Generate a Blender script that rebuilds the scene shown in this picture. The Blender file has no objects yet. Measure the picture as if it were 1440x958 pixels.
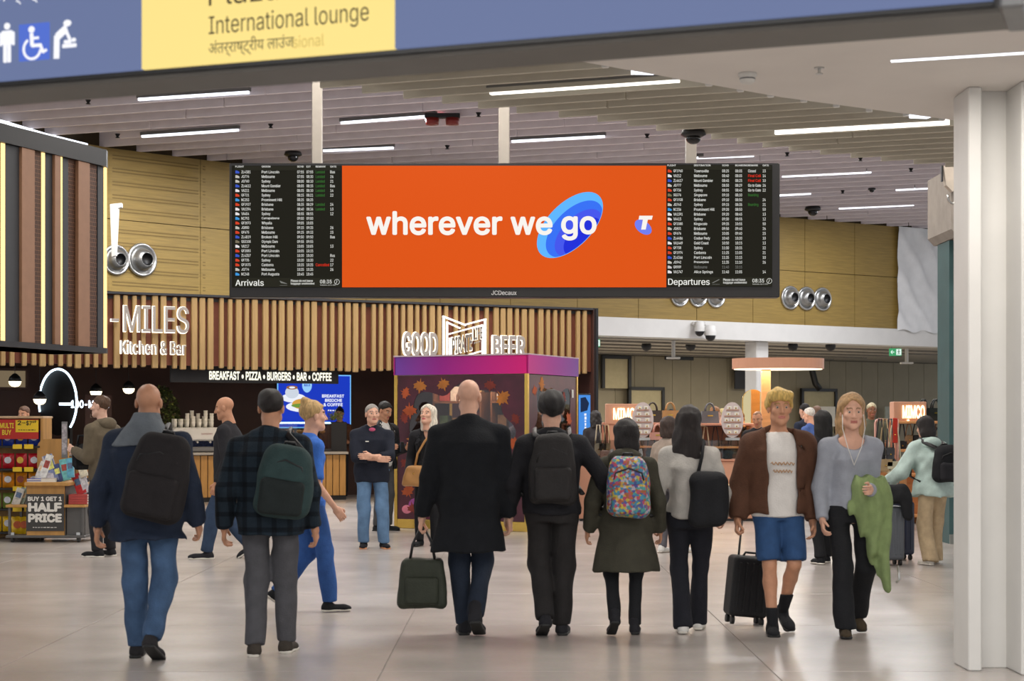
import bpy, bmesh, math, random
import numpy as np
from mathutils import Vector, Matrix

random.seed(7)
scene = bpy.context.scene
COL = scene.collection

# ------------------------------------------------------------------ camera
F, EYE, CX, HY = 2400.0, 1.52, 720.0, 597.0      # focal length in px of a 1440 px frame, eye height, principal column, horizon row
cam_d = bpy.data.cameras.new('camera')
cam_d.sensor_width = 36.0
cam_d.lens = 36.0 * F / 1440.0
cam_d.shift_y = (HY - 479.0) / 1440.0
cam_d.clip_end = 300
cam_d.dof.use_dof = True
cam_d.dof.focus_distance = 20.0
cam_d.dof.aperture_fstop = 4.2
cam = bpy.data.objects.new('camera', cam_d)
cam.location = (0, 0, EYE)
cam.rotation_euler = (math.pi / 2, 0, 0)
COL.objects.link(cam)
scene.camera = cam

# ------------------------------------------------------------------ world (soft daylight of the glazed hall behind), exposure
world = bpy.data.worlds.new('world')
scene.world = world
world.use_nodes = True
bg = world.node_tree.nodes['Background']
bg.inputs[0].default_value = (0.93, 0.96, 1.0, 1)
bg.inputs[1].default_value = 1.0
scene.view_settings.view_transform = 'Standard'
scene.view_settings.look = 'None'
scene.view_settings.gamma = 1.0
scene.view_settings.use_curve_mapping = False
scene.view_settings.exposure = 0.0

def area_light(name, loc, sx, sy, power, col=(1, 0.93, 0.84), rz=0.0):
    l = bpy.data.lights.new(name, 'AREA')
    l.shape = 'RECTANGLE'; l.size = sx; l.size_y = sy; l.energy = power; l.color = col
    o = bpy.data.objects.new(name, l); o.location = loc; o.rotation_euler = (0, 0, rz)
    COL.objects.link(o)
    return o

# ------------------------------------------------------------------ pixel -> world
def P(x, y, d): return Vector(((x - CX) / F * d, d, EYE + (HY - y) / F * d))
def G(x, y):
    d = EYE * F / (y - HY)
    return Vector(((x - CX) / F * d, d, 0.0))
def hit(x, y, p0, n):
    r = Vector(((x - CX) / F, 1.0, (HY - y) / F)); c = Vector((0, 0, EYE))
    t = (Vector(p0) - c).dot(n) / r.dot(n)
    return c + r * t

# ------------------------------------------------------------------ materials
def lin(c):
    if isinstance(c, str):
        c = tuple(int(c[i:i + 2], 16) / 255 for i in (0, 2, 4))
    else:
        c = tuple(v / 255 for v in c)
    return tuple((v / 12.92 if v <= 0.04045 else ((v + 0.055) / 1.055) ** 2.4) for v in c)

MATS = {}
def mat(name, col, rough=0.6, metal=0.0, emit=None, es=0.0, var=0.12, scale=8.0, bump=0.0, bscale=60.0, spec=0.5,
        stretch=(1, 1, 1), alpha=1.0, trans=0.0, coat=0.0):
    """principled material whose colour is broken up by a noise node"""
    if name in MATS: return MATS[name]
    m = bpy.data.materials.new(name); m.use_nodes = True
    nt = m.node_tree; b = nt.nodes['Principled BSDF']
    c = lin(col)
    b.inputs['Roughness'].default_value = rough
    b.inputs['Metallic'].default_value = metal
    b.inputs['Specular IOR Level'].default_value = spec
    b.inputs['Alpha'].default_value = alpha
    b.inputs['Transmission Weight'].default_value = trans
    b.inputs['Coat Weight'].default_value = coat
    b.inputs['Base Color'].default_value = (*c, 1)
    if var > 0 or bump > 0:
        tc = nt.nodes.new('ShaderNodeTexCoord'); mp = nt.nodes.new('ShaderNodeMapping')
        mp.inputs['Scale'].default_value = stretch
        nt.links.new(tc.outputs['Object'], mp.inputs['Vector'])
    if var > 0:
        no = nt.nodes.new('ShaderNodeTexNoise'); no.inputs['Scale'].default_value = scale; no.inputs['Detail'].default_value = 3
        nt.links.new(mp.outputs[0], no.inputs['Vector'])
        cr = nt.nodes.new('ShaderNodeValToRGB')
        cr.color_ramp.elements[0].position = 0.3; cr.color_ramp.elements[1].position = 0.7
        cr.color_ramp.elements[0].color = (*[v * (1 - var) for v in c], 1)
        cr.color_ramp.elements[1].color = (*[min(1, v * (1 + var)) for v in c], 1)
        nt.links.new(no.outputs['Fac'], cr.inputs[0]); nt.links.new(cr.outputs[0], b.inputs['Base Color'])
    if bump > 0:
        n2 = nt.nodes.new('ShaderNodeTexNoise'); n2.inputs['Scale'].default_value = bscale; n2.inputs['Detail'].default_value = 4
        nt.links.new(mp.outputs[0], n2.inputs['Vector'])
        bp = nt.nodes.new('ShaderNodeBump'); bp.inputs['Strength'].default_value = bump; bp.inputs['Distance'].default_value = 0.02
        nt.links.new(n2.outputs['Fac'], bp.inputs['Height']); nt.links.new(bp.outputs[0], b.inputs['Normal'])
    if emit is not None:
        b.inputs['Emission Color'].default_value = (*lin(emit), 1)
        b.inputs['Emission Strength'].default_value = es
    MATS[name] = m
    return m

def glow(name, col, es=1.0):
    """self-lit surface: screens, lamp covers, lit letters"""
    if name in MATS: return MATS[name]
    m = bpy.data.materials.new(name); m.use_nodes = True
    b = m.node_tree.nodes['Principled BSDF']
    b.inputs['Base Color'].default_value = (*[v * 0.06 for v in lin(col)], 1)
    b.inputs['Roughness'].default_value = 0.5
    b.inputs['Specular IOR Level'].default_value = 0.1
    b.inputs['Emission Color'].default_value = (*lin(col), 1)
    b.inputs['Emission Strength'].default_value = es
    MATS[name] = m
    return m

def glass(name, col=(255, 255, 255), tint=0.85, rough=0.02):
    """thin see-through pane: transparent mixed with a little gloss"""
    if name in MATS: return MATS[name]
    m = bpy.data.materials.new(name); m.use_nodes = True
    nt = m.node_tree; nt.nodes.clear()
    out = nt.nodes.new('ShaderNodeOutputMaterial'); mx = nt.nodes.new('ShaderNodeMixShader')
    tr = nt.nodes.new('ShaderNodeBsdfTransparent'); gl = nt.nodes.new('ShaderNodeBsdfGlossy'); fr = nt.nodes.new('ShaderNodeFresnel')
    tr.inputs[0].default_value = (*[v * tint for v in lin(col)], 1); gl.inputs['Roughness'].default_value = rough
    fr.inputs[0].default_value = 1.5
    nt.links.new(fr.outputs[0], mx.inputs[0]); nt.links.new(tr.outputs[0], mx.inputs[1]); nt.links.new(gl.outputs[0], mx.inputs[2])
    nt.links.new(mx.outputs[0], out.inputs[0])
    MATS[name] = m
    return m

# ------------------------------------------------------------------ mesh builder
class MB:
    def __init__(s): s.v = []; s.f = []; s.m = []; s.sm = []
    def add(s, vs, fs, mi=0, smooth=False):
        o = len(s.v); s.v.extend([tuple(v) for v in vs]); s.f.extend([tuple(i + o for i in f) for f in fs])
        s.m.extend([mi] * len(fs)); s.sm.extend([smooth] * len(fs)); return s
    def box(s, c, d, mi=0, rz=0.0, M=None, ch=0.0):
        x, y, z = [q / 2 for q in d]
        if ch > 0:
            return s.cbox(c, d, ch, mi, rz, M)
        vs = [Vector((sx * x, sy * y, sz * z)) for sz in (-1, 1) for sx, sy in ((-1, -1), (1, -1), (1, 1), (-1, 1))]
        R = M or Matrix.Rotation(rz, 3, 'Z')
        vs = [R @ v + Vector(c) for v in vs]
        return s.add(vs, [(0, 3, 2, 1), (4, 5, 6, 7), (0, 1, 5, 4), (1, 2, 6, 5), (2, 3, 7, 6), (3, 0, 4, 7)], mi)
    def cbox(s, c, d, ch, mi=0, rz=0.0, M=None):
        """box with chamfered vertical and horizontal edges"""
        x, y, z = [q / 2 for q in d]; ch = min(ch, x * .9, y * .9, z * .9)
        def ring(a, b, zz):
            return [(-a, -b + ch, zz), (-a + ch, -b, zz), (a - ch, -b, zz), (a, -b + ch, zz), (a, b - ch, zz), (a - ch, b, zz), (-a + ch, b, zz), (-a, b - ch, zz)]
        rs = [ring(x - ch, y - ch, -z), ring(x, y, -z + ch), ring(x, y, z - ch), ring(x - ch, y - ch, z)]
        R = M or Matrix.Rotation(rz, 3, 'Z')
        vs = [R @ Vector(v) + Vector(c) for r in rs for v in r]
        fs = [tuple(reversed(range(8))), tuple(range(24, 32))]
        for k in range(3):
            for i in range(8):
                j = (i + 1) % 8
                fs.append((k * 8 + i, k * 8 + j, k * 8 + 8 + j, k * 8 + 8 + i))
        return s.add(vs, fs, mi)
    def cyl(s, a, b, r1, r2=None, n=12, mi=0, smooth=True, caps=True):
        r2 = r1 if r2 is None else r2
        a = Vector(a); b = Vector(b); w = (b - a)
        if w.length < 1e-9: return s
        w.normalize()
        u = w.orthogonal().normalized(); t = w.cross(u)
        vs = []
        for p, r in ((a, r1), (b, r2)):
            for i in range(n):
                q = 2 * math.pi * i / n
                vs.append(p + u * (r * math.cos(q)) + t * (r * math.sin(q)))
        s.add(vs, [(i, (i + 1) % n, n + (i + 1) % n, n + i) for i in range(n)], mi, smooth)
        if caps:
            s.add(vs, [tuple(reversed(range(n))), tuple(range(n, 2 * n))], mi, False)
        return s
    def tube(s, pts, r, n=8, mi=0, flat=1.0):
        pts = [Vector(p) for p in pts]; vs = []; u0 = None
        for k, p in enumerate(pts):
            w = (pts[min(k + 1, len(pts) - 1)] - pts[max(k - 1, 0)]).normalized()
            if u0 is None: u0 = w.orthogonal().normalized()
            u0 = (u0 - w * u0.dot(w)).normalized(); t = w.cross(u0)
            rr = r[k] if isinstance(r, (list, tuple)) else r
            for i in range(n):
                q = 2 * math.pi * i / n
                vs.append(p + u0 * (rr * math.cos(q)) + t * (rr * flat * math.sin(q)))
        fs = [(k * n + i, k * n + (i + 1) % n, (k + 1) * n + (i + 1) % n, (k + 1) * n + i) for k in range(len(pts) - 1) for i in range(n)]
        fs += [tuple(reversed(range(n))), tuple(range((len(pts) - 1) * n, len(pts) * n))]
        return s.add(vs, fs, mi, True)
    def lathe(s, prof, c=(0, 0, 0), n=20, mi=0, M=None, smooth=True):
        """prof: (radius, height) pairs turned about the local z axis"""
        R = M or Matrix.Identity(3); vs = []
        for r, z in prof:
            for i in range(n):
                q = 2 * math.pi * i / n
                vs.append(R @ Vector((r * math.cos(q), r * math.sin(q), z)) + Vector(c))
        fs = [(k * n + i, k * n + (i + 1) % n, (k + 1) * n + (i + 1) % n, (k + 1) * n + i) for k in range(len(prof) - 1) for i in range(n)]
        return s.add(vs, fs, mi, smooth)
    def ball(s, c, r, n=12, mi=0, M=None):
        rx, ry, rz = r if isinstance(r, (tuple, list)) else (r, r, r)
        R = M or Matrix.Identity(3); vs = []; m = max(6, n // 2 + 2)
        for k in range(m + 1):
            th = math.pi * k / m
            for i in range(n):
                q = 2 * math.pi * i / n
                vs.append(R @ Vector((rx * math.sin(th) * math.cos(q), ry * math.sin(th) * math.sin(q), -rz * math.cos(th))) + Vector(c))
        fs = [(k * n + i, k * n + (i + 1) % n, (k + 1) * n + (i + 1) % n, (k + 1) * n + i) for k in range(m) for i in range(n)]
        return s.add(vs, fs, mi, True)
    def prism(s, poly, axis_o, ax, ay, az, depth, mi=0):
        """2-D polygon in the frame (ax, ay) at axis_o pushed along az by depth"""
        o = Vector(axis_o); ax = Vector(ax); ay = Vector(ay); az = Vector(az); n = len(poly)
        vs = [o + ax * p[0] + ay * p[1] for p in poly] + [o + ax * p[0] + ay * p[1] + az * depth for p in poly]
        fs = [tuple(reversed(range(n))), tuple(range(n, 2 * n))] + [(i, (i + 1) % n, n + (i + 1) % n, n + i) for i in range(n)]
        return s.add(vs, fs, mi)
    def slab(s, poly, z0, z1, mi=0):
        return s.prism(poly, (0, 0, z0), (1, 0, 0), (0, 1, 0), (0, 0, 1), z1 - z0, mi)
    def mesh(s, name):
        me = bpy.data.meshes.new(name); me.from_pydata(s.v, [], s.f)
        me.polygons.foreach_set('material_index', s.m); me.polygons.foreach_set('use_smooth', s.sm)
        me.update(); return me
    def build(s, name, mats, parent=None, fixn=False, loc=None):
        me = s.mesh(name)
        if fixn:
            bm = bmesh.new(); bm.from_mesh(me); bmesh.ops.recalc_face_normals(bm, faces=bm.faces); bm.to_mesh(me); bm.free()
        return obj(name, me, mats, parent)

def obj(name, me, mats, parent=None):
    if not isinstance(mats, (list, tuple)): mats = [mats]
    if me is not None and len(me.materials) == 0:
        for m in mats: me.materials.append(m)
    o = bpy.data.objects.new(name, me); COL.objects.link(o)
    if parent is not None: o.parent = parent
    return o
def tag(o, label, cat, group=None, kind=None):
    o['label'] = label; o['category'] = cat
    if group: o['group'] = group
    if kind: o['kind'] = kind
    return o
def thing(name, label, cat, loc=(0, 0, 0), rz=0.0, group=None, kind=None):
    o = bpy.data.objects.new(name, None); COL.objects.link(o); o.empty_display_size = 0.1
    o.location = loc; o.rotation_euler = (0, 0, rz)
    return tag(o, label, cat, group, kind)
def copy_tree(o, parent=None):
    c = o.copy(); COL.objects.link(c)
    if parent is not None: c.parent = parent
    for ch in list(o.children): copy_tree(ch, c)
    return c

# ------------------------------------------------------------------ lettering
_TXT = {}
FONT = None
try:      # the interface font that ships inside Blender; the built-in one if it is not there
    import os
    _fp = os.path.join(bpy.utils.system_resource('DATAFILES'), 'fonts', 'Inter.woff2')
    if os.path.exists(_fp): FONT = bpy.data.fonts.load(_fp)
except Exception:
    FONT = None
def text_geo(s, bold=0.0, res=2):
    """vertices (unit box 0..1) and faces of a word, plus its aspect"""
    k = (s, round(bold, 4), res)
    if k in _TXT: return _TXT[k]
    cu = bpy.data.curves.new('lettering', 'FONT'); cu.body = s; cu.resolution_u = res; cu.offset = 0.0; cu.size = 1.0
    if FONT is not None and all(ord(ch) < 9000 and not 0x900 <= ord(ch) < 0x980 for ch in s): cu.font = FONT
    cu.dimensions = '2D'; cu.fill_mode = 'NONE'
    o = bpy.data.objects.new('lettering', cu)
    me = bpy.data.meshes.new_from_object(o)
    v = np.empty(len(me.vertices) * 3, np.float32); me.vertices.foreach_get('co', v); v = v.reshape(-1, 3)
    nb = {}
    for e in me.edges:
        a, b = e.vertices; nb.setdefault(a, []).append(b); nb.setdefault(b, []).append(a)
    bpy.data.objects.remove(o); bpy.data.curves.remove(cu); bpy.data.meshes.remove(me)
    # outlines -> closed loops; every outer loop is filled on its own with the holes lying in it
    seen = set(); loops = []
    for a in range(len(v)):
        if a in seen or a not in nb: continue
        lp = [a]; seen.add(a); c = a
        while True:
            nx = [q for q in nb[c] if q not in seen]
            if not nx: break
            c = nx[0]; seen.add(c); lp.append(c)
        if len(lp) > 2:
            if lp[1] != (lp[0] + 1) and lp[0] + 1 in lp and lp[-1] == lp[0] + 1: lp = [lp[0]] + lp[:0:-1]
            loops.append(lp)
    def area(lp):
        x, y = v[lp, 0], v[lp, 1]; return .5 * float(np.sum(x * np.roll(y, -1) - np.roll(x, -1) * y))
    def inside(pt, lp):
        x, y = pt; r = False
        for i in range(len(lp)):
            x1, y1 = v[lp[i], :2]; x2, y2 = v[lp[i - 1], :2]
            if (y1 > y) != (y2 > y) and x < (x2 - x1) * (y - y1) / (y2 - y1) + x1: r = not r
        return r
    ars = [area(lp) for lp in loops]
    sgn_ = 1 if sum(q for q in ars) > 0 else -1
    outer = [i for i, q in enumerate(ars) if q * sgn_ > 0]; holes = [i for i, q in enumerate(ars) if q * sgn_ <= 0]
    fs = []; extra = []
    def crosses(lp, where=False):
        n = len(lp); A = v[lp, :2].astype(float); B = np.roll(A, -1, 0); d = B - A
        r = A[None] - A[:, None]; den = d[:, None, 0] * d[None, :, 1] - d[:, None, 1] * d[None, :, 0]
        with np.errstate(all='ignore'):
            t = (r[..., 0] * d[None, :, 1] - r[..., 1] * d[None, :, 0]) / den; u = (r[..., 0] * d[:, None, 1] - r[..., 1] * d[:, None, 0]) / den
        k_ = (np.abs(den) > 1e-9) & (t > 1e-3) & (t < .999) & (u > 1e-3) & (u < .999)
        if where: i, j = np.nonzero(k_); return (A[i, 1] + d[i, 1] * t[i, j]).tolist()
        return bool(k_.any())
    from mathutils.geometry import tessellate_polygon
    for oi in outer:
        polys = [loops[oi]] + [loops[h] for h in holes if abs(ars[h]) < abs(ars[oi]) and inside(v[loops[h][0], :2], loops[oi])]
        flat = [i for lp in polys for i in lp]
        if crosses(loops[oi]):
            # a stroke that runs over itself: fill it in level slabs by winding number
            E = np.array([(v[lp[i], 0], v[lp[i], 1], v[lp[(i + 1) % len(lp)], 0], v[lp[(i + 1) % len(lp)], 1]) for lp in polys for i in range(len(lp))])
            ys = sorted(set(np.round(E[:, 1], 4)) | set(np.round(crosses(loops[oi], True), 4)))
            for y0, y1 in zip(ys[:-1], ys[1:]):
                if y1 - y0 < 1e-4: continue
                ym = (y0 + y1) / 2; m = (E[:, 1] > ym) != (E[:, 3] > ym); q = E[m]
                if not len(q): continue
                xa = lambda y: q[:, 0] + (q[:, 2] - q[:, 0]) * (y - q[:, 1]) / (q[:, 3] - q[:, 1])
                xm, xl, xh = xa(ym), xa(y0), xa(y1); w_ = 0
                od = np.argsort(xm)
                for j in range(len(od)):
                    was = w_; w_ += 1 if q[od[j], 3] > q[od[j], 1] else -1
                    if was == 0 and w_ != 0: st = od[j]
                    if was != 0 and w_ == 0:
                        n_ = len(v) + len(extra)
                        extra += [(xl[st], y0, 0), (xl[od[j]], y0, 0), (xh[od[j]], y1, 0), (xh[st], y1, 0)]; fs.append((n_, n_ + 1, n_ + 2, n_ + 3))
            continue
        for t in tessellate_polygon([[Vector((float(v[i, 0]), float(v[i, 1]), 0)) for i in lp] for lp in polys]):
            f_ = tuple(flat[i] for i in t)
            q = (v[f_[1]] - v[f_[0]], v[f_[2]] - v[f_[0]])
            fs.append(f_ if q[0][0] * q[1][1] - q[0][1] * q[1][0] > 0 else (f_[0], f_[2], f_[1]))
        v[loops[oi], 2] = outer.index(oi) % 3 * .4
    if extra: v = np.concatenate([v, np.array(extra, np.float32)])
    if bold > 0 and len(v):       # heavier weight: the same outlines laid over each other with small shifts
        nsh = 8 if bold >= .02 else 2
        sh = [(bold * math.cos(2 * math.pi * i / nsh), bold * math.sin(2 * math.pi * i / nsh), 0) for i in range(nsh)]
        n0 = len(v); v = np.concatenate([v + np.array((q[0], q[1], j), np.float32) for j, q in enumerate(sh)]); fs = [tuple(i + j * n0 for i in f) for j in range(nsh) for f in fs]
    if len(v) == 0: _TXT[k] = (v, fs, 1.0); return _TXT[k]
    lo = v.min(0); hi = v.max(0); sz = np.maximum(hi - lo, 1e-6)
    _TXT[k] = (np.concatenate([(v[:, :2] - lo[:2]) / sz[:2], v[:, 2:]], 1), fs, sz[0] / sz[1])
    return _TXT[k]
def text_on(mb, s, o, ax, ay, w, h, mi=0, bold=0.0, depth=0.0, res=2, shear=0.0):
    """fit the word s to the box w x h whose lower-left corner is o; ax, ay unit vectors; depth extrudes backwards"""
    v, fs, asp = text_geo(s, bold, res)
    if w is None: w = h * asp
    o = Vector(o); ax = Vector(ax); ay = Vector(ay)
    az_ = ax.cross(ay) * .0003
    vs = [o + ax * (float(p[0]) * w + shear * float(p[1]) * h) + ay * (float(p[1]) * h) + az_ * float(p[2]) for p in v]
    mb.add(vs, fs, mi)
    if depth > 0:
        az = ax.cross(ay)
        edges = {}
        for f in fs:
            for i in range(len(f)):
                a, b = f[i], f[(i + 1) % len(f)]
                edges[(a, b)] = edges.get((a, b), 0) + 1
        rim = [(a, b) for (a, b) in edges if (b, a) not in edges]
        n = len(vs)
        mb.add(vs + [p - az * depth for p in vs], [(a, a + n, b + n, b) for a, b in rim], mi)
    return w
def ellipse(cx, cy, rx, ry, n=40, rot=0.0):
    c, s = math.cos(rot), math.sin(rot)
    return [(cx + rx * math.cos(t) * c - ry * math.sin(t) * s, cy + rx * math.cos(t) * s + ry * math.sin(t) * c) for t in [2 * math.pi * i / n for i in range(n)]]
def rrect(x0, y0, x1, y1, r, n=5):
    pts = []
    for cx, cy, a0 in ((x1 - r, y1 - r, 0), (x0 + r, y1 - r, 90), (x0 + r, y0 + r, 180), (x1 - r, y0 + r, 270)):
        for k in range(n + 1):
            a = math.radians(a0 + 90 * k / n); pts.append((cx + r * math.cos(a), cy + r * math.sin(a)))
    return pts

def dashes(mb, o, ax, ay, w, h, n=7, mi=0, seed=1):
    """print too small to read in the photograph: a row of short flat strokes"""
    o, ax, ay = Vector(o), Vector(ax), Vector(ay); r = random.Random(seed); x = 0.0
    while x < w:
        l = min(w - x, w / n * r.uniform(.5, 1.2)); y0 = h * r.uniform(0, .15); y1 = h * r.uniform(.75, 1)
        mb.add([o + ax * x + ay * y0, o + ax * (x + l) + ay * y0, o + ax * (x + l) + ay * y1, o + ax * x + ay * y1], [(0, 1, 2, 3)], mi); x += l + w / n * .3
# ------------------------------------------------------------------ shared materials
M_white = mat('white paint', (214, 212, 208), 0.55, var=0.03, scale=3)
M_soffit = mat('soffit plaster', (222, 216, 210), 0.8, var=0.03, scale=2)
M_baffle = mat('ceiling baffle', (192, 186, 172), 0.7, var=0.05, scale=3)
M_bafflefar = mat('lilac-lit far baffle', (228, 220, 225), 0.7, var=0.05, scale=3)  # lilac light on the far ceiling is put into this base colour
M_black = mat('black metal', (20, 20, 22), 0.45, var=0.1)
M_dark = mat('charcoal', (38, 38, 41), 0.55, var=0.1)
M_grey = mat('mid grey metal', (120, 120, 120), 0.45, metal=0.3, var=0.08)
M_lamp = glow('lamp diffuser', (255, 250, 240), 2.2)
M_lampcool = glow('cool lamp diffuser', (240, 244, 255), 2.2)
M_timber = mat('bamboo panel', (140, 115, 56), 0.55, var=0.14, scale=2.2, stretch=(1, 1, 14), bump=0.05, bscale=30)
M_joint = mat('joint backing', (58, 46, 26), 0.9, var=0.1)  # dark backing that shows in the gaps between bamboo panels
M_chrome = mat('brushed metal', (190, 190, 188), 0.28, metal=0.9, var=0.06)

# ------------------------------------------------------------------ floor
def floor_mat():
    m = bpy.data.materials.new('polished stone'); m.use_nodes = True
    nt = m.node_tree; b = nt.nodes['Principled BSDF']
    ge = nt.nodes.new('ShaderNodeNewGeometry')
    n1 = nt.nodes.new('ShaderNodeTexNoise'); n1.inputs['Scale'].default_value = 0.9; n1.inputs['Detail'].default_value = 5
    cr = nt.nodes.new('ShaderNodeValToRGB')
    cr.color_ramp.elements[0].position = 0.25; cr.color_ramp.elements[1].position = 0.75
    cr.color_ramp.elements[0].color = (*lin((166, 158, 152)), 1); cr.color_ramp.elements[1].color = (*lin((190, 182, 176)), 1)
    n2 = nt.nodes.new('ShaderNodeTexNoise'); n2.inputs['Scale'].default_value = 30; n2.inputs['Detail'].default_value = 3
    mx = nt.nodes.new('ShaderNodeMixRGB'); mx.blend_type = 'MULTIPLY'; mx.inputs[0].default_value = 0.18
    n3 = nt.nodes.new('ShaderNodeTexNoise'); n3.inputs['Scale'].default_value = 2.0; n3.inputs['Detail'].default_value = 3
    mr = nt.nodes.new('ShaderNodeMapRange'); mr.inputs['To Min'].default_value = 0.17; mr.inputs['To Max'].default_value = 0.30
    for n in (n1, n2, n3): nt.links.new(ge.outputs['Position'], n.inputs['Vector'])
    nt.links.new(n1.outputs['Fac'], cr.inputs[0]); nt.links.new(cr.outputs[0], mx.inputs[1]); nt.links.new(n2.outputs['Color'], mx.inputs[2])
    nt.links.new(mx.outputs[0], b.inputs['Base Color']); nt.links.new(n3.outputs['Fac'], mr.inputs[0]); nt.links.new(mr.outputs[0], b.inputs['Roughness'])
    b.inputs['Specular IOR Level'].default_value = 0.6
    return m
M_floor = floor_mat()
fl = MB().box((0, 30, -0.12), (44, 70, 0.228)).build('floor', mat('floor bed', (120, 114, 108), 0.7))
tag(fl, 'pale polished stone floor of the terminal hall', 'floor', kind='structure')
S = 2.4
slab_me = MB().cbox((0, 0, -0.006), (S - 0.008, S - 0.008, 0.012), 0.002).mesh('floor_slab')
for i in range(-6, 7):
    for k in range(-6, 15):
        o = obj('floor_slab', slab_me, M_floor, fl); o.location = (i * S + 0.4, 17.7 + S / 2 + k * S, 0)

# ------------------------------------------------------------------ back wall: bamboo panels over a white beam
ZT, ZB0, ZB1 = 6.76, 3.61, 4.05
TOPY = [(-250, 120), (0, 172), (60, 190), (117, 204), (320, 230), (834, 283.3), (1097, 305.6), (1332, 325.6), (1500, 340)]
def wall_pt(x):
    y = np.interp(x, [a for a, b in TOPY], [b for a, b in TOPY])
    d = (ZT - EYE) * F / (HY - y)
    return Vector(((x - CX) / F * d, d, 0))
wn = Vector((0.5368, -0.8437, 0)); wd = Vector((0.8437, 0.5368, 0))
mb = MB()
xs = [-250, -100, 0, 60, 117, 200, 320, 834]
pts = [wall_pt(x) for x in xs]
for a, b in zip(pts[:-1], pts[1:]):
    n = Vector((b.y - a.y, a.x - b.x, 0)).normalized()
    q = [(a.x, a.y), (b.x, b.y), (b.x - n.x * .3, b.y - n.y * .3), (a.x - n.x * .3, a.y - n.y * .3)]
    mb.slab(q, 3.86, 7.1)
a, b = wall_pt(834), wall_pt(1500)
mb.slab([(a.x, a.y), (b.x, b.y), (b.x - wn.x * .3, b.y - wn.y * .3), (a.x - wn.x * .3, a.y - wn.y * .3)], ZB0 + 0.05, 7.1)
wb = mb.build('wall_back', M_joint, fixn=True)
tag(wb, 'back wall clad in golden bamboo panels behind the flight board', 'wall', kind='structure')
cols = [-250, -120, 20, 153, 280, 397, 513, 617, 716, 810, 896, 978, 1057, 1130, 1200, 1262]
for a_, b_ in zip(cols[:-1], cols[1:]):
    sub = [a_, b_] if a_ > 300 else [a_, (a_ + b_) / 2, b_]
    for z0, z1 in ((ZB1, 5.41), (5.425, ZT)):
        mb = MB(); top = []; bot = []
        ps = [wall_pt(x) for x in sub]
        e = (ps[-1] - ps[0]).normalized() * 0.008
        ps[0] = ps[0] + e; ps[-1] = ps[-1] - e
        n = Vector((ps[-1].y - ps[0].y, ps[0].x - ps[-1].x, 0)).normalized()
        q = [(p.x, p.y) for p in ps] + [(p.x + n.x * .05, p.y + n.y * .05) for p in reversed(ps)]
        mb.slab(q, z0, z1)
        mb.build('timber_panel', M_timber, wb, fixn=True)
# perforation rows on the panels near the corner: thin dark grooves
M_groove = mat('perforation rows', (112, 90, 42), 0.7, var=0.2, scale=120)
for x0, x1 in ((30, 150), (156, 277), (283, 394)):
    for k in range(5):
        for zz in (4.9 + k * .0, ):
            pass
for x0, x1 in ((120, 151), (156, 277), (283, 322)):
    for k, zz in enumerate([4.2, 4.45, 4.7, 4.95, 5.2, 5.6, 5.85, 6.1, 6.35, 6.6]):
        pa, pb = wall_pt(x0), wall_pt(x1); n = Vector((pb.y - pa.y, pa.x - pb.x, 0)).normalized()
        mb = MB()
        for dz in (-.03, .03):
            ca = pa + n * .051; cb = pb + n * .051
            mb.slab([(ca.x, ca.y), (cb.x, cb.y), (cb.x + n.x * .003, cb.y + n.y * .003), (ca.x + n.x * .003, ca.y + n.y * .003)], zz + dz - .012, zz + dz + .012)
        mb.build('perforation_row', M_groove, wb, fixn=True)
# white beam
a, b = wall_pt(834), wall_pt(1500)
mb = MB(); o1 = wn * 0.12; o2 = -wn * 0.5
mb.slab([(a.x + o1.x, a.y + o1.y), (b.x + o1.x, b.y + o1.y), (b.x + o2.x, b.y + o2.y), (a.x + o2.x, a.y + o2.y)], ZB0, ZB1)
tag(mb.build('trim_1', M_white, fixn=True), 'long white beam under the bamboo panels above the bag shop', 'beam', kind='structure')
# plastic sheet over the unfinished panels at the right end
a, b = wall_pt(1257), wall_pt(1340); nx, nz = 26, 40
vs = []; rs = random.Random(3)
for k in range(nz + 1):
    for i in range(nx + 1):
        p = a.lerp(b, i / nx); z = 4.0 + (ZT - 4.0) * k / nz
        w = 0.13 + 0.012 * math.sin(i * .9 + k * .25) + 0.018 * math.sin(i * .35 - k * .3) + rs.uniform(-.004, .004) + 0.05 * abs(math.sin((i + k * .6) * .33)) ** 6
        q = p + wn * w; vs.append((q.x, q.y, z + (0.04 * math.sin(i * .7) if k == 0 else 0)))
mb = MB().add(vs, [(k * (nx + 1) + i, k * (nx + 1) + i + 1, (k + 1) * (nx + 1) + i + 1, (k + 1) * (nx + 1) + i) for k in range(nz) for i in range(nx)], 0, True)
tag(mb.build('plastic_sheet', mat('white plastic sheet', (222, 222, 222), 0.35, var=0.05, scale=4)), 'crumpled white plastic sheet covering the far end of the bamboo wall', 'sheet')

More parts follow.
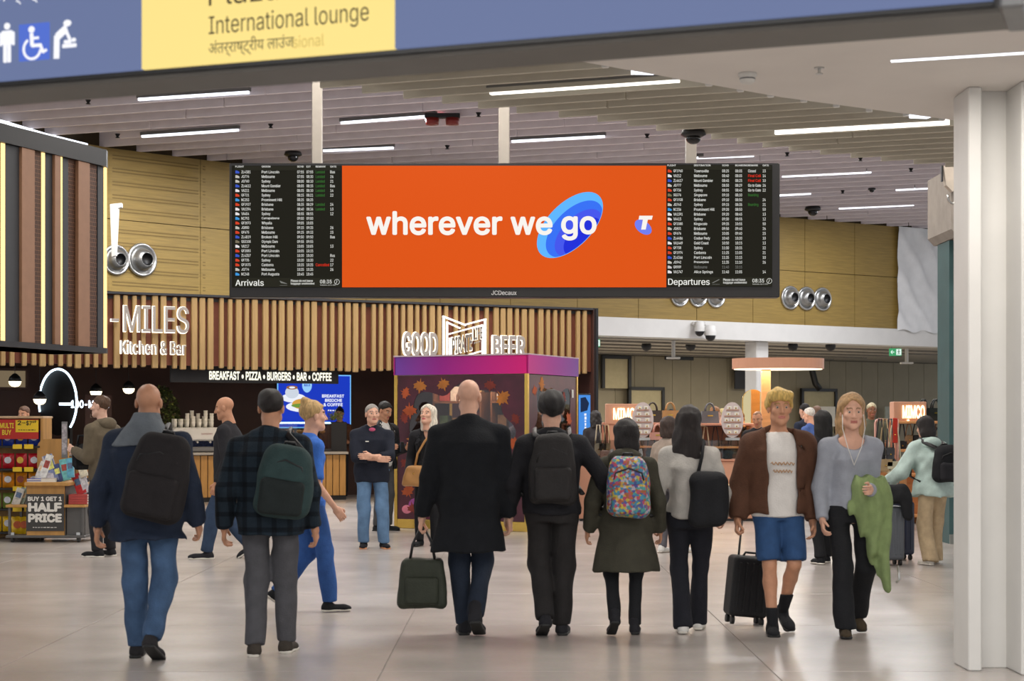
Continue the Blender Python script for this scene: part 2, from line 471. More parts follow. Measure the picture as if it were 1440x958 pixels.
# ------------------------------------------------------------------ room beyond the bag shop
def back_pt(x, off):
    p0 = wall_pt(834) - wn * off
    r = Vector(((x - CX) / F, 1.0, 0)); t = p0.dot(wn) / r.dot(wn)
    return r * t
p0, p1 = back_pt(780, 9), back_pt(1440, 9)
M_ply = mat('beige hoarding', (146, 138, 118), 0.75, var=0.06, scale=2)
mb = MB(); mb.slab([(p0.x, p0.y), (p1.x, p1.y), (p1.x - wn.x * .2, p1.y - wn.y * .2), (p0.x - wn.x * .2, p0.y - wn.y * .2)], 0, 3.7)
wf = mb.build('wall_far', mat('hoarding frame', (100, 94, 80), 0.8), fixn=True)
tag(wf, 'beige panelled wall far behind the bag shop', 'wall', kind='structure')
L = (p1 - p0).length; npan = int(L / 0.72); bp = None
for i in range(npan):
    c = p0.lerp(p1, (i + .5) / npan) + wn * .02
    if bp is None: bp = MB().box((0, 0, 0), (L / npan - .015, .04, 3.6)).mesh('hoarding_panel')
    o = obj('hoarding_panel', bp, M_ply, wf); o.location = (c.x, c.y, 1.8); o.rotation_euler[2] = math.atan2(wd.y, wd.x)
q0, q1 = wall_pt(834) - wn * .5, wall_pt(1500) - wn * .5
e0, e1 = back_pt(780, 9.1), back_pt(1500, 9.1)
mb = MB().slab([(q0.x - 2, q0.y), (q1.x, q1.y), (e1.x, e1.y), (e0.x - 2, e0.y)], ZB0 + 0.02, ZB0 + 0.12)
cl = mb.build('ceiling_back_room', mat('back room ceiling', (170, 164, 152), 0.8, var=0.04), fixn=True)
tag(cl, 'low pale ceiling of the room behind the bag shop', 'ceiling', kind='structure')
M_tr = mat('track grey', (120, 114, 104), 0.6)
for k in range(1, 6):
    a = wall_pt(834) - wn * (0.5 + k * 1.5); b = wall_pt(1450) - wn * (0.5 + k * 1.5)
    c = (a + b) / 2
    MB().box((c.x, c.y, ZB0), ((b - a).length, .06, .05), rz=math.atan2(wd.y, wd.x)).build('ceiling_batten', M_tr, cl)
for k in range(4):
    c = wall_pt(860 + k * 150) - wn * 4.5
    area_light('back_room_fill_light', (c.x, c.y, ZB0 - .05), 2.4, .4, 150, (1, .9, .72), math.atan2(wd.y, wd.x))  # added fill lights without fixtures, to brighten the dark back room
# column standing at the opening
c = wall_pt(1077) - wn * .35
col2 = MB().cbox((c.x, c.y, ZB0 / 2), (.40, .46, ZB0), .02, rz=math.atan2(wd.y, wd.x)).build('structural_column', M_white)
tag(col2, 'square white column behind the round lit canopy of the bag shop', 'column', kind='structure')
c = wall_pt(1334) - wn * .1
tag(MB().cbox((c.x, c.y, ZB0 / 2), (.14, .3, ZB0), .01, rz=math.atan2(wd.y, wd.x)).build('trim_2', M_white), 'slim white post at the edge of the teal wall', 'post', kind='structure')

# ------------------------------------------------------------------ ceilings
ud = Vector((-0.9447, 0.328, 0)); un = Vector((0.328, 0.9447, 0)); UA = math.atan2(ud.y, ud.x)
def ceil_pt(x, y, z):
    d = (z - EYE) * F / (HY - y)
    return Vector(((x - CX) / F * d, d, z))
# far hall ceiling
fc = MB().box((2, 22, 7.25), (46, 66, 0.2)).build('ceiling', mat('ceiling void', (150, 146, 150), 0.9, var=0.03))
tag(fc, 'high ceiling of long pale baffles over the concourse', 'ceiling', kind='structure')
tmin, tmax = -15.0, 17.0
seg_me = {}
k = 0
s0 = 20.0
while s0 + k * 0.72 < 47:
    s = s0 + k * 0.72
    L = 5.2; off = -(k * 1.13) % L
    t = tmin - off
    while t < tmax:
        c = un * s + ud * (t + L / 2)
        if c.y > 15 and c.y < 51 and abs(c.x) < 0.36 * c.y + 4:
            if 'far' not in seg_me: seg_me['far'] = MB().cbox((0, 0, 0), (L - .02, .045, .30), .006).mesh('baffle')
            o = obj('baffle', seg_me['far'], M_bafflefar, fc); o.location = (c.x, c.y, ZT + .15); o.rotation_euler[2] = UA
        t += L
    k += 1
# near lower ceiling wedge with a wavy edge
ZN = 4.1
edge_r = [ceil_pt(x, y, ZN) for x, y in ((150, -14), (400, 18), (780, 80), (930, 106), (1035, 125), (1100, 137), (1225, 156), (1362, 172), (1500, 190), (1640, 206))]
wave = [ceil_pt(x, y, ZN) for x, y in ((100, 90), (365, 113), (480, 128), (600, 143), (700, 157), (830, 170), (960, 190), (1100, 212), (1230, 226), (1360, 238), (1640, 266))]
nc = MB().slab([(p.x, p.y) for p in edge_r] + [(p.x, p.y) for p in reversed(wave)], ZN + .16, ZN + .26).build('ceiling_low', M_baffle, fixn=True)
tag(nc, 'lower grey baffle ceiling with a wavy edge above the flight board', 'ceiling', kind='structure')
def cross(poly, s):
    """t of the crossing of the line un*s + ud*t with a polyline"""
    for a, b in zip(poly[:-1], poly[1:]):
        sa, sb = a.dot(un) - s, b.dot(un) - s
        if sa * sb <= 0 and sa != sb:
            q = a.lerp(b, sa / (sa - sb)); return q.dot(ud)
    return None
s = min(p.dot(un) for p in edge_r) + .1; i = 0
while s < max(p.dot(un) for p in wave):
    ta = cross(edge_r, s)
    if ta is None: ta = min(p.dot(ud) for p in edge_r + wave)
    tb = cross(wave, s)
    if tb is None: tb = max(p.dot(ud) for p in edge_r + wave)
    ta += .08; Lb = tb - ta
    if Lb > .2:
        cuts = [ta]; c = ta + 0.9 + (i % 7) * .42
        while c < tb - .4: cuts.append(c); c += 2.9
        cuts.append(tb)
        for a, b in zip(cuts[:-1], cuts[1:]):
            m = un * s + ud * ((a + b) / 2)
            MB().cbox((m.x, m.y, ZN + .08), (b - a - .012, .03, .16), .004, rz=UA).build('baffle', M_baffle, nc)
        e = un * s + ud * (ta - .012)
        MB().cbox((e.x, e.y, ZN + .035), (.05, .045, .07), .004, rz=UA).build('baffle_end_cap', M_white, nc)
    s += 0.30; i += 1
# foreground soffit
ZS = 3.6
se = [ceil_pt(x, y, ZS) for x, y in ((-900, -110), (150, -14), (400, 18), (780, 80), (1100, 137), (1362, 172), (1640, 206))]
sf = MB().slab([(p.x, p.y) for p in se] + [(9, 14.5), (9, 1.5), (-6, 1.5)], ZS, ZS + .45).build('ceiling_soffit', M_soffit, fixn=True)
tag(sf, 'smooth off-white soffit over the foreground walkway', 'ceiling', kind='structure')

# ------------------------------------------------------------------ linear lamps in the ceilings
def strip(x0, y0, x1, y1, z, w, h, power, label, group, m=M_lamp, col=(1, .95, .88)):
    a, b = ceil_pt(x0, y0, z), ceil_pt(x1, y1, z); c = (a + b) / 2; d = b - a
    rz = math.atan2(d.y, d.x)
    o = thing('linear_lamp', label, 'lamp', (c.x, c.y, c.z), rz, group)
    MB().box((0, 0, .012), (d.length, w, h)).build('diffuser', m, o)
    hh = .16 if z < ZT - 1 and z > ZS + .1 else .06
    MB().box((0, 0, .012 + h / 2 + hh / 2), (d.length + .05, w + .02, hh)).build('housing', M_grey, o)
    if power: area_light('linear_lamp_light', (c.x, c.y, c.z - .03), d.length, max(w, .12), power, col, rz)
    return o
for q, lb in (((195, 141, 350, 131), 'upper of the two ceiling lamps above the bronze fascia'), ((200, 193, 335, 184), 'lower of the two ceiling lamps above the bronze fascia'),
          ((480, 174, 612, 164), 'ceiling lamp beside the red beacon pair'), ((455, 213, 553, 209), 'ceiling lamp just above the board near its first post'), ((720, 200, 850, 193), 'ceiling lamp just right of the middle board post'),
          ((980, 223, 1060, 220), 'short ceiling lamp just above the board near its last post'), ((1100, 249, 1225, 243), 'far ceiling lamp level with the top of the departures list'), ((1090, 276, 1140, 273), 'shortest far ceiling lamp, touching the right end of the board'),
          ((1180, 294, 1285, 289), 'lowest far ceiling lamp above the bamboo panels at right'), ((1260, 268, 1332, 264), 'far ceiling lamp beside the concrete bulkhead')):
    strip(*q, ZT, .05, .04, 130, lb, 'linear lamps in the far ceiling', M_lampcool, (.95, .96, 1))
for q, lb in (((690, 131, 955, 113), 'bright lamp between the lower baffles above the orange advert'), ((1090, 187, 1335, 173), 'bright lamp between the lower baffles beside the white column')):
    strip(*q, ZN, .05, .05, 60, lb, 'linear lamps in the lower ceiling')
for x0, y0, x1, y1, lb in ((889, 102, 921, 102.5, 'small bright white panel lamp at the soffit edge near the frame centre'), (1283, 164, 1308, 165, 'small bright white panel lamp at the soffit edge beside the white column')):
    strip(x0, y0, x1, y1, ZN - .02, .12, .03, 6, lb, 'panel lamps at the soffit edge', M_lampcool)
strip(1253, 86, 1560, 67, ZS, .05, .03, 30, 'long thin white line lamp set into the foreground soffit', None, M_lampcool)
# the same line lamps go on over the walkway nearer than the frame shows
for yy in (3.2, 6.4):
    for xx in (-1.6, 2.6):
        area_light('soffit_line_light', (xx, yy, ZS - .02), 3.0, .15, 120, (1, .98, .95), UA)
# lamps of the far ceiling above the frame
for xx, yy in ((-6, 14), (0, 15), (6, 15), (-7, 19), (-1, 20), (5, 19.5), (-9, 24), (-3, 25), (3, 24), (9, 25), (-6, 29), (0, 31), (7, 31)):
    area_light('hall_line_light', (xx, yy, ZT - .05), 3.2, .25, 165, (1, .95, .88), UA)
# cool cove light along the curved wall top at the left
mb = MB(); cv = [wall_pt(x) for x in (-100, -50, 0, 30, 60, 90, 117)]
mb.tube([(p.x + .12, p.y - .22, ZT - .03) for p in cv], .03, 6)
tag(mb.build('cove_lamp', M_lampcool), 'cool white cove light along the curved top of the bamboo wall', 'lamp')

# ------------------------------------------------------------------ white H-section column at the right
mb = MB(); d0 = 10.5
def cx_(x, d): return (x - CX) / F * d
x0 = cx_(1362, d0)
colw = thing('structural_column', 'white steel H-section column at the right edge of the frame', 'column', (x0 + .2, d0 + .1, 0), 0, kind='structure')
rel = lambda x: x - (x0 + .2)
MB().cbox((rel(x0 + .0415), 0.08, ZS / 2), (.083, .36, ZS), .008).build('flange', M_white, colw)
MB().cbox((rel(x0 + .18), 0.09, ZS / 2), (.20, .08, ZS), .004).build('web', M_white, colw)
MB().cbox((rel(x0 + .275 + .12), -0.02, ZS / 2), (.24, .50, ZS), .008).build('flange', M_white, colw)

# ------------------------------------------------------------------ teal wall with concrete bulkhead
M_teal = mat('teal paint', (52, 84, 86), 0.6, var=0.08, scale=4)
M_conc = mat('pale concrete', (150, 142, 134), 0.85, var=0.1, scale=6, bump=0.1)
dT = 21.7; xT = cx_(1335, dT)
w = MB().box((xT + 2.6, dT + .3, 1.93), (5.2, .6, 3.86)).build('wall_right', M_teal)
tag(w, 'teal painted wall end beside the white column', 'wall', kind='structure')
MB().box((xT + 2.6, dT - .02, .06), (5.2, .04, .12)).build('skirting', mat('grey skirting', (120, 124, 120), 0.5), w)
bk = thing('bulkhead', 'pale concrete bulkhead with three curled brackets above the teal wall', 'bulkhead', (xT + 1.5, dT + .2, 3.87), kind='structure')
MB().prism([(-1.58, .09), (-1.50, 0), (1.6, 0), (1.6, .86), (-1.58, .86)], (0, -.6, 0), (1, 0, 0), (0, 0, 1), (0, 1, 0), 1.2).build('bulkhead_body', M_conc, bk, fixn=True)
for k in range(3):
    x = -1.62 + k * .17; z = .62 - k * .0
    MB().prism([(-.08, .34), (.07, .34), (.10, .12), (.03, .02), (-.05, .10)], (x, -.72, z - .1), (1, 0, 0), (0, 0, 1), (0, 1, 0), .12).build('bracket', mat('bracket cream', (190, 178, 164), 0.6), bk, fixn=True)
    MB().tube([(x + .02 + .06 * math.cos(t), -.74, z - .12 + .11 * math.sin(t)) for t in [math.pi * (1 + q / 8) for q in range(9)]], .014, 6).build('hook', M_chrome, bk)
    MB().box((x - .09, -.66, z + .15), (.02, .05, .2)).build('bracket_edge', M_black, bk)
o = MB().cbox((xT + .42, dT - .16, 3.52), (.62, .3, .64), .01).build('wall_cabinet', mat('warm grey box', (120, 116, 110), 0.6)); tag(o, 'warm grey box mounted high on the teal wall', 'box')
o = thing('striped_sign', 'white panel with dark diagonal stripes on the teal wall', 'sign', (xT + .30, dT - .03, 2.6))
MB().box((0, 0, 0), (.26, .03, .58)).build('sign_panel', mat('stripe white', (205, 205, 205), .5), o)
for k in range(6):
    MB().prism([(-.13, -.29 + k * .1), (.13, -.19 + k * .1), (.13, -.14 + k * .1), (-.13, -.24 + k * .1)], (0, -.017, 0), (1, 0, 0), (0, 0, 1), (0, 1, 0), .004).build('stripe', M_dark, o)
# ------------------------------------------------------------------ overhead wayfinding sign (nearest thing)
a = ceil_pt(0, 118, 2.75); b = ceil_pt(1397, 5, 2.75)
sd = (b - a); sd.z = 0; sd.normalize(); sn = Vector((sd.y, -sd.x, 0))        # along the sign, and out of its face towards the camera
SA = math.atan2(sd.y, sd.x)
org = a.copy()
Lr = (b - a).dot(sd)
SG = thing('wayfinding_sign', 'overhead lit wayfinding sign in slate blue and yellow with toilet pictograms', 'sign', org, SA)
def sgn(x, y):
    """pixel -> sign-local (along, height)"""
    h = hit(x, y, org, sn); return (h - org).dot(sd), h.z - org.z
M_sigblue = glow('sign slate blue', (108, 121, 160), 0.95)
M_sigyel = glow('sign yellow', (252, 226, 140), 1.0)
M_sigtext = mat('sign dark lettering', (84, 74, 44), 0.7, var=0.05)
M_sigpale = glow('sign faded lettering', (214, 186, 100), 0.95)
M_sigwhite = glow('sign white', (250, 250, 255), 1.0)
M_signblue2 = glow('sign access blue', (84, 112, 206), 1.0)
xl = -1.5; xr = Lr; zt = .82
MB().cbox(((xl + xr + .10) / 2, .15, zt / 2 + .01), (xr - xl + .10, .26, zt + .06), .01).build('housing', mat('sign housing', (92, 90, 86), 0.5, var=0.06), SG)
MB().cbox((xr + .055, .10, zt / 2), (.07, .32, zt + .06), .008).build('end_cap', mat('sign end cap', (112, 112, 112), 0.4, metal=.4), SG)
MB().box(((xl + xr) / 2, .012, .0), (xr - xl, .02, .012)).build('lower_rim', M_black, SG)
y0, _ = sgn(199, 60); y1, _ = sgn(555, 60)
for nm, s0_, s1_, m in (('blue_panel', xl, y0, M_sigblue), ('yellow_panel', y0, y1, M_sigyel), ('blue_panel', y1, xr, M_sigblue)):
    MB().box(((s0_ + s1_) / 2, .01, zt / 2 + .012), (s1_ - s0_ - .002, .02, zt)).build(nm, m, SG)
AX, AZ = Vector((1, 0, 0)), Vector((0, 0, 1))
def sign_text(s, px0, py0, px1, py1, m, name, bold=0.0, dy=-.002):
    (u0, v0), (u1, v1) = sgn(px0, py0), sgn(px1, py1)
    mb = MB(); text_on(mb, s, (u0, dy, v0), AX, AZ, u1 - u0, v1 - v0, bold=bold, res=3); return mb.build(name, m, SG)
sign_text('International lounge', 294, 56, 519, 2, M_sigtext, 'lettering')
# (the row above is cut by the frame: only its feet show)
(u0, v0) = sgn(294, 9)
mb = MB(); text_on(mb, 'Plaza Premium', (u0, -.002, v0), AX, AZ, None, .085, res=3); mb.build('lettering', M_sigtext, SG)
sign_text('sional', 412, 68, 456, 47, M_sigpale, 'faded_lettering', dy=-.0015)
sign_text('अंतर्राष्ट्रीय लाउंज', 294, 82, 414, 46, M_sigtext, 'lettering', dy=-.003)
(u0, v0) = sgn(-8, 10)
mb = MB(); text_on(mb, 'अंतर्राष्ट्रीय प्रस्थान', (u0 - .25, -.002, v0), AX, AZ, .52, .075, res=3); mb.build('lettering', M_sigwhite, SG)
# pictograms
def picto(px0, py0, px1, py1):
    (u0, v0), (u1, v1) = sgn(px0, py0), sgn(px1, py1); return u0, v0, u1 - u0, v1 - v0
def shapes(name, box, polys, m, dy=-.003):
    u, v, w, h = box; mb = MB()
    for p in polys: mb.prism([(u + x * w, v + y * h) for x, y in p], (0, dy, 0), AX, AZ, (0, 1, 0), .002)
    return mb.build(name, m, SG, fixn=True)
def bar(x0, y0, x1, y1, t, asp=1.0):
    dx, dy = (x1 - x0), (y1 - y0); l = math.hypot(dx, dy); nx, ny = -dy / l * t / 2, dx / l * t / 2
    return [(x0 + nx, y0 + ny), (x1 + nx, y1 + ny), (x1 - nx, y1 - ny), (x0 - nx, y0 - ny)]
shapes('man_pictogram', picto(0, 89, 21, 31), [ellipse(.5, .91, .2, .085, 16), rrect(.12, .45, .88, .80, .08), rrect(.25, 0, .48, .5, .03), rrect(.52, 0, .75, .5, .03), rrect(.0, .42, .16, .76, .05), rrect(.84, .42, 1, .76, .05)], M_sigwhite)
bx = picto(27, 87, 70, 31)
shapes('access_pictogram_field', bx, [rrect(0, 0, 1, 1, .03)], M_signblue2, -.002)
ring = lambda cx, cy, r0, r1, a0, a1, n=18: [(cx + r0 * math.cos(math.radians(a0 + (a1 - a0) * i / n)), cy + r0 * math.sin(math.radians(a0 + (a1 - a0) * i / n))) for i in range(n + 1)] + [(cx + r1 * math.cos(math.radians(a1 - (a1 - a0) * i / n)), cy + r1 * math.sin(math.radians(a1 - (a1 - a0) * i / n))) for i in range(n + 1)]
shapes('wheelchair_pictogram', bx, [ellipse(.42, .84, .10, .09, 16), bar(.42, .74, .44, .40, .11), bar(.42, .60, .66, .60, .07), bar(.42, .40, .72, .40, .09), bar(.70, .42, .80, .20, .09), bar(.78, .20, .92, .26, .07), ring(.44, .32, .24, .31, 120, 350)], M_sigwhite, -.004)
shapes('baby_change_pictogram', picto(76, 83, 108, 26), [ellipse(.60, .90, .17, .085, 16), bar(.12, .0, .14, .60, .24), bar(.12, .55, .58, .78, .22), bar(.5, .76, .72, .46, .11), rrect(.38, .26, 1.0, .36, .03), ellipse(.88, .45, .1, .055, 12), rrect(.45, .37, .78, .46, .03)], M_sigwhite)

# ------------------------------------------------------------------ hanging flight board with advertising screen
dL = 21.0
def lx(x): return (x - CX) / F * dL
def lz(y): return EYE + (HY - y) / F * dL
LED = thing('flight_board', 'long hanging flight board with orange advertising screen between arrivals and departures lists', 'screen', (lx(709), dL, lz(418)))
ox, oz = lx(709), lz(418)
X = lambda x: lx(x) - ox
Z = lambda y: lz(y) - oz
M_ledcase = mat('board case', (30, 29, 30), 0.45, var=0.05)
M_fids = glow('board black', (27, 26, 18), 1.0)
M_fidhead = glow('board header row', (36, 35, 26), 1.0)
M_orange = glow('advert orange', (222, 84, 16), .95)
M_adwhite = glow('advert white', (242, 238, 232), 1.0)
M_fw = glow('board white text', (236, 236, 230), 0.95)
M_fg = glow('board green text', (52, 112, 46), 1.0)
M_fr = glow('board red text', (226, 46, 24), 1.0)
M_fgrey = glow('board grey text', (120, 120, 116), 1.0)
MB().cbox(((X(322) + X(1097)) / 2, .14, (Z(229) + Z(418)) / 2), (X(1097) - X(322), .24, Z(229) - Z(418)), .01).build('case', M_ledcase, LED)
def panel(name, x0, y0, x1, y1, m, dy=.012):
    return MB().box(((X(x0) + X(x1)) / 2, dy, (Z(y0) + Z(y1)) / 2), (X(x1) - X(x0), .016, abs(Z(y0) - Z(y1)))).build(name, m, LED)
panel('arrivals_screen', 326, 233, 480, 404, M_fids); panel('advert_screen', 481, 233, 937, 404, M_orange); panel('departures_screen', 938, 232, 1086, 403, M_fids)
panel('header_row', 330, 234, 479, 239.5, M_fidhead, .008); panel('footer_row', 330, 391, 479, 403.5, M_fidhead, .008)
panel('header_row', 939, 233, 1085, 238.5, M_fidhead, .008); panel('footer_row', 939, 390, 1085, 402.5, M_fidhead, .008)
YT = -.0015
def lt(mb, s, x0, yb, x1, yt, mi=0, bold=0.0, y=YT, res=2):
    w = None if x1 is None else X(x1) - X(x0)
    text_on(mb, s, (X(x0), y, Z(yb)), AX, AZ, w, Z(yt) - Z(yb), mi, bold, res=res)
# advert
EL = [((91, 178, 250), 'advert sky blue'), ((52, 110, 240), 'advert azure'), ((66, 84, 232), 'advert violet blue'), ((28, 44, 214), 'advert deep blue')]
px = X(481) - X(480)
ec = (801.5, 316.5)
for k, (c_, nm) in enumerate(EL):
    # nested tilted ellipses sharing the lower-right rim
    sc = (1.0, .86, .72, .58)[k]
    cx, cy = ec[0] + k * 6.0, ec[1] + k * 5.5
    pts = [(X(cx + 55 * sc * math.cos(t) * .66 - 55 * sc * -math.sin(t) * -.62 * .42 * 1.25), 0) for t in (0,)]
    rot = math.radians(45); L1, L2 = 58 * sc, 31 * sc
    poly = []
    for t in [2 * math.pi * i / 56 for i in range(56)]:
        ex, ey = L1 * math.cos(t), L2 * math.sin(t)
        qx, qy = ex * math.cos(rot) - ey * math.sin(rot), ex * math.sin(rot) + ey * math.cos(rot)
        poly.append((X(cx + qx), Z(cy - qy)))
    # keep inner ellipses inside the outer one
    if k:
        out = []
        for (qx, qz) in poly:
            dx, dz = (qx - X(ec[0])) / px, (qz - Z(ec[1])) / px
            ex, ey = dx * math.cos(rot) + dz * math.sin(rot), -dx * math.sin(rot) + dz * math.cos(rot)
            r = math.sqrt((ex / 57) ** 2 + (ey / 30.2) ** 2)
            if r > 1: dx, dz = dx / r, dz / r
            out.append((X(ec[0]) + dx * px, Z(ec[1]) + dz * px))
        poly = out
    MB().prism(poly, (0, .002 - .0012 * k, 0), AX, AZ, (0, 1, 0), .001).build('advert_ellipse', glow(nm, c_, 1.0), LED, fixn=True)
mb = MB(); lt(mb, 'wherever we', 515, 331, 777, 297, 0, .022, -.004, 4); mb.build('advert_lettering', M_adwhite, LED)
mb = MB(); lt(mb, 'go', 789, 338.5, 839, 304, 0, .022, -.004, 4); mb.build('advert_lettering', M_adwhite, LED)
pl = ellipse(0, 0, 13.5, 8.5, 30, math.radians(-38))
MB().prism([(X(904.5) + a_ * px, Z(319.5) + b_ * px) for a_, b_ in pl], (0, .001, 0), AX, AZ, (0, 1, 0), .001).build('emblem_disc', glow('emblem periwinkle', (110, 124, 236), 1.0), LED, fixn=True)
tp = [(899, 303.5), (918, 303.5), (916.5, 309), (911, 309), (908, 323), (901.5, 323), (904, 309), (898, 309)]
MB().prism([(X(a_), Z(b_)) for a_, b_ in tp], (0, -.003, 0), AX, AZ, (0, 1, 0), .001).build('emblem_letter', M_adwhite, LED, fixn=True)
mb = MB(); lt(mb, 'JCDecaux', 691, 414.8, 726.5, 408.6, 0, .01, .017, 3); mb.build('maker_lettering', mat('case lettering', (210, 210, 210), .5, var=0), LED)
for v in mb.v: pass
LED.children[-1].location.y = -.0
# list rows
FLAG = {'ZL': (56, 84, 190), 'JQ': (190, 186, 176), 'VA': (226, 220, 222), 'QF': (206, 64, 36), 'NC': (60, 146, 214), 'QG': (120, 110, 90), 'SQ': (120, 112, 80), 'QR': (196, 190, 190)}
FM = {k: glow('airline mark ' + k, c_, 1.0) for k, c_ in FLAG.items()}
arr = [('ZL4381', 'Port Lincoln', '07:55', '07:55', 'Landed', 'Bus'), ('JQ776', 'Melbourne', '07:55', '08:30', 'Landed', '26'), ('JQ760', 'Sydney', '08:00', '08:10', 'Landed', '21'),
       ('ZL4612', 'Mount Gambier', '08:05', '08:15', 'Landed', 'Bus'), ('VA211', 'Melbourne', '08:05', '08:10', 'Landed', '14'), ('QF721', 'Sydney', '08:15', '08:21', 'Landed', '22'),
       ('NC253', 'Prominent Hill', '08:25', '08:25', '', ''), ('QF1927', 'Brisbane', '08:35', '08:29', 'Landed', '24'), ('VA1394', 'Brisbane', '08:40', '08:36', 'Landed', '13'),
       ('VA404', 'Sydney', '08:55', '08:55', '', '12'), ('NC793', 'Carrapateena', '09:00', '09:00', '', ''), ('QF2073', 'Whyalla', '09:05', '10:05', '', ''),
       ('JQ800', 'Brisbane', '09:15', '09:35', '', '26'), ('QF675', 'Melbourne', '09:25', '09:33', '', '23'), ('ZL4819', 'Broken Hill', '09:50', '09:50', '', 'Bus'),
       ('QG3108', 'Olympic Dam', '09:55', '09:55', '', ''), ('VA217', 'Melbourne', '10:05', '10:05', '', '13'), ('QF2083', 'Port Lincoln', '10:05', '10:15', '', ''),
       ('ZL4357', 'Port Lincoln', '10:20', '10:20', '', 'Bus'), ('QF735', 'Sydney', '10:20', '10:20', '', '22'), ('QF1075', 'Canberra', '10:25', '10:25', 'Cancelled', '17'),
       ('JQ774', 'Melbourne', '10:35', '10:35', '', '26'), ('NC248', 'Port Augusta', '10:45', '10:45', '', '')]
dep = [('QF1960', 'Townsville', '08:25', '08:05', 'Closed', '23'), ('VA212', 'Melbourne', '08:40', '08:05', 'Final Call', '14'), ('ZL4617', 'Mount Gambier', '08:45', '08:25', 'Final Call', '10'),
       ('JQ777', 'Melbourne', '08:50', '08:29', 'Go to Gate', '26'), ('QF736', 'Sydney', '08:55', '08:40', 'Go to Gate', '22'), ('SQ276', 'Singapore', '09:10', '08:10', 'Boarding', ''),
       ('QF1928', 'Brisbane', '09:10', '08:50', '', '24'), ('JQ763', 'Sydney', '09:15', '08:35', 'Boarding', '21'), ('NC236', 'Prominent Hill', '09:20', '08:50', '', '50'),
       ('VA1391', 'Brisbane', '09:20', '08:45', '', '13'), ('VA413', 'Sydney', '09:30', '08:55', '', '12'), ('QF2080', 'Kingscote', '09:35', '10:55', '', '50'),
       ('JQ801', 'Brisbane', '09:50', '09:40', '', '26'), ('QF676', 'Melbourne', '10:05', '09:40', '', '23'), ('ZL4486', 'Coober Pedy', '10:40', '10:20', '', '10'),
       ('VA1449', 'Gold Coast', '10:50', '10:15', '', '13'), ('QF738', 'Sydney', '11:00', '10:35', '', '22'), ('QF1974', 'Canberra', '11:25', '11:05', '', '21'),
       ('ZL4366', 'Port Lincoln', '11:35', '11:15', '', '10'), ('JQ942', 'Proserpine', '11:35', '11:10', '', '26'), ('QR989', 'Melbourne', '11:40', '10:15', '', ''),
       ('VA1747', 'Alice Springs', '11:40', '11:05', '', '14')]
rm = {'Landed': 1, 'Boarding': 1, 'Cancelled': 2, 'Final Call': 2, 'Closed': 0, 'Go to Gate': 0}
def rows(data, y0, dy, xf, xs_, wch, heads):
    mb = MB()
    for s_, x_ in heads: lt(mb, s_, x_, y0 - dy * .55, None, y0 - dy * .55 - 2.5, 0, .012)
    mb.build('heading_row', M_fw, LED)
    for i, r in enumerate(data):
        yb = y0 + i * dy + dy * .72; h = 4.0
        mb = MB()
        for j, s_ in enumerate(r):
            if not s_: continue
            mi = rm.get(s_, 0) if j == 4 else (3 if (r[0] == 'QR989' and j) else 0)
            yo = 0.9 if any(q in s_ for q in 'yg') else 0
            lt(mb, s_, xs_[j], yb + yo, xs_[j] + wch[j] * len(s_), yb - h, mi, .008)
        x_ = xf
        mb.prism([(X(x_), Z(yb)), (X(x_ + 5.6), Z(yb)), (X(x_ + 5.6), Z(yb - 2.2)), (X(x_ + 2.2), Z(yb - h)), (X(x_), Z(yb - h))], (0, .001, 0), AX, AZ, (0, 1, 0), .001, 4)
        mb.build('flight_row', [M_fw, M_fg, M_fr, M_fgrey, FM[r[0][:2]]], LED)
rows(arr, 239.2, 6.53, 331, (339.5, 368, 418, 431, 444, 464.5), (2.15, 2.05, 1.86, 1.86, 2.1, 2.15), (('FLIGHT', 331), ('ORIGIN', 368), ('SCHD', 418), ('EST', 431), ('REMARK', 444), ('GATE', 464.5)))
rows(dep, 237.6, 6.76, 939, (947, 976, 1015.5, 1034, 1052, 1072.5), (2.15, 2.05, 1.9, 1.9, 1.8, 2.1), (('FLIGHT', 938.5), ('DESTINATION', 976), ('SCHD', 1015.5), ('BOARDING', 1034), ('REMARK', 1052), ('GATE', 1072.5)))
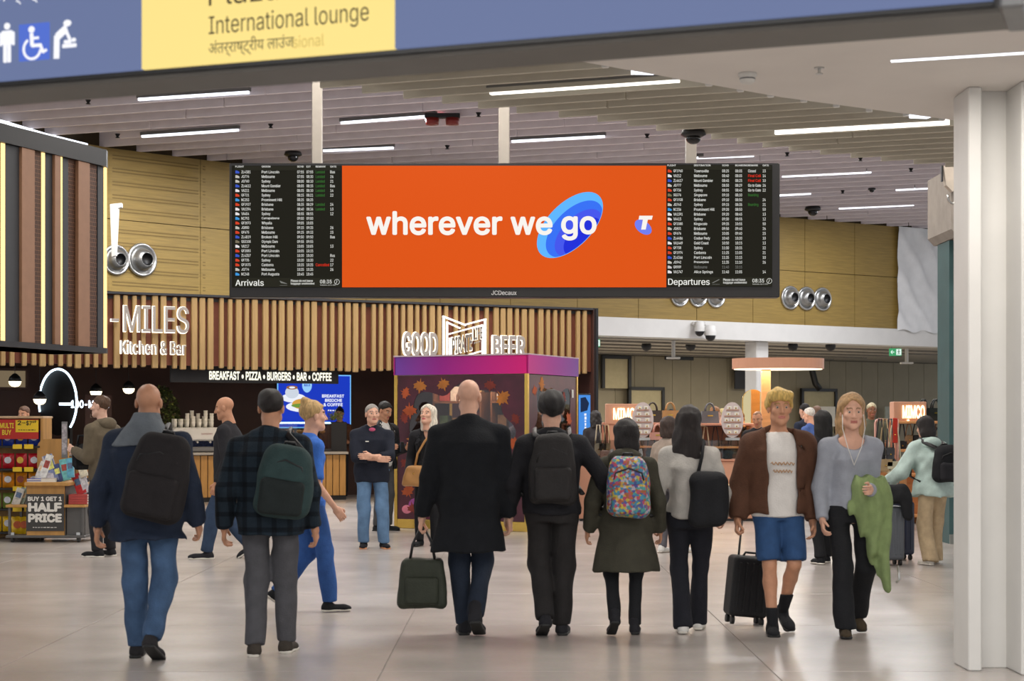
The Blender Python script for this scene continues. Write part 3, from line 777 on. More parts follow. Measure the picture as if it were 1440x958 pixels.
for nm, x0_, x1_, xa, xb, yb in (('Arrivals', 331, 371, 409, 450, 402.2), ('Departures', 939.5, 998, 1017, 1058, 400.8)):
    mb = MB()
    lt(mb, nm, x0_, yb + (2.4 if nm[0] == 'D' else 0), x1_, yb - 8.8, 0, .012, res=3)
    lt(mb, 'Please do not leave', xa, yb - 5.6, xa + 31, yb - 9, 0, .012); lt(mb, 'baggage unattended', xa, yb - 1.2, xa + 33, yb - 4.8, 0, .012)
    lt(mb, '08:35', xb, yb - 3.4, xb + 16.5, yb - 8.6, 0, .006); lt(mb, 'Wednesday, July 16, 2025', xb, yb - .2, xb + 22, yb - 2, 0, .0)
    cxx, cyy = xb + 23.8, yb - 5.6
    for t in range(20):
        a0, a1 = 2 * math.pi * t / 20, 2 * math.pi * (t + 1) / 20
        mb.add([(X(cxx + 3.8 * math.cos(q) * 1), YT, Z(cyy + 3.8 * math.sin(q))) for q in (a0, a1)] + [(X(cxx + 3.3 * math.cos(q)), YT, Z(cyy + 3.3 * math.sin(q))) for q in (a1, a0)], [(0, 3, 2, 1)], 0)
    mb.prism([(X(cxx - 2), Z(cyy + 2.4)), (X(cxx - 1.5), Z(cyy + 2.6)), (X(cxx + .3), Z(cyy)), (X(cxx), Z(cyy - 2.6)), (X(cxx - .4), Z(cyy - 2.6)), (X(cxx - .3), Z(cyy))], (0, YT, 0), AX, AZ, (0, 1, 0), .001)
    pa = xa - 16
    up = nm[0] == 'D'
    mb.prism([(X(pa), Z(yb - (3 if up else 7.5))), (X(pa + 10), Z(yb - (8 if up else 3.6))), (X(pa + 11), Z(yb - (7.4 if up else 2.6))), (X(pa + 2), Z(yb - (2.6 if up else 4)))], (0, YT, 0), AX, AZ, (0, 1, 0), .001, 1)
    mb.prism([(X(pa + .5), Z(yb - .6)), (X(pa + 11), Z(yb - .6)), (X(pa + 11), Z(yb - 1)), (X(pa + .5), Z(yb - 1))], (0, YT, 0), AX, AZ, (0, 1, 0), .001, 1)
    mb.build('footer_lettering', [M_fw, M_fgrey], LED)
M_post = mat('hanger grey', (168, 160, 150), 0.5, var=.04)
for x_, x2_ in ((437, 451), (701, 716.5), (966, 981)):
    MB().cbox(((X(x_) + X(x2_)) / 2, .16, Z(229) + (ZT + .3 - lz(229)) / 2 - .01), (X(x2_) - X(x_), .10, ZT + .3 - lz(229)), .008).build('hanger_post', M_post, LED)

# ------------------------------------------------------------------ small ceiling fittings
def dome_cam(px, py, z, r, label, m=M_black):
    p = ceil_pt(px, py, z)
    o = thing('dome_camera', label, 'camera', p, 0, 'security cameras on the ceiling')
    MB().lathe([(0, r * .55), (r * 1.1, r * .55), (r * 1.25, r * .1), (r * .9, -.1 * r), (0, -.1 * r)], n=16).build('mount', m, o)
    MB().ball((0, 0, -r * .25), (r * .75, r * .75, r * .6), 12).build('dome', mat('smoked dome', (12, 12, 14), .1), o)
dome_cam(412, 219, ZT - .06, .14, 'black dome camera hanging left of the first board post')
dome_cam(1143, 296, ZT - .06, .16, 'black dome camera on the far ceiling right of the flight board')
dome_cam(1226, 267, ZT - .04, .07, 'tiny black dome camera high on the right of the far ceiling')
dome_cam(975, 191, ZN - .02, .09, 'dark dome camera above the rightmost board post')
# smoke detector and sprinkler on the soffit
p = ceil_pt(1051, 103, ZS)
o = thing('smoke_detector', 'white round smoke detector on the soffit', 'detector', p)
MB().lathe([(0, 0), (.055, 0), (.055, -.018), (.045, -.025), (.045, -.05), (.03, -.062), (0, -.062)], n=18).build('detector_body', M_white, o)
MB().lathe([(.0455, -.03), (.0475, -.034), (.0455, -.038)], n=18).build('vent_ring', M_grey, o)
p = ceil_pt(1152, 95, ZS)
o = thing('sprinkler', 'small steel sprinkler head on the soffit', 'sprinkler', p)
MB().cyl((0, 0, 0), (0, 0, -.006), .03, n=14).build('escutcheon', M_chrome, o)
MB().cyl((0, 0, -.006), (0, 0, -.035), .009, n=10).build('stem', M_chrome, o)
MB().cyl((0, 0, -.035), (0, 0, -.039), .022, n=12).build('deflector', M_chrome, o)
p = ceil_pt(622, 163, ZT)
o = thing('alarm_beacon', 'pair of small red beacon lamps on the ceiling tinted for lilac light', 'beacon', p)
MB().cbox((0, 0, 0), (.6, .12, .08), .01).build('bracket', M_black, o)
for s_ in (-1, 1): MB().lathe([(0, -.16), (.11, -.15), (.12, -.04), (0, -.04)], (s_ * .17, 0, 0), 12).build('beacon_lens', mat('red lens', (120, 24, 16), .3), o)
# dark sprinkler dots along the far baffles
for i, (x_, y_) in enumerate(((372 / 3, 142), (1142 / 3, 176), (496 / 3, 190), (673, 160), (629, 206), (910, 190), (1107, 216), (1210, 223), (1281, 238), (1185, 269))):
    p = ceil_pt(x_, y_, ZT - .02)
    o = tag(MB().lathe([(0, .02), (.05, .02), (.02, -.03), (.045, -.05), (0, -.055)], n=8).build('ceiling_sprinkler', M_black), 'tiny dark sprinkler head on the far ceiling', 'sprinkler', 'sprinklers on the far ceiling'); o.location = p

# ------------------------------------------------------------------ round jet diffusers on the bamboo wall
def nozzle_proto():
    o = thing('air_nozzle', 'x', 'vent')
    MB().lathe([(.20, 0), (.335, 0), (.345, .03), (.335, .06), (.295, .075), (.285, .04), (.20, .03)], n=32).build('rim', M_chrome, o)
    MB().lathe([(.285, .04), (.25, .02), (.215, .13), (.14, .24), (.13, .24), (.125, .2)], n=32).build('cone', mat('nozzle cone', (150, 150, 148), .35, metal=.8), o)
    MB().lathe([(.126, .235), (.12, .1), (.0, .1)], n=24).build('throat', M_black, o)
    return o
noz = nozzle_proto(); first = True
NZ = [(160, 366, .9, 'round metal air nozzle half hidden behind the white wall bracket'), (196.5, 366, 1.0, 'round metal air nozzle highest on the curved bamboo wall above the slat sign'),
      (953, 415, .88, 'air nozzle peeking under the board, leftmost of its three'), (979, 416, .88, 'air nozzle peeking under the board, middle of its three'), (1004, 417, .88, 'air nozzle peeking under the board, rightmost of its three'),
      (1108.5, 419, .93, 'air nozzle right of the board, leftmost of its clear row of three'), (1131, 420, .93, 'air nozzle right of the board, middle of its clear row of three'), (1153.5, 421, .93, 'air nozzle right of the board, rightmost of its clear row of three')]
for x_, y_, sc_, lb in NZ:
    o = noz if first else copy_tree(noz); first = False
    p = wall_pt(x_); q = wall_pt(x_ + 20) - wall_pt(x_ - 20); n_ = Vector((q.y, -q.x, 0)).normalized()
    z_ = EYE + (HY - y_) / F * p.y
    o.location = (p.x + n_.x * .052, p.y + n_.y * .052, z_)
    o.rotation_euler = Matrix((n_.cross(Vector((0, 0, 1))) * -1, (0, 0, 0), (0, 0, 0))).to_euler()
    zax = (n_ + Vector((.15, -.1, -.1))).normalized() if False else n_
    xax = Vector((0, 0, 1)).cross(zax).normalized(); yax = zax.cross(xax)
    o.rotation_euler = Matrix((xax, yax, zax)).transposed().to_euler()
    o.scale = (sc_ * .95,) * 3
    o['label'] = lb; o['group'] = 'air nozzles on the bamboo wall'
# white bent bracket beside the fascia
p = wall_pt(158); n_ = Vector((.55, -.83, 0)).normalized()
o = MB().prism([(0.05, 0), (.12, .02), (.16, .86), (.22, .88), (.22, .95), (.02, .93)], (0, 0, 0), (1, 0, 0), (0, 0, 1), (0, 1, 0), .12).build('wall_bracket', M_white, fixn=True)
o.location = P(153, 361, 30.2); tag(o, 'white folded metal bracket jutting out beside the bronze fascia', 'bracket')
# cameras and exit signs under the white beam
def beam_pt(x, y, off): 
    h = hit(x, y, wall_pt(1000) + wn * off, wn); return h
p = beam_pt(989, 462, .3)
o = thing('bullet_camera', 'pair of white security cameras fixed under the white beam', 'camera', p)
MB().cbox((-.1, .05, .12), (.35, .2, .1), .02).build('bracket', M_white, o)
for dx, r, dz in ((-.10, .13, -.02), (.16, .15, -.12)):
    b_ = MB().lathe([(0, .2), (r * .8, .18), (r, .02), (r, -.06)], (dx, -.1, dz), 16).build('camera_housing', M_white, o)
    MB().ball((dx, -.1, dz - .07), r * .85, 12).build('camera_dome', M_black, b_)
def exit_sign(x0, y0, x1, y1, d, label, arrow):
    a_, b_ = P(x0, y1, d), P(x1, y0, d); w_, h_ = b_.x - a_.x, b_.z - a_.z
    o = thing('exit_sign', label, 'sign', ((a_.x + b_.x) / 2, d, a_.z), 0, 'green exit signs')
    MB().cbox((0, .04, h_ / 2), (w_, .07, h_), .006).build('sign_case', glow('exit green', (70, 165, 110), .9), o)
    MB().prism(rrect(.05 * w_, .1 * h_, .47 * w_, .9 * h_, .01), (0, .003, 0), AX, AZ, (0, 1, 0), .001).build('door_pictogram', glow('exit white', (226, 246, 236), 1.0), o, fixn=True)
    q = lambda pts: [(.26 * w_ + x * w_, y * h_) for x, y in pts]
    mb = MB()
    for pp in (ellipse(.0, .78, .04, .08, 10), [(-.03, .68), (.04, .68), (.03, .42), (-.03, .42)], [(-.02, .44), (.02, .44), (-.06, .16), (-.1, .16)], [(0, .44), (.04, .44), (.1, .2), (.06, .2)], [(-.12, .58), (.1, .64), (.1, .58), (-.12, .52)]):
        mb.prism(q(pp), (0, .001, 0), AX, AZ, (0, 1, 0), .001)
    mb.build('runner_pictogram', mat('exit runner', (40, 120, 80), .6), o, fixn=True)
    if arrow:
        MB().prism([(x * w_, y * h_) for x, y in ((-.42, .5), (-.28, .78), (-.24, .7), (-.31, .56), (-.1, .56), (-.1, .44), (-.31, .44), (-.24, .3), (-.28, .22))], (0, .002, 0), AX, AZ, (0, 1, 0), .001).build('arrow', MATS['exit white'], o, fixn=True)
    for s_ in (-1, 1): MB().cyl((s_ * w_ * .3, .04, h_), (s_ * w_ * .3, .04, ZB0 + .03 - a_.z), .008, n=6).build('hanger', M_grey, o)
exit_sign(1251, 490, 1268, 500.5, 46.4, 'green exit sign with white arrow beside the teal wall', True)
exit_sign(829, 477, 844, 488, 40.35, 'green running man exit sign at the end of the slat canopy', False)
for x_, y0_, y1_, d_, lb in ((947, 478, 505, 43.0, 'white ceiling rod with foot plate left of the round lit canopy'), (1275, 490, 512, 47.5, 'white ceiling rod with foot plate right of the arrow exit sign')):
    a_, b_ = P(x_, y1_, d_), P(x_, y0_, d_)
    o = thing('ceiling_rod', lb, 'rod', a_, 0, 'white ceiling rods')
    MB().cyl((0, 0, .05), (0, 0, ZB0 + .02 - a_.z), .05, n=10).build('rod', M_white, o); MB().cbox((0, 0, .025), (.34, .2, .05), .01).build('foot_plate', M_white, o)
for i, (x_, y_) in enumerate(((1059, 483), (1115, 486), (1168, 488), (971, 490), (909, 501))):
    p = P(x_, y_, 44.6); o = tag(MB().lathe([(0, .12), (.12, .1), (.14, .03), (.1, -.06), (0, -.1)], n=12).build('small_dome_camera', M_dark), 'small grey dome camera under the low back-room ceiling', 'camera', 'small dome cameras in the back room'); o.location = (p.x, p.y, ZB0 - .08)
# ------------------------------------------------------------------ slat canopy of the kitchen bar
cA = Vector((-8.7, 29.0, 0)); cB = Vector((1.58, 34.1, 0)); cdir = (cB - cA).normalized(); cn = Vector((cdir.y, -cdir.x, 0)); CA = math.atan2(cdir.y, cdir.x)
clen = (cB - cA).length
CZ0, CZ1 = 2.51, 3.80
CAN = thing('slat_canopy', 'bar canopy faced with upright golden timber slats over a russet backing', 'canopy', (cA.x, cA.y, 0), CA)
# local frame: x along the canopy, y backwards, z up
def can(x, y, off=0.0):
    """pixel -> canopy-local x, z on the plane off metres in front of the backing"""
    h = hit(x, y, cA + cn * off, cn); return (h - cA).dot(cdir), h.z
M_russet = mat('russet backing', (104, 52, 32), 0.7, var=.12, scale=4)
M_slat = mat('pale oak slat', (156, 126, 80), 0.55, var=.14, scale=3, stretch=(6, 6, .6))
MB().box((clen / 2 - 1.2, .06, (CZ0 + CZ1) / 2 + .03), (clen + 2.4, .10, CZ1 - CZ0 - .06)).build('backing', M_russet, CAN)
MB().box((clen / 2 - 1.2, .05, CZ1 + .02), (clen + 2.4, .30, .04)).build('top_trim', M_dark, CAN)
MB().box((clen / 2 - 1.2, 2.5, CZ1 - .05), (clen + 2.4, 5.0, .06)).build('canopy_roof', M_dark, CAN)
MB().box((clen + .03, 2.2, (CZ1 + .0) / 2), (.06, 4.6, CZ1 + .04)).build('end_panel', mat('dark red-brown wall', (62, 34, 24), 0.6, var=.15, scale=2), CAN)
MB().box((clen + .06, -.02, (CZ1 + .04) / 2), (.10, .16, CZ1 + .04)).build('end_post', M_black, CAN)
sl_me = MB().cbox((0, 0, 0), (.078, .085, CZ1 - CZ0 - .02), .012).mesh('slat')
sl_me2 = MB().cbox((0, 0, 0), (.105, .085, CZ1 - CZ0 - .0), .012).mesh('slat')
rs = random.Random(11); t = -2.2
while t < clen - .05:
    big = rs.random() < .35
    o = obj('slat', sl_me2 if big else sl_me, M_slat, CAN)
    o.location = (t, -.035, (CZ0 + CZ1) / 2 - (.008 if big else 0) + rs.uniform(-.012, .012))
    t += rs.choice((.145, .15, .16, .16, .205))
# back-lit letters on the slats
M_face = mat('letter face grey', (152, 144, 138), 0.5, metal=.2, var=.04)
M_halo = glow('letter halo white', (255, 246, 228), 2.2)
def halo_word(s, x0, yb, x1, yt, label, bold=.0, name='lettering_sign', group=None):
    """grey raised letters, with a lit rear rim spilling onto the slats"""
    (u0, v0), (u1, v1) = can(x0, yb, .16), can(x1, yt, .16)
    o = thing(name, label, 'sign', (cA + cdir * u0 + cn * .0) + Vector((0, 0, v0)), CA, group)
    mb = MB(); text_on(mb, s, (0, -.17, 0), AX, AZ, u1 - u0, v1 - v0, 0, bold, .03, 3); mb.build('letter_face', M_face, o)
    mb = MB(); text_on(mb, s, (-.012, -.10, -.012), AX, AZ, u1 - u0 + .024, v1 - v0 + .024, 0, bold + .012, .022, 3); mb.build('letter_glow', M_halo, o)
    return o
halo_word('100-MILES', 94, 464.5, 266, 432, 'tall grey back-lit kitchen name letters on the slat canopy', .004)
halo_word('Kitchen & Bar', 171, 497, 262, 481, 'small grey back-lit Kitchen and Bar lettering on the slats', .004)
halo_word('GOOD', 568, 500, 616, 468, 'grey back-lit GOOD letters above the purple kiosk', .02)
halo_word('BEER', 694, 502, 739, 473, 'grey back-lit BEER letters above the purple kiosk', .02)
# folded-map brewery emblem between them
(u0, v0), (u1, v1) = can(624, 500, .16), can(685, 446, .16)
EM = thing('brewery_emblem', 'white outlined folded-flag brewery emblem between GOOD and BEER', 'sign', cA + cdir * u0 + Vector((0, 0, v0)), CA)
W_, H_ = u1 - u0, v1 - v0
def eb(mb, x0, y0, x1, y1, t, mi=0, y=-.13):
    mb.prism([(a_ * W_, b_ * H_) for a_, b_ in bar(x0, y0, x1, y1, t)], (0, y, 0), AX, AZ, (0, 1, 0), .04, mi)
mb = MB()
for q in ((.02, -.25, .02, 1.0, .035), (.98, -.25, .98, .94, .035), (0, .99, .53, .78, .035), (.53, .80, 1.0, .95, .035), (.1, -.25, .1, .86, .03), (.10, .84, .40, .70, .03), (.10, .53, .92, .80, .03), (.92, -.25, .92, .80, .03), (.16, -.25, .16, .45, .02), (.5, .0, .92, .14, .03)):
    eb(mb, *q)
mb.build('emblem_outline', glow('emblem white tube', (255, 252, 244), 2.2), EM, fixn=True)
mb = MB()
def skew_text(mb, s, x0, y0, x1, y1, rise, mi=0):
    v, fs, asp = text_geo(s, .03, 2)
    mb.add([((x0 + (x1 - x0) * float(p[0])) * W_, -.15, (y0 + (y1 - y0) * float(p[1]) + rise * (x0 + (x1 - x0) * float(p[0]))) * H_) for p in v], fs, mi)
skew_text(mb, 'PIRATE', .19, -.02, .66, .40, .26); skew_text(mb, 'LIFE', .68, .25, .90, .56, .22); dashes(mb, (.70 * W_, -.15, .30 * H_), (.95, 0, .3), AZ, .22 * W_, .05 * H_, 4)
mb.build('emblem_lettering', M_face, EM)
mb = MB(); mb.v = []; 
skew_text(mb, 'PIRATE', .175, -.04, .675, .42, .26); skew_text(mb, 'LIFE', .67, .24, .91, .57, .22)
g = mb.build('emblem_glow', M_halo, EM); g.location.y = .02

# ------------------------------------------------------------------ bar interior
M_bar = mat('dark red-brown wall', (62, 34, 24), 0.6, var=.15, scale=2)
bo = 4.8
w = MB().box((clen / 2 - 2, bo, 1.9), (clen + 5, .2, 3.8)).build('wall_bar', M_bar); w.location = cA; w.rotation_euler[2] = CA
tag(w, 'dark red-brown rear wall of the kitchen bar', 'wall', kind='structure')
def bar_pt(x, y, off):
    """pixel -> canopy-local x, z on the plane off metres behind the canopy face"""
    h = hit(x, y, cA - cn * off, cn); return (h - cA).dot(cdir), h.z
def loc(u, off, z): return cA + cdir * u - cn * off + Vector((0, 0, z))
# header lettering strip
u0, v0 = bar_pt(240, 537.5, .35); u1, v1 = bar_pt(476, 518, .35)
o = thing('header_strip', 'black header strip with white breakfast, pizza, burgers, bar, coffee lettering', 'sign', loc(u0, .35, v0), CA)
MB().box(((u1 - u0) / 2, .03, (v1 - v0) / 2), (u1 - u0, .06, v1 - v0)).build('strip', M_black, o)
a0, b0 = bar_pt(294, 534.3, .35); a1, b1 = bar_pt(466, 524.3, .35)
mb = MB(); text_on(mb, 'BREAKFAST • PIZZA • BURGERS • BAR • COFFEE', (a0 - u0, -.008, b0 - v0), AX, AZ, a1 - a0, b1 - b0, 0, .03, 0, 3)
mb.build('lettering', glow('header letters', (250, 246, 226), 1.3), o)
MB().cyl((.1, .03, v1 - v0), (.1, .03, CZ1 - .1 - v0), .02, n=6).build('hanger', M_black, o); MB().cyl((u1 - u0 - .1, .03, v1 - v0), (u1 - u0 - .1, .03, CZ1 - .1 - v0), .02, n=6).build('hanger', M_black, o)
# timber-fronted counter
gA, gB = G(95, 710), G(487, 703)
bd = (gB - gA).normalized(); BA = math.atan2(bd.y, bd.x); bl = (gB - gA).length
CT = thing('bar_counter', 'long bar counter with upright timber boards and pale stone top', 'counter', gA, BA)
M_oak = mat('warm oak board', (186, 138, 74), .5, var=.16, scale=4, stretch=(3, 3, .5))
MB().box((bl / 2, .33, .46), (bl, .58, .92)).build('carcass', M_dark, CT)
MB().cbox((bl / 2, .30, .945), (bl + .06, .72, .05), .008).build('worktop', mat('pale stone top', (172, 166, 158), .3, var=.06, scale=10), CT)
MB().box((bl / 2, .08, .04), (bl, .1, .08)).build('kickboard', M_black, CT)
n_ = int(bl / .14); bme = MB().cbox((0, 0, 0), (bl / n_ - .014, .03, .82), .006).mesh('front_board')
for i in range(n_):
    ob = obj('front_board', bme, M_oak, CT); ob.location = ((i + .5) * bl / n_, .025, .50)
def on_counter(u, dy=.3): return gA + bd * u + Vector((-bd.y, bd.x, 0)) * dy + Vector((0, 0, .97))
def cu(px):   # counter-local x of a pixel column
    r = Vector(((px - CX) / F, 1, 0)); nn = Vector((bd.y, -bd.x, 0)); t = gA.dot(nn) / r.dot(nn); return (r * t - gA).dot(bd)
# coffee machine, cups, cake case
u = cu(278)
o = thing('coffee_machine', 'white coffee machine on the bar counter stacked with cups', 'machine', on_counter(u, .3), BA)
MB().cbox((0, 0, .36), (.95, .5, .26), .03).build('body', M_white, o); MB().cbox((0, .02, .06), (.95, .44, .10), .02).build('drip_tray', M_grey, o)
for s_ in (-.44, .44): MB().box((s_, .05, .18), (.06, .4, .2)).build('side_panel', M_white, o)
MB().box((0, .2, .18), (.84, .06, .2)).build('splash_panel', mat('blue mosaic', (44, 66, 120), .4, var=.5, scale=30), o)
for k in range(3): MB().cyl((-.25 + k * .25, -.18, .23), (-.25 + k * .25, -.30, .20), .02, n=8).build('portafilter', M_chrome, o)
mb = MB(); text_on(mb, 'SANREMO', (.08, -.256, .35), AX, AZ, .22, .03); mb.build('lettering', mat('red print', (130, 30, 26), .5), o)
cup_me = MB().lathe([(0, 0), (.03, 0), (.042, .11), (.039, .11), (.03, .01), (0, .01)], n=12).mesh('paper_cup')
M_cup = mat('paper white', (226, 222, 212), .6, var=.03)
cp = on_counter(u, .3)
k = 0
for i in range(7):
    for j in range(2):
        hh = 1 + (i * 3 + j * 2) % 4 if i > 1 else 1
        for q in range(hh + 1):
            o = obj('paper_cup', cup_me, M_cup); o.location = cp + bd * (-.40 + i * .12) + Vector((-bd.y, bd.x, 0)) * (-.1 + j * .14) + Vector((0, 0, .492 + q * .055))
            tag(o, 'white paper cup in the stacks on top of the coffee machine', 'cup', 'paper cups on the coffee machine'); k += 1
u = cu(425)
o = thing('cake_display', 'glass cake display with bright tube lamp and pastries on the bar counter', 'display', on_counter(u, .32), BA)
cw = cu(468) - cu(384)
MB().cbox((0, 0, .03), (cw, .55, .06), .01).build('display_base', M_dark, o); MB().box((0, 0, .36), (cw - .04, .5, .015)).build('display_shelf', glass('case glass'), o)
MB().cbox((0, -.2, .58), (cw, .06, .03), .008).build('tube_lamp', glow('case tube', (190, 232, 246), 3.5), o)
for s_ in (-1, 1): MB().box((s_ * cw / 2, 0, .3), (.012, .5, .56)).build('side_pane', MATS['case glass'], o)
MB().box((0, -.25, .3), (cw, .008, .52)).build('front_pane', MATS['case glass'], o)
cpp = on_counter(u, .32); cr_me = MB().ball((0, 0, .035), (.07, .045, .04), 10).mesh('pastry'); M_past = mat('golden pastry', (196, 124, 54), .6, var=.3, scale=30)
for i in range(9):
    for lv in (.06, .37):
        ob = obj('pastry', cr_me, M_past); ob.location = cpp + bd * (-cw / 2 + .13 + i * (cw - .26) / 8) + Vector((-bd.y, bd.x, 0)) * (-.1 + .12 * (i % 2)) + Vector((0, 0, lv)); ob.rotation_euler[2] = i * .7
        tag(ob, 'golden pastry inside the lit cake display', 'pastry', 'pastries in the cake display')
# plant in a pot on the counter end
u = cu(238); pp = on_counter(u, .75); pp.z = 0
PL = thing('potted_ficus', 'bushy dark green potted ficus standing behind the bar counter', 'plant', pp)
MB().lathe([(0, 0), (.22, 0), (.28, .55), (.25, .55), (.24, .5), (0, .5)], n=18).build('pot', M_dark, PL)
MB().tube([(0, 0, .45), (.02, .01, .9), (-.02, 0, 1.3), (.01, .0, 1.9)], [.035, .03, .022, .012], 8).build('trunk', mat('bark', (78, 56, 36), .8, var=.2), PL)
rs = random.Random(5); mb = MB()
for i in range(1500):
    th, ph = rs.uniform(0, 6.28), math.acos(rs.uniform(-1, 1)); r = rs.uniform(.55, 1) ** .5
    zc = 1.68 + .62 * r * math.cos(ph); R = .44 * (1.05 - .3 * (zc - 1.1))
    c = Vector((R * r * math.sin(ph) * math.cos(th), R * r * math.sin(ph) * math.sin(th), zc))
    d1 = Vector((rs.uniform(-1, 1), rs.uniform(-1, 1), rs.uniform(-.6, .8))).normalized(); d2 = d1.orthogonal().normalized(); ll, ww = .045, .018
    mb.add([c - d1 * ll, c + d2 * ww, c + d1 * ll, c - d2 * ww], [(0, 1, 2, 3)], 0 if rs.random() < .8 else 1)
f_ = mb.build('foliage', [mat('ficus leaf', (58, 70, 32), .5, var=.3), mat('ficus leaf bright', (116, 124, 60), .5, var=.3)], PL); f_['kind'] = 'stuff'
for k in range(5):
    a_ = k * 1.26; MB().tube([(0, 0, 1.2 + .1 * k), (.15 * math.cos(a_), .15 * math.sin(a_), 1.45 + .1 * k), (.3 * math.cos(a_), .3 * math.sin(a_), 1.6 + .1 * k)], .008, 5).build('branch', MATS['bark'], PL)
# menu screen on the rear wall
off = bo - .16
u0, v0 = bar_pt(389, 603, off); u1, v1 = bar_pt(494, 527, off); W2, H2 = u1 - u0, v1 - v0
o = thing('menu_screen', 'bright blue menu screen picturing a coffee cup and breakfast brioche', 'screen', loc(u0, off, v0), CA)
MB().cbox((W2 / 2, .03, H2 / 2), (W2, .06, H2), .008).build('screen_frame', M_black, o)
MB().box((W2 / 2, -.003, H2 / 2), (W2 - .02, .006, H2 - .02)).build('screen_border', glow('menu pale blue', (120, 190, 250), 1.0), o)
MB().box((W2 / 2 - .0, -.007, H2 / 2), (W2 - .07, .004, H2 - .07)).build('screen_face', glow('menu blue', (28, 58, 190), 1.0), o)
M_mw = glow('menu white', (236, 240, 250), 1.0)
def mt(s, x0, y0, x1, y1):
    mb = MB(); text_on(mb, s, (x0 * W2, -.012, y0 * H2), AX, AZ, (x1 - x0) * W2, (y1 - y0) * H2, 0, .03, 0, 2); return mb.build('lettering', M_mw, o)
mt('BREAKFAST', .60, .57, .90, .63); mt('BRIOCHE', .64, .49, .87, .55); mt('& COFFEE', .62, .41, .88, .47); mb = MB(); dashes(mb, (.68 * W2, -.012, .32 * H2), AX, AZ, .18 * W2, .03 * H2, 6); mb.build('small_print', M_mw, o)
def disc(name, cx, cy, rx, ry, m, dy): return MB().prism([(x * W2, y * H2) for x, y in ellipse(cx, cy, rx, ry, 28)], (0, dy, 0), AX, AZ, (0, 1, 0), .001).build(name, m, o, fixn=True)
disc('saucer_print', .22, .56, .16, .085, M_mw, -.012); disc('cup_print', .20, .66, .09, .11, glow('menu cup', (206, 214, 226), 1.0), -.014); disc('coffee_print', .20, .75, .075, .035, glow('menu coffee', (150, 96, 50), 1.0), -.016); disc('foam_print', .20, .75, .04, .018, M_mw, -.018)
disc('plate_print', .36, .40, .24, .10, M_mw, -.012); disc('brioche_print', .36, .45, .16, .10, glow('menu brioche', (214, 160, 70), 1.0), -.014); disc('filling_print', .34, .42, .15, .04, glow('menu green', (110, 150, 60), 1.0), -.016)
disc('price_bubble', .40, .80, .065, .14, glow('menu bubble', (150, 204, 250), 1.0), -.012)
mb = MB(); text_on(mb, '$20.5', (.36 * W2, -.016, .77 * H2), AX, AZ, .08 * W2, .05 * H2, 0, .03); mb.build('lettering', MATS['menu blue'], o)
# neon ring sign with lettering
pr = P(83, 566, 32.4)
o = thing('neon_ring_sign', 'large glowing white neon ring with kitchen name lettering on dark glass', 'sign', pr, math.radians(-42))
R_ = .63
MB().lathe([(0, 0), (R_, 0), (R_, .02), (0, .02)], n=48, M=Matrix.Rotation(math.pi / 2, 3, 'X')).build('dark_disc', mat('dark glass disc', (22, 17, 15), .7, var=.2, spec=.2), o)
seg = [(R_ * math.cos(t), -.03, R_ * math.sin(t)) for t in [math.radians(-48 + 4 * i) for i in range(62)]]
MB().tube(seg, .02, 8).build('neon_tube', glow('neon white', (214, 238, 255), 4.0), o)
MB().box((0, .25, -.9), (.06, .06, 2.2)).build('stand_post', M_black, o)
o2 = thing('neon_name_sign', 'small white neon 100 miles lettering beside the glowing ring', 'sign', P(83, 574, 31.9), CA)
mb = MB(); text_on(mb, '—', (0, 0, .05), AX, AZ, .25, .05, 0, .02); text_on(mb, '100-MILES', (.22, 0, 0), AX, AZ, .72, .15, 0, .03, 0, 2); mb.build('neon_lettering', glow('neon letters', (224, 240, 255), 3.0), o2)
mb = MB(); text_on(mb, 'Locally', (.58, 0, -.20), AX, AZ, .3, .09, 0, .01); mb.build('small_lettering', mat('sign grey print', (150, 130, 116), .6), o2)
MB().box((.74, .03, -.25), (.5, .02, 1.0)).build('backing_board', M_bar, o2)
# lit recess and pendants
u0, v0 = bar_pt(-40, 546, 4.6); u1, v1 = bar_pt(38, 520, 4.6)
o = thing('serving_hatch', 'dimly lit serving hatch in the dark bar wall under the slats', 'hatch', loc(u0, 4.6, v0), CA)
MB().box(((u1 - u0) / 2, .05, (v1 - v0) / 2), (u1 - u0, .02, v1 - v0)).build('lit_back', glow('hatch glow', (128, 112, 88), .8), o)
for dz in (0, v1 - v0): MB().box(((u1 - u0) / 2, .0, dz), (u1 - u0 + .08, .14, .05)).build('hatch_frame', M_bar, o)
MB().box((u1 - u0, .0, (v1 - v0) / 2), (.05, .14, v1 - v0)).build('hatch_frame', M_bar, o)
def pendant(px, py, d, label):
    p = P(px, py, d); o = thing('pendant_lamp', label, 'lamp', p, 0, 'dome pendant lamps in the bar')
    MB().lathe([(.015, .17), (.04, .16), (.10, .10), (.125, .02), (.12, .02), (.09, .09), (0, .13)], n=16).build('shade', M_black, o)
    MB().lathe([(.118, .02), (.10, -.04), (.06, -.075), (0, -.085)], n=16).build('diffuser', glow('pendant glow', (255, 236, 196), 3.0), o)
    MB().cyl((0, 0, .16), (0, 0, CZ1 - .1 - p.z), .006, n=5).build('cord', M_black, o)
pendant(21, 538, 31.8, 'dome pendant lamp in front of the lit serving hatch'); pendant(56, 563, 31.0, 'dome pendant lamp overlapping the left side of the neon ring'); pendant(135, 552, 33.2, 'dome pendant lamp right of the neon ring above the profile man')
pendant(181, 548, 33.5, 'dome pendant lamp just left of the ficus'); pendant(154, 563, 35.5, 'dome pendant lamp peeking behind the profile man')
area_light('bar_light', loc(6.0, 1.6, 2.4), 6, .3, 55, (1, .82, .6), CA)
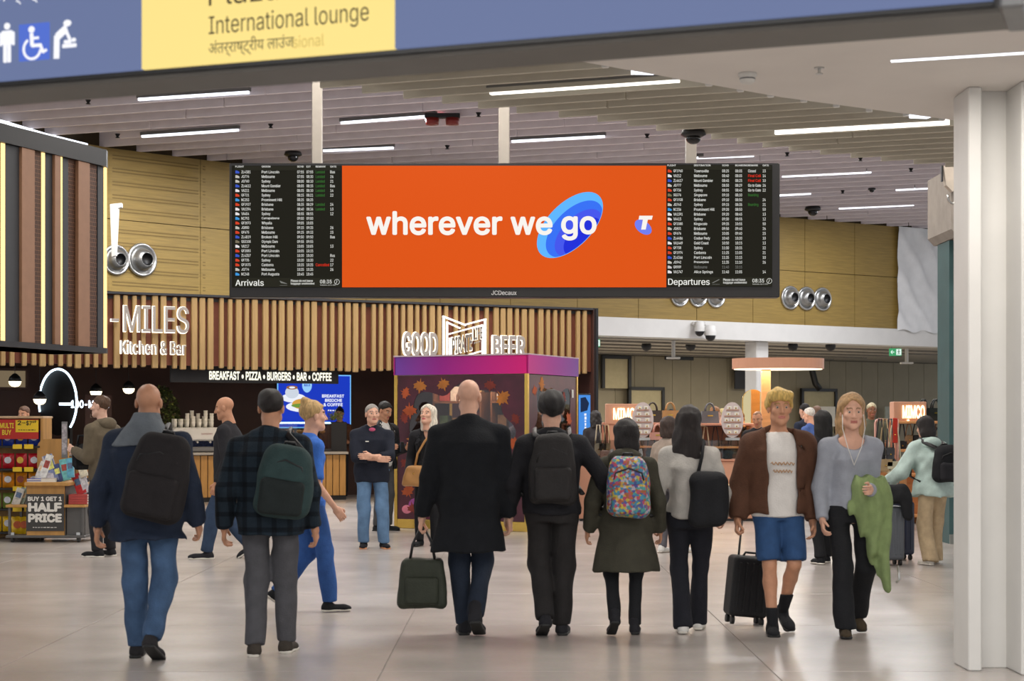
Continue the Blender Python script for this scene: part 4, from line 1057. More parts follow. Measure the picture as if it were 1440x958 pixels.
# grease-dark cabinet right of the counter
o = thing('till_cabinet', 'tall black till cabinet at the right end of the bar counter', 'cabinet', on_counter(cu(477), .35), BA)
MB().cbox((0, 0, .30), (.42, .4, .60), .01).build('cabinet_body', M_black, o)
mb = MB(); rs = random.Random(9)
for i in range(160):
    c = Vector((rs.gauss(0, .09), rs.gauss(0, .07), .64 + abs(rs.gauss(0, .08)))); d1 = Vector((rs.uniform(-1, 1), rs.uniform(-1, 1), rs.uniform(0, 1))).normalized(); d2 = d1.orthogonal().normalized()
    mb.add([c - d1 * .035, c + d2 * .014, c + d1 * .035, c - d2 * .014], [(0, 1, 2, 3)])
g = mb.build('herb_tuft', MATS['ficus leaf bright'], o); g['kind'] = 'stuff'

# ------------------------------------------------------------------ bronze fascia of the shop at the left
fA = Vector((-6.42, 21.4, 0)); fB = Vector((-5.58, 23.5, 0)); fd = (fB - fA).normalized(); fn = Vector((fd.y, -fd.x, 0)); FA = math.atan2(fd.y, fd.x)
def fx(px):
    r = Vector(((px - CX) / F, 1, 0)); t = fA.dot(fn) / r.dot(fn); return (r * t - fA).dot(fd)
FS = thing('shop_fascia', 'tall shop fascia of bronze, charcoal and perforated panels with lit strips', 'fascia', (fA.x, fA.y, 0), FA)
f0, f1 = fx(-160), fx(152)
MB().box(((f0 + f1) / 2, .5, 3.88), (f1 - f0, .9, 2.76)).build('fascia_core', M_dark, FS)
MB().prism([(f0, -.04), (f1 - .1, -.04), (f1 + .02, .02), (f1 + .09, .14), (f1 + .09, .95), (f0, .95)], (0, 0, 5.06), (1, 0, 0), (0, 1, 0), (0, 0, 1), .23).build('top_rim', M_black, FS, fixn=True)
MB().prism([(f0, -.04), (f1 - .1, -.04), (f1 + .02, .02), (f1 + .09, .14), (f1 + .09, .95), (f0, .95)], (0, 0, 2.5), (1, 0, 0), (0, 1, 0), (0, 0, 1), .07).build('bottom_rim', M_dark, FS, fixn=True)
M_bronze = mat('bronze panel', (150, 112, 86), .45, metal=.25, var=.06)
def meshmat():
    m = mat('perforated bronze', (92, 62, 46), .5, metal=.4, var=0)
    nt = m.node_tree; b = nt.nodes['Principled BSDF']
    tc = nt.nodes.new('ShaderNodeTexCoord'); br = nt.nodes.new('ShaderNodeTexBrick')
    mp = nt.nodes.new('ShaderNodeMapping'); mp.inputs['Rotation'].default_value = (math.pi / 2, 0, 0)
    br.inputs['Scale'].default_value = 9; br.inputs['Color1'].default_value = (*lin((60, 38, 28)), 1); br.inputs['Color2'].default_value = (*lin((70, 44, 32)), 1); br.inputs['Mortar'].default_value = (*lin((128, 90, 64)), 1)
    br.inputs['Mortar Size'].default_value = .03; br.inputs['Brick Width'].default_value = .35; br.inputs['Row Height'].default_value = .5
    nt.links.new(tc.outputs['Object'], mp.inputs[0]); nt.links.new(mp.outputs[0], br.inputs['Vector']); nt.links.new(br.outputs['Color'], b.inputs['Base Color'])
    return m
M_perf = meshmat(); M_slate = mat('slate panel', (50, 52, 56), .5, var=.06); M_warm = glow('warm strip', (255, 214, 140), 1.8)
Z0f, Z1f = 2.57, 5.06
for a_, b_, kind in ((-150, -120, 't'), (-120, -90, 's'), (-90, -60, 't'), (-60, -30, 'm'), (-30, 4, 'm'), (4, 9, 'l'), (9, 29, 's'), (29, 47.5, 't'), (47.5, 61, 'm'), (61, 65, 'l'), (65, 75.5, 's'), (75.5, 84, 't'), (84, 89.5, 'l'), (89.5, 98, 's'), (98, 108.5, 'm'), (108.5, 125, 't'), (125, 139, 'm'), (139, 147, 's'), (149.5, 152, 'l')):
    s0_, s1_ = fx(a_), fx(b_)
    m, dp, nm = {'t': (M_bronze, .07, 'bronze_panel'), 's': (M_slate, .03, 'slate_panel'), 'm': (M_perf, .02, 'perforated_panel'), 'l': (M_warm, .035, 'lit_strip')}[kind]
    MB().cbox(((s0_ + s1_) / 2, .05 - dp / 2, (Z0f + Z1f) / 2), (s1_ - s0_ - .004, dp, Z1f - Z0f), .004).build(nm, m, FS)
# ------------------------------------------------------------------ glazed promotion kiosk with purple header
kA = Vector((-1.72, 25.0, 0)); kB = Vector((.22, 24.1, 0))
kd = (kB - kA).normalized(); kb = Vector((-kd.y, kd.x, 0)); KA = math.atan2(kd.y, kd.x); kw = (kB - kA).length; kdep = 1.83
K = thing('display_kiosk', 'glazed promotion kiosk with magenta header, gold frame and autumn leaf stickers', 'kiosk', kA, KA)
# local: x along front (0..kw), y back (0..kdep)
def gradmat(name, stops, axis, length):
    m = bpy.data.materials.new(name); m.use_nodes = True; nt = m.node_tree; b = nt.nodes['Principled BSDF']
    tc = nt.nodes.new('ShaderNodeTexCoord'); sp = nt.nodes.new('ShaderNodeSeparateXYZ'); mr = nt.nodes.new('ShaderNodeMapRange'); cr = nt.nodes.new('ShaderNodeValToRGB')
    mr.inputs['From Max'].default_value = length
    nt.links.new(tc.outputs['Object'], sp.inputs[0]); nt.links.new(sp.outputs[axis], mr.inputs[0]); nt.links.new(mr.outputs[0], cr.inputs[0])
    while len(cr.color_ramp.elements) < len(stops): cr.color_ramp.elements.new(.5)
    for e, (p_, c_) in zip(cr.color_ramp.elements, stops): e.position = p_; e.color = (*lin(c_), 1)
    nt.links.new(cr.outputs[0], b.inputs['Base Color']); b.inputs['Roughness'].default_value = .4
    return m
# printed purple-to-pink header wrap
M_hf = gradmat('header wrap front', [(0, (110, 60, 168)), (.35, (150, 10, 140)), (1, (226, 0, 128))], 0, kw)
M_hs = gradmat('header wrap side', [(0, (190, 0, 130)), (.5, (150, 10, 140)), (1, (110, 50, 150))], 1, kdep)
M_gold = mat('polished gold', (206, 170, 84), .25, metal=.85, var=.06)
M_cream = mat('header top edge', (200, 180, 190), .5)
HZ0, HZ1 = 2.24, 2.51
MB().box((kw / 2, .015, (HZ0 + HZ1) / 2), (kw, .03, HZ1 - HZ0)).build('header_front', M_hf, K)
MB().box((kw + .0, kdep / 2, (HZ0 + HZ1) / 2), (.03, kdep, HZ1 - HZ0)).build('header_side', M_hs, K)
MB().box((0, kdep / 2, (HZ0 + HZ1) / 2), (.03, kdep, HZ1 - HZ0)).build('header_side', M_hs, K)
MB().box((kw / 2, kdep / 2, HZ1 + .005), (kw + .03, kdep + .03, .02)).build('roof', M_cream, K)
MB().box((kw / 2, kdep / 2, HZ0 + .01), (kw - .04, kdep - .04, .02)).build('inner_ceiling', M_dark, K)
for x_, y_ in ((.02, .02), (kw - .02, .02), (kw - .02, kdep - .02), (.02, kdep - .02)):
    MB().box((x_, y_, HZ0 / 2), (.05, .05, HZ0)).build('gold_post', M_gold, K)
for c_, d_ in (((kw / 2, .02, .07), (kw, .04, .13)), ((kw - .02, kdep / 2, .07), (.04, kdep, .13)), ((.02, kdep / 2, .07), (.04, kdep, .13))):
    MB().box(c_, d_).build('gold_base', M_gold, K)
MB().box((kw / 2, kdep / 2, .03), (kw - .1, kdep - .1, .04)).build('plinth', M_black, K)
MB().box((kw / 2, kdep - .05, 1.15), (kw - .1, .03, 2.1)).build('back_panel', mat('kiosk maroon', (74, 22, 34), .5, var=.2), K)
# glass with a maroon film border cut out in a wavy window
M_film = mat('maroon film', (70, 18, 36), .3, var=.35, scale=3)
def film(parent, length, place, seed):
    rs = random.Random(seed); n = 64; x0, x1, z0, z1 = .05, length - .05, .14, 2.23
    inner = []; outer = []
    cx, cz = (x0 + x1) / 2, (z0 + z1) / 2 + .08
    for i in range(n):
        t = 2 * math.pi * i / n; c, s = math.cos(t), math.sin(t)
        m = max(abs(c), abs(s)); outer.append((cx + (x1 - x0) / 2 * c / m, (z0 + z1) / 2 + (z1 - z0) / 2 * s / m))
        e = (abs(c) ** 4 + abs(s) ** 4) ** -.25 * (.80 + .06 * math.sin(5 * t + seed) + .05 * math.sin(9 * t))
        inner.append((cx + (x1 - x0) / 2 * .96 * c * e, cz + (z1 - z0) / 2 * .92 * s * e))
    mb = MB(); vs = [place(*p) for p in outer + inner]
    mb.add(vs, [(i, (i + 1) % n, n + (i + 1) % n, n + i) for i in range(n)])
    return mb.build('window_film', M_film, parent)
M_kg = glass('kiosk glass', (235, 226, 226), .9)
MB().box((kw / 2, .012, 1.185), (kw - .08, .008, 2.09)).build('glass_pane', M_kg, K)
MB().box((kw - .012, kdep / 2, 1.185), (.008, kdep - .08, 2.09)).build('glass_pane', M_kg, K)
film(K, kw, lambda a_, b_: (a_, .004, b_), 1); film(K, kdep, lambda a_, b_: (kw - .004, a_, b_), 4)
leafpoly = [(0, -1), (.1, -.45), (.5, -.6), (.42, -.35), (.95, -.1), (.75, .05), (.85, .4), (.45, .3), (.4, .55), (.18, .45), (0, 1), (-.18, .45), (-.4, .55), (-.45, .3), (-.85, .4), (-.75, .05), (-.95, -.1), (-.42, -.35), (-.5, -.6), (-.1, -.45)]
M_leaf = [mat('leaf sticker orange', (170, 76, 30), .6, var=.2), mat('leaf sticker amber', (172, 104, 36), .6, var=.2), mat('leaf sticker rust', (120, 40, 28), .6, var=.2)]
rs = random.Random(21)
spots = [(.18, 1.98), (.42, 2.08), (.16, 1.62), (.25, 1.72), (.3, 1.3), (.17, .95), (.22, .55), (.5, .42), (.3, .30), (1.2, 2.02), (1.75, 1.9), (1.95, 1.6), (1.9, 1.25), (2.0, .85), (1.75, .5), (1.3, .3), (.8, 2.1), (1.55, 2.08)]
for i, (x_, z_) in enumerate(spots):
    r = rs.uniform(.09, .14); a_ = rs.uniform(0, 6.28); c, s = math.cos(a_), math.sin(a_)
    mb = MB().add([(x_ + r * (p * c - q * s), .001, z_ + r * (p * s + q * c)) for p, q in leafpoly], [tuple(range(20))]); mb.build('leaf_sticker', M_leaf[i % 3], K)
for i, (y_, z_) in enumerate(((.25, 2.0), (.5, 2.1), (1.3, 1.9), (1.5, 1.6), (1.6, 1.1), (.2, 1.2), (.3, .6), (1.2, .5))):
    r = rs.uniform(.09, .13); a_ = rs.uniform(0, 6.28); c, s = math.cos(a_), math.sin(a_)
    mb = MB().add([(kw - .001, y_ + r * (p * c - q * s), z_ + r * (p * s + q * c)) for p, q in leafpoly], [tuple(range(20))]); mb.build('leaf_sticker', M_leaf[i % 3], K)
for x_, z_, r_, m_ in ((.35, .35, .12, (150, 70, 140)), (.55, .28, .1, (170, 60, 90)), (.2, .28, .08, (210, 120, 140)), (1.8, .32, .13, (110, 40, 120)), (1.55, .25, .1, (160, 50, 110))):
    MB().prism(ellipse(x_, z_, r_, r_ * .8, 14), (0, .002, 0), AX, AZ, (0, 1, 0), .001).build('blossom_sticker', mat('blossom %d' % int(x_ * 100), m_, .5, var=.2), K, fixn=True)
mb = MB(); text_on(mb, 'to love?', (1.62, -.001, .31), AX, AZ, .3, .055, 0, .02); dashes(mb, (1.62, -.001, .245), AX, AZ, .12, .025, 4); mb.build('lettering', mat('film print', (206, 190, 196), .5, var=0), K)
MB().box((kw + .006, 1.62, 1.98), (.01, .06, .12)).build('latch', M_white, K)
# goods inside: shelves, boxes, a draped garment
M_kw = [mat('pale box %d' % i, c_, .6, var=.2, scale=20) for i, c_ in enumerate(((196, 186, 170), (90, 130, 76), (160, 128, 84), (60, 70, 100), (150, 60, 50)))]
SH = [thing('kiosk_shelf', lb, 'shelf', kA + kd * x_ + kb * 1.0, KA, 'shelf racks inside the kiosk') for x_, lb in ((.62, 'timber shelf rack inside the kiosk beside the leaning woman'), (1.58, 'timber shelf rack inside the kiosk behind the bald man'))]
for o in SH:
    for z_ in (.5, 1.0, 1.45, 1.85): MB().box((0, 0, z_), (.8, .42, .03)).build('shelf_board', mat('walnut board', (116, 76, 44), .5, var=.15, stretch=(1, 6, 6)), o)
    for s_ in (-.39, .39): MB().box((s_, .0, 1.0), (.025, .42, 2.0)).build('upright', MATS['walnut board'], o)
for j, x_ in enumerate((.62, 1.58)):
    for zi, z_ in enumerate((.515, 1.015, 1.465, 1.865)):
        for k in range(4):
            h_ = rs.uniform(.14, .28); w_ = rs.uniform(.1, .17); p = kA + kd * (x_ - .29 + k * .19) + kb * 1.0
            o = tag(MB().cbox((0, 0, h_ / 2), (w_, .14, h_), .008).build('gift_box', M_kw[(zi * 3 + k + j) % 5]), 'small gift pack standing on a shelf inside the kiosk', 'box', 'gift packs inside the kiosk'); o.location = p + Vector((0, 0, z_)); o.rotation_euler[2] = KA + rs.uniform(-.2, .2)
p = kA + kd * 1.72 + kb * .55
o = thing('mannequin', 'white and navy patterned mannequin figure displayed inside the kiosk', 'mannequin', p, KA)
MB().lathe([(0, 0), (.18, 0), (.18, .02), (.02, .03), (.02, .75)], n=16).build('stand', M_grey, o)
MB().lathe([(.0, .72), (.17, .74), (.2, .9), (.15, 1.1), (.19, 1.35), (.17, 1.45), (.06, 1.5), (.05, 1.58)], n=20).build('dress', mat('navy floral', (56, 62, 88), .7, var=.9, scale=26), o)
MB().ball((0, 0, 1.68), (.08, .095, .12), 14).build('head', M_white, o)
area_light('kiosk_light', kA + kd * (kw / 2) + kb * .6 + Vector((0, 0, 2.2)), 1.4, .3, 26, (1, .85, .66), KA)
# blue digital totem behind the kiosk
p = P(821.5, 625, 33.2)
o = thing('digital_totem', 'upright blue digital poster screen at the end of the slat canopy', 'screen', (p.x, p.y, p.z), CA)
w_, h_ = 16 / F * 33.2 * 1.25, 70 / F * 33.2
MB().cbox((0, .03, h_ / 2), (w_, .08, h_ + .04), .006).build('totem_case', M_black, o); MB().box((0, -.012, h_ / 2), (w_ - .02, .006, h_ - .02)).build('totem_face', glow('totem blue', (72, 142, 226), .95), o)
MB().prism([(-.09, .62), (.06, .66), (.1, .8), (.02, .92), (-.09, .9)], (0, -.018, 0), AX, AZ, (0, 1, 0), .001).build('portrait_print', glow('totem navy', (24, 40, 70), 1), o, fixn=True)
mb = MB(); dashes(mb, (.04, -.02, .25), (0, 0, 1), (-1, 0, 0), .35, .05, 6); mb.build('lettering', M_mw, o)
MB().box((0, .05, -p.z / 2 - .01), (.1, .08, p.z - .02)).build('totem_foot', M_black, o)
# ------------------------------------------------------------------ pink bag shop
M_pink = mat('blush laminate', (206, 152, 124), .45, var=.04, scale=3)
M_pinkd = mat('blush frame', (196, 138, 114), .4, var=.04)
M_peach = mat('peach timber', (212, 150, 96), .45, var=.1, scale=4, stretch=(1, 1, 5))
M_case = glass('shop glass', (240, 244, 244), .93)
M_letter = glow('shop lit letters', (255, 226, 176), 3.0)
dM = 26.8
mx = lambda x, d=dM: (x - CX) / F * d
mz = lambda y, d=dM: EYE + (HY - y) / F * d
# counter
x0, x1 = mx(813), mx(1066); wM = x1 - x0
o = thing('shop_counter', 'blush pink bag shop counter with lit shop name and glass cases on top', 'counter', ((x0 + x1) / 2, dM, 0))
for k in range(3):
    MB().cbox((-wM / 2 + (k + .5) * wM / 3, .3, .49), (wM / 3 - .01, .6, .90), .01).build('front_panel', M_pink, o)
MB().cbox((0, .3, .955), (wM + .04, .64, .03), .006).build('countertop', M_pinkd, o)
MB().box((0, .3, .02), (wM - .06, .56, .04)).build('kickboard', M_dark, o)
mb = MB(); text_on(mb, 'MIMCO', (mx(951) - (x0 + x1) / 2, -.03, mz(696.5)), AX, AZ, mx(1047) - mx(951), mz(679) - mz(696.5), 0, .03, .02, 3); mb.build('lit_lettering', M_letter, o)
MB().box((0, .06, 1.12), (wM - .1, .008, .28)).build('case_front', M_case, o); MB().box((0, .3, 1.265), (wM - .1, .5, .01)).build('case_top', M_case, o)
for k in range(4): MB().box((-wM / 2 + .05 + k * (wM - .1) / 3, .06, 1.12), (.012, .012, .3)).build('case_post', M_chrome, o)
# things on show inside the case
rs = random.Random(31)
for k in range(11):
    c_ = ((58, 52, 60), (190, 150, 140), (214, 204, 190), (150, 100, 70), (40, 44, 60))[k % 5]
    ob = thing('small_purse', 'small purse inside the glass case of the pink counter', 'purse', (x0 + .2 + k * (wM - .4) / 10, dM + .28, .97), rs.uniform(-.3, .3), 'purses in the counter case')
    MB().cbox((0, 0, .07), (.16, .06, .14), .02).build('purse_body', mat('purse %d' % (k % 5), c_, .5, var=.1), ob); MB().box((0, -.031, .10), (.16, .006, .05)).build('purse_flap', MATS['purse %d' % (k % 5)], ob); MB().ball((0, -.036, .075), .008, 8).build('clasp', M_gold, ob)
def shop_sign(px0, py0, px1, py1, d, label, dep, tx0, tx1, ty0, ty1, rz=0.0):
    a_, b_ = P(px0, py1, d), P(px1, py0, d); w_, h_ = b_.x - a_.x, b_.z - a_.z
    o = thing('shop_sign', label, 'sign', ((a_.x + b_.x) / 2, d, a_.z), rz)
    MB().cbox((0, dep / 2, h_ / 2), (w_, dep, h_), .008).build('sign_box', M_pink, o)
    mb = MB(); text_on(mb, 'MIMCO', (-w_ / 2 + tx0 * w_, -.02, ty0 * h_), AX, AZ, (tx1 - tx0) * w_, (ty1 - ty0) * h_, 0, .02, .015, 3); mb.build('lit_lettering', M_letter, o)
    MB().ball((-w_ / 2 + (tx0 + .25 * (tx1 - tx0)) * w_, -.02, ty0 * h_ - .03), .018, 8).build('lit_dot', M_letter, o)
    return o, a_
# rear display wall of the shop behind the counter: frames with hanging bags
dR = 28.2
def rack(px0, px1, ytop, label, d, zbot=0.0, shelves=(.35, .75)):
    xa, xb = mx(px0, d), mx(px1, d); zt_ = mz(ytop, d); w_ = xb - xa
    o = thing('bag_rack', label, 'rack', ((xa + xb) / 2, d, 0))
    for s_ in (-1, 1):
        for yy in (0, .4): MB().box((s_ * w_ / 2, yy, zt_ / 2), (.05, .05, zt_)).build('rack_post', M_pinkd, o)
    MB().cbox((0, .2, zt_), (w_ + .05, .46, .04), .006).build('rack_top', M_pinkd, o)
    for s_ in shelves: MB().cbox((0, .2, s_ * zt_), (w_, .42, .035), .004).build('rack_shelf', M_peach, o)
    MB().box((0, .41, zt_ / 2), (w_, .015, zt_ - .06)).build('rack_back', mat('rack back', (150, 112, 92), .6, var=.1), o)
    return o, xa, xb, zt_
BAGC = [(40, 38, 42), (92, 70, 50), (150, 120, 88), (204, 190, 160), (70, 44, 40), (54, 60, 54), (120, 90, 96)]
def hang_bag(x, y, ztop, L_, c_, label, group, w_=.2, h_=.2, mats=None):
    """bag hanging by its strap from a rail"""
    o = thing('hanging_bag', label, 'bag', (x, y, ztop - L_), 0, group)
    m = mat('bag leather %d %d %d' % c_, c_, .45, var=.12)
    z0 = 0; top = h_
    MB().cbox((0, 0, h_ / 2), (w_, .09, h_), .03).build('bag_body', m, o)
    MB().box((0, -.047, h_ * .7), (w_ * .96, .008, h_ * .5)).build('bag_flap', m, o)
    MB().tube([(-w_ * .42, 0, h_ * .9), (-w_ * .3, 0, h_ + (L_ - h_) * .5), (-.02, 0, L_ - .01), (.02, 0, L_ - .01), (w_ * .3, 0, h_ + (L_ - h_) * .5), (w_ * .42, 0, h_ * .9)], .011, 6).build('strap', m, o)
    MB().ball((0, -.054, h_ * .5), .012, 8).build('clasp', M_gold, o)
    return o
def tote(x, y, z, c_, label, group, w_=.34, h_=.24, rz=0.0):
    o = thing('handbag', label, 'bag', (x, y, z), rz, group); m = mat('bag leather %d %d %d' % c_, c_, .45, var=.12)
    MB().prism([(-w_ / 2, 0), (w_ / 2, 0), (w_ * .44, h_), (-w_ * .44, h_)], (0, -.08, 0), AX, AZ, (0, 1, 0), .16).build('bag_body', m, o, fixn=True)
    for yy in (-.06, .06): MB().tube([(-w_ * .25, yy, h_)] + [(w_ * .25 * math.cos(t), yy, h_ + .13 * math.sin(t)) for t in [math.pi * (1 - q / 8) for q in range(1, 8)]] + [(w_ * .25, yy, h_)], .012, 6).build('bag_handle', m, o)
    MB().box((0, -.085, h_ * .62), (w_ * .3, .006, .02)).build('bag_clasp', M_gold, o)
    return o
r1, xa, xb, zt1 = rack(850, 965, 596, 'pink framed bag rack left of the long-haired woman', dR)
r2, xc, xd, zt2 = rack(968, 1060, 597, 'pink framed bag rack between the long-haired woman and the arched mirror', dR)
k = 0
for A, B, zz in ((xa, xb, zt1), (xc, xd, zt2)):
    n_ = 6
    for i in range(n_):
        hang_bag(A + .14 + i * (B - A - .28) / (n_ - 1), dR + .12, zz - .03, rs.uniform(.42, .58), BAGC[(i * 3 + k) % 7], 'bag hanging by its strap in the pink racks behind the counter', 'bags hanging behind the counter', .15, .16); k += 1
for x_, c_, lb in ((919, (60, 50, 44), 'dark handbag with round handles on the rack beside the left shop sign'), (944, (176, 134, 84), 'tan handbag standing on top of the pink bag rack'), (1000, (90, 90, 96), 'grey handbag on the rack right of the long-haired woman')):
    tote(mx(x_, dR), dR + .2, (zt1 if x_ < 966 else zt2) + .02, c_, lb, 'handbags on top of the racks', .30, .2)
tote(mx(927, dM), dM + .3, 1.275, (206, 150, 134), 'small blush handbag on the glass case beside the oval earring board', None, .26, .12)
s_, a_ = shop_sign(852, 568, 904, 597, 27.6, 'pink box sign with lit shop name above the woman with the colourful backpack', .25, .20, .93, .22, .80)
MB().box((0, .12, -a_.z / 2), (.5, .2, a_.z - .01)).build('sign_plinth', M_pink, s_)
s_, a_ = shop_sign(1257, 565, 1303, 593.2, 26.12, 'pink box sign with lit shop name beside the black bags near the teal wall', .3, .26, .94, .16, .82)
# earring boards
def earring_board(px, py, rx, ry, d, label):
    p = P(px, py + ry, d); RX, RY = rx / F * d, ry / F * d
    o = thing('earring_board', label, 'display', (p.x, d, p.z))
    MB().prism(ellipse(0, RY, RX, RY, 36), (0, 0, 0), AX, AZ, (0, 1, 0), .03).build('board', mat('pale blush board', (206, 192, 190), .5, var=.04), o, fixn=True)
    cm = MB().cbox((0, 0, 0), (.07, .012, .055), .004).mesh('earring_card'); st = MB().ball((0, 0, 0), .012, 8).mesh('earring')
    for r_ in range(5):
        zz = RY * (.32 + .34 * r_); wv = RX * math.sqrt(max(0, 1 - ((zz - RY) / RY) ** 2)) * .8; n_ = max(2, int(wv * 2 / .09))
        MB().box((0, -.008, zz - .035), (wv * 2, .016, .01)).build('card_ledge', M_pinkd, o)
        for i in range(n_):
            xx = -wv + (i + .5) * 2 * wv / n_
            c_ = obj('earring_card', cm, M_cup, o); c_.location = (xx, -.012, zz); e_ = obj('earring', st, M_gold, c_); e_.location = (0, -.01, -.005)
    MB().box((0, .015, -.02), (.22, .12, .04)).build('board_foot', M_chrome, o)
    return o, p
e1, p1_ = earring_board(904, 602, 15, 25, 26.95, 'oval pale earring display board above the colourful backpack'); e1.location.z = 1.31
e2, p2_ = earring_board(1030, 602, 15.5, 25, 26.95, 'oval pale earring display board beside the arched mirror'); e2.location.z = 1.31
# round lit canopy on a post
dC = 28.0
o = thing('canopy_lamp', 'blush canopy with glowing underside on a square post', 'lamp', (mx(1094, dC), dC, 0))
cw_ = (1159 - 1030) / F * dC; cz = mz(519, dC)
MB().prism(ellipse(0, 0, cw_ / 2, .5, 44), (0, 0, cz), (1, 0, 0), (0, 1, 0), (0, 0, 1), .17).build('canopy', M_pink, o, fixn=True)
MB().prism(ellipse(0, 0, cw_ / 2 - .03, .47, 44), (0, 0, cz - .012), (1, 0, 0), (0, 1, 0), (0, 0, 1), .012).build('glowing_underside', glow('canopy glow', (255, 236, 204), 2.0), o, fixn=True)
MB().cbox((mx(1077, dC) - mx(1094, dC), 0, cz / 2), (.14, .14, cz), .008).build('post', M_peach, o)
area_light('canopy_light', (mx(1094, dC), dC, cz - .03), 1.2, .7, 28, (1, .84, .64))
# arched mirror
dA = 28.6; p = P(1059.5, 660, dA); w_, h_ = 29 / F * dA, (660 - 549) / F * dA
o = thing('arched_mirror', 'tall arched mirror with thin gold frame beside the canopy post', 'mirror', (p.x, dA, p.z))
arch = lambda w, h: [(-w / 2, 0), (w / 2, 0)] + [(w / 2 * math.cos(t), h - w / 2 + w / 2 * math.sin(t)) for t in [math.pi * q / 16 for q in range(17)]]
MB().prism(arch(w_ + .03, h_ + .015), (0, 0, 0), AX, AZ, (0, 1, 0), .03).build('mirror_frame', M_gold, o, fixn=True)
MB().prism(arch(w_, h_), (0, -.004, .01), AX, AZ, (0, 1, 0), .003).build('mirror_glass', mat('warm mirror', (214, 196, 150), .03, metal=1.0, var=0), o, fixn=True)
MB().box((0, .05, -p.z / 2), (.1, .05, p.z - .01)).build('mirror_foot', M_gold, o)
# right rack: bent pink rail with hanging bags, peach shelf unit
dH = 24.5
xr0, xr1, zr = mx(1231, dH), mx(1262, dH), mz(590, dH)
o = thing('hanging_rail', 'pink tube rail hung with bags in front of the right shop sign', 'rail', ((xr0 + xr1) / 2, dH, 0))
w_ = xr1 - xr0
MB().tube([(-w_ / 2, 0, .02), (-w_ / 2, 0, zr - .05), (-w_ / 2 + .015, 0, zr - .015), (-w_ / 2 + .05, 0, zr), (w_ / 2, 0, zr), (w_ / 2, 0, .02)], .018, 8).build('rail_tube', mat('pink tube', (214, 160, 146), .35), o)
MB().box((0, .0, .015), (w_ + .1, .4, .03)).build('rail_base', M_pinkd, o)
for x_, L_, c_, bw, lb in ((1237, .62, (36, 34, 36), .14, 'black bag hanging on the pink rail, nearest its bent corner'), (1244, .78, (176, 150, 112), .2, 'beige bag on a long strap hanging on the pink rail'), (1251, .62, (70, 70, 74), .12, 'grey bag hanging on the pink rail'), (1257, .82, (206, 198, 170), .22, 'cream bag on a long strap hanging lowest on the pink rail')):
    hang_bag(mx(x_, dH), dH - .03, zr + .02, L_, c_, lb, 'bags on the pink rail', bw, .2)
o = thing('scarf', 'red strap tied on the pink rail', 'strap', (mx(1258, dH), dH - .03, zr - .34))
MB().cbox((0, 0, .18), (.075, .03, .36), .01).build('strap_body', mat('red leather', (196, 52, 36), .4), o); MB().ball((0, -.02, .12), .012, 8).build('stud', M_gold, o)
dS = 26.0
xs0, xs1, zs = mx(1262, dS), mx(1334, dS), mz(594, dS)
o = thing('shelf_unit', 'peach shelf unit with pink frame beside the teal wall', 'shelf', ((xs0 + xs1) / 2, dS + .3, 0)); w_ = xs1 - xs0
for s_ in (-1, 1):
    for yy in (-.2, .2): MB().box((s_ * w_ / 2, yy, zs / 2), (.05, .05, zs)).build('unit_post', M_pinkd, o)
for z_ in (zs, 1.12, .75, .12): MB().cbox((0, 0, z_), (w_, .46, .04), .005).build('unit_shelf', M_peach, o)
MB().box((0, .22, .5), (w_, .02, 1.0)).build('unit_back', M_peach, o)
for i in range(6):
    hang_bag(xs0 + .12 + i * (w_ - .24) / 5, dS + .22, zs - .02, rs.uniform(.3, .42), BAGC[(i * 2) % 3 if i % 2 else 0], ('leftmost', 'second', 'third', 'fourth', 'fifth', 'rightmost')[i] + ' of six bags hanging under the shelf beside the teal wall', 'bags under the peach shelf', .13, .15)
for x_, lb, w2 in ((1305.5, 'small black handbag beside the right lit shop sign', .14), (1323, 'large black handbag with gold clasp beside the teal wall', .26)):
    tote(mx(x_, dS), dS + .3, zs + .02, (34, 40, 38), lb, 'black handbags by the teal wall', w2, .2)
tote(mx(1325, dS), dS + .3, 1.14, (84, 88, 96), 'grey blue handbag on the middle peach shelf', None, .2, .2)
# low peach drawer block behind the walkers
dD = 24.6
o = thing('drawer_block', 'low peach timber display block with a dark cap on it near the pink rail', 'cabinet', (mx(1249, dD), dD + .25, 0))
zz = mz(654, dD)
MB().cbox((0, 0, zz / 2), (.55, .42, zz), .01).build('block_body', M_peach, o)
for k in range(2): MB().cbox((0, -.215, zz * (.28 + .42 * k)), (.5, .015, zz * .36), .004).build('drawer', M_peach, o)
ob = tag(MB().ball((0, 0, .06), (.12, .1, .07), 14).build('cap', M_black), 'black cap resting on the low peach block', 'cap'); ob.location = (mx(1253, dD), dD + .2, zz - .01)
# paper straps / bags leaning at the left end of the counter
for k, c_ in enumerate(((206, 190, 164), (70, 60, 54), (190, 160, 120))):
    hang_bag(mx(843 + k * 6, dM + .1), dM + .45, 1.52, .5, c_, ('pale', 'dark', 'tan')[k] + ' long strap bag at the kiosk end of the pink counter', 'strap bags at the counter end', .12, .2)
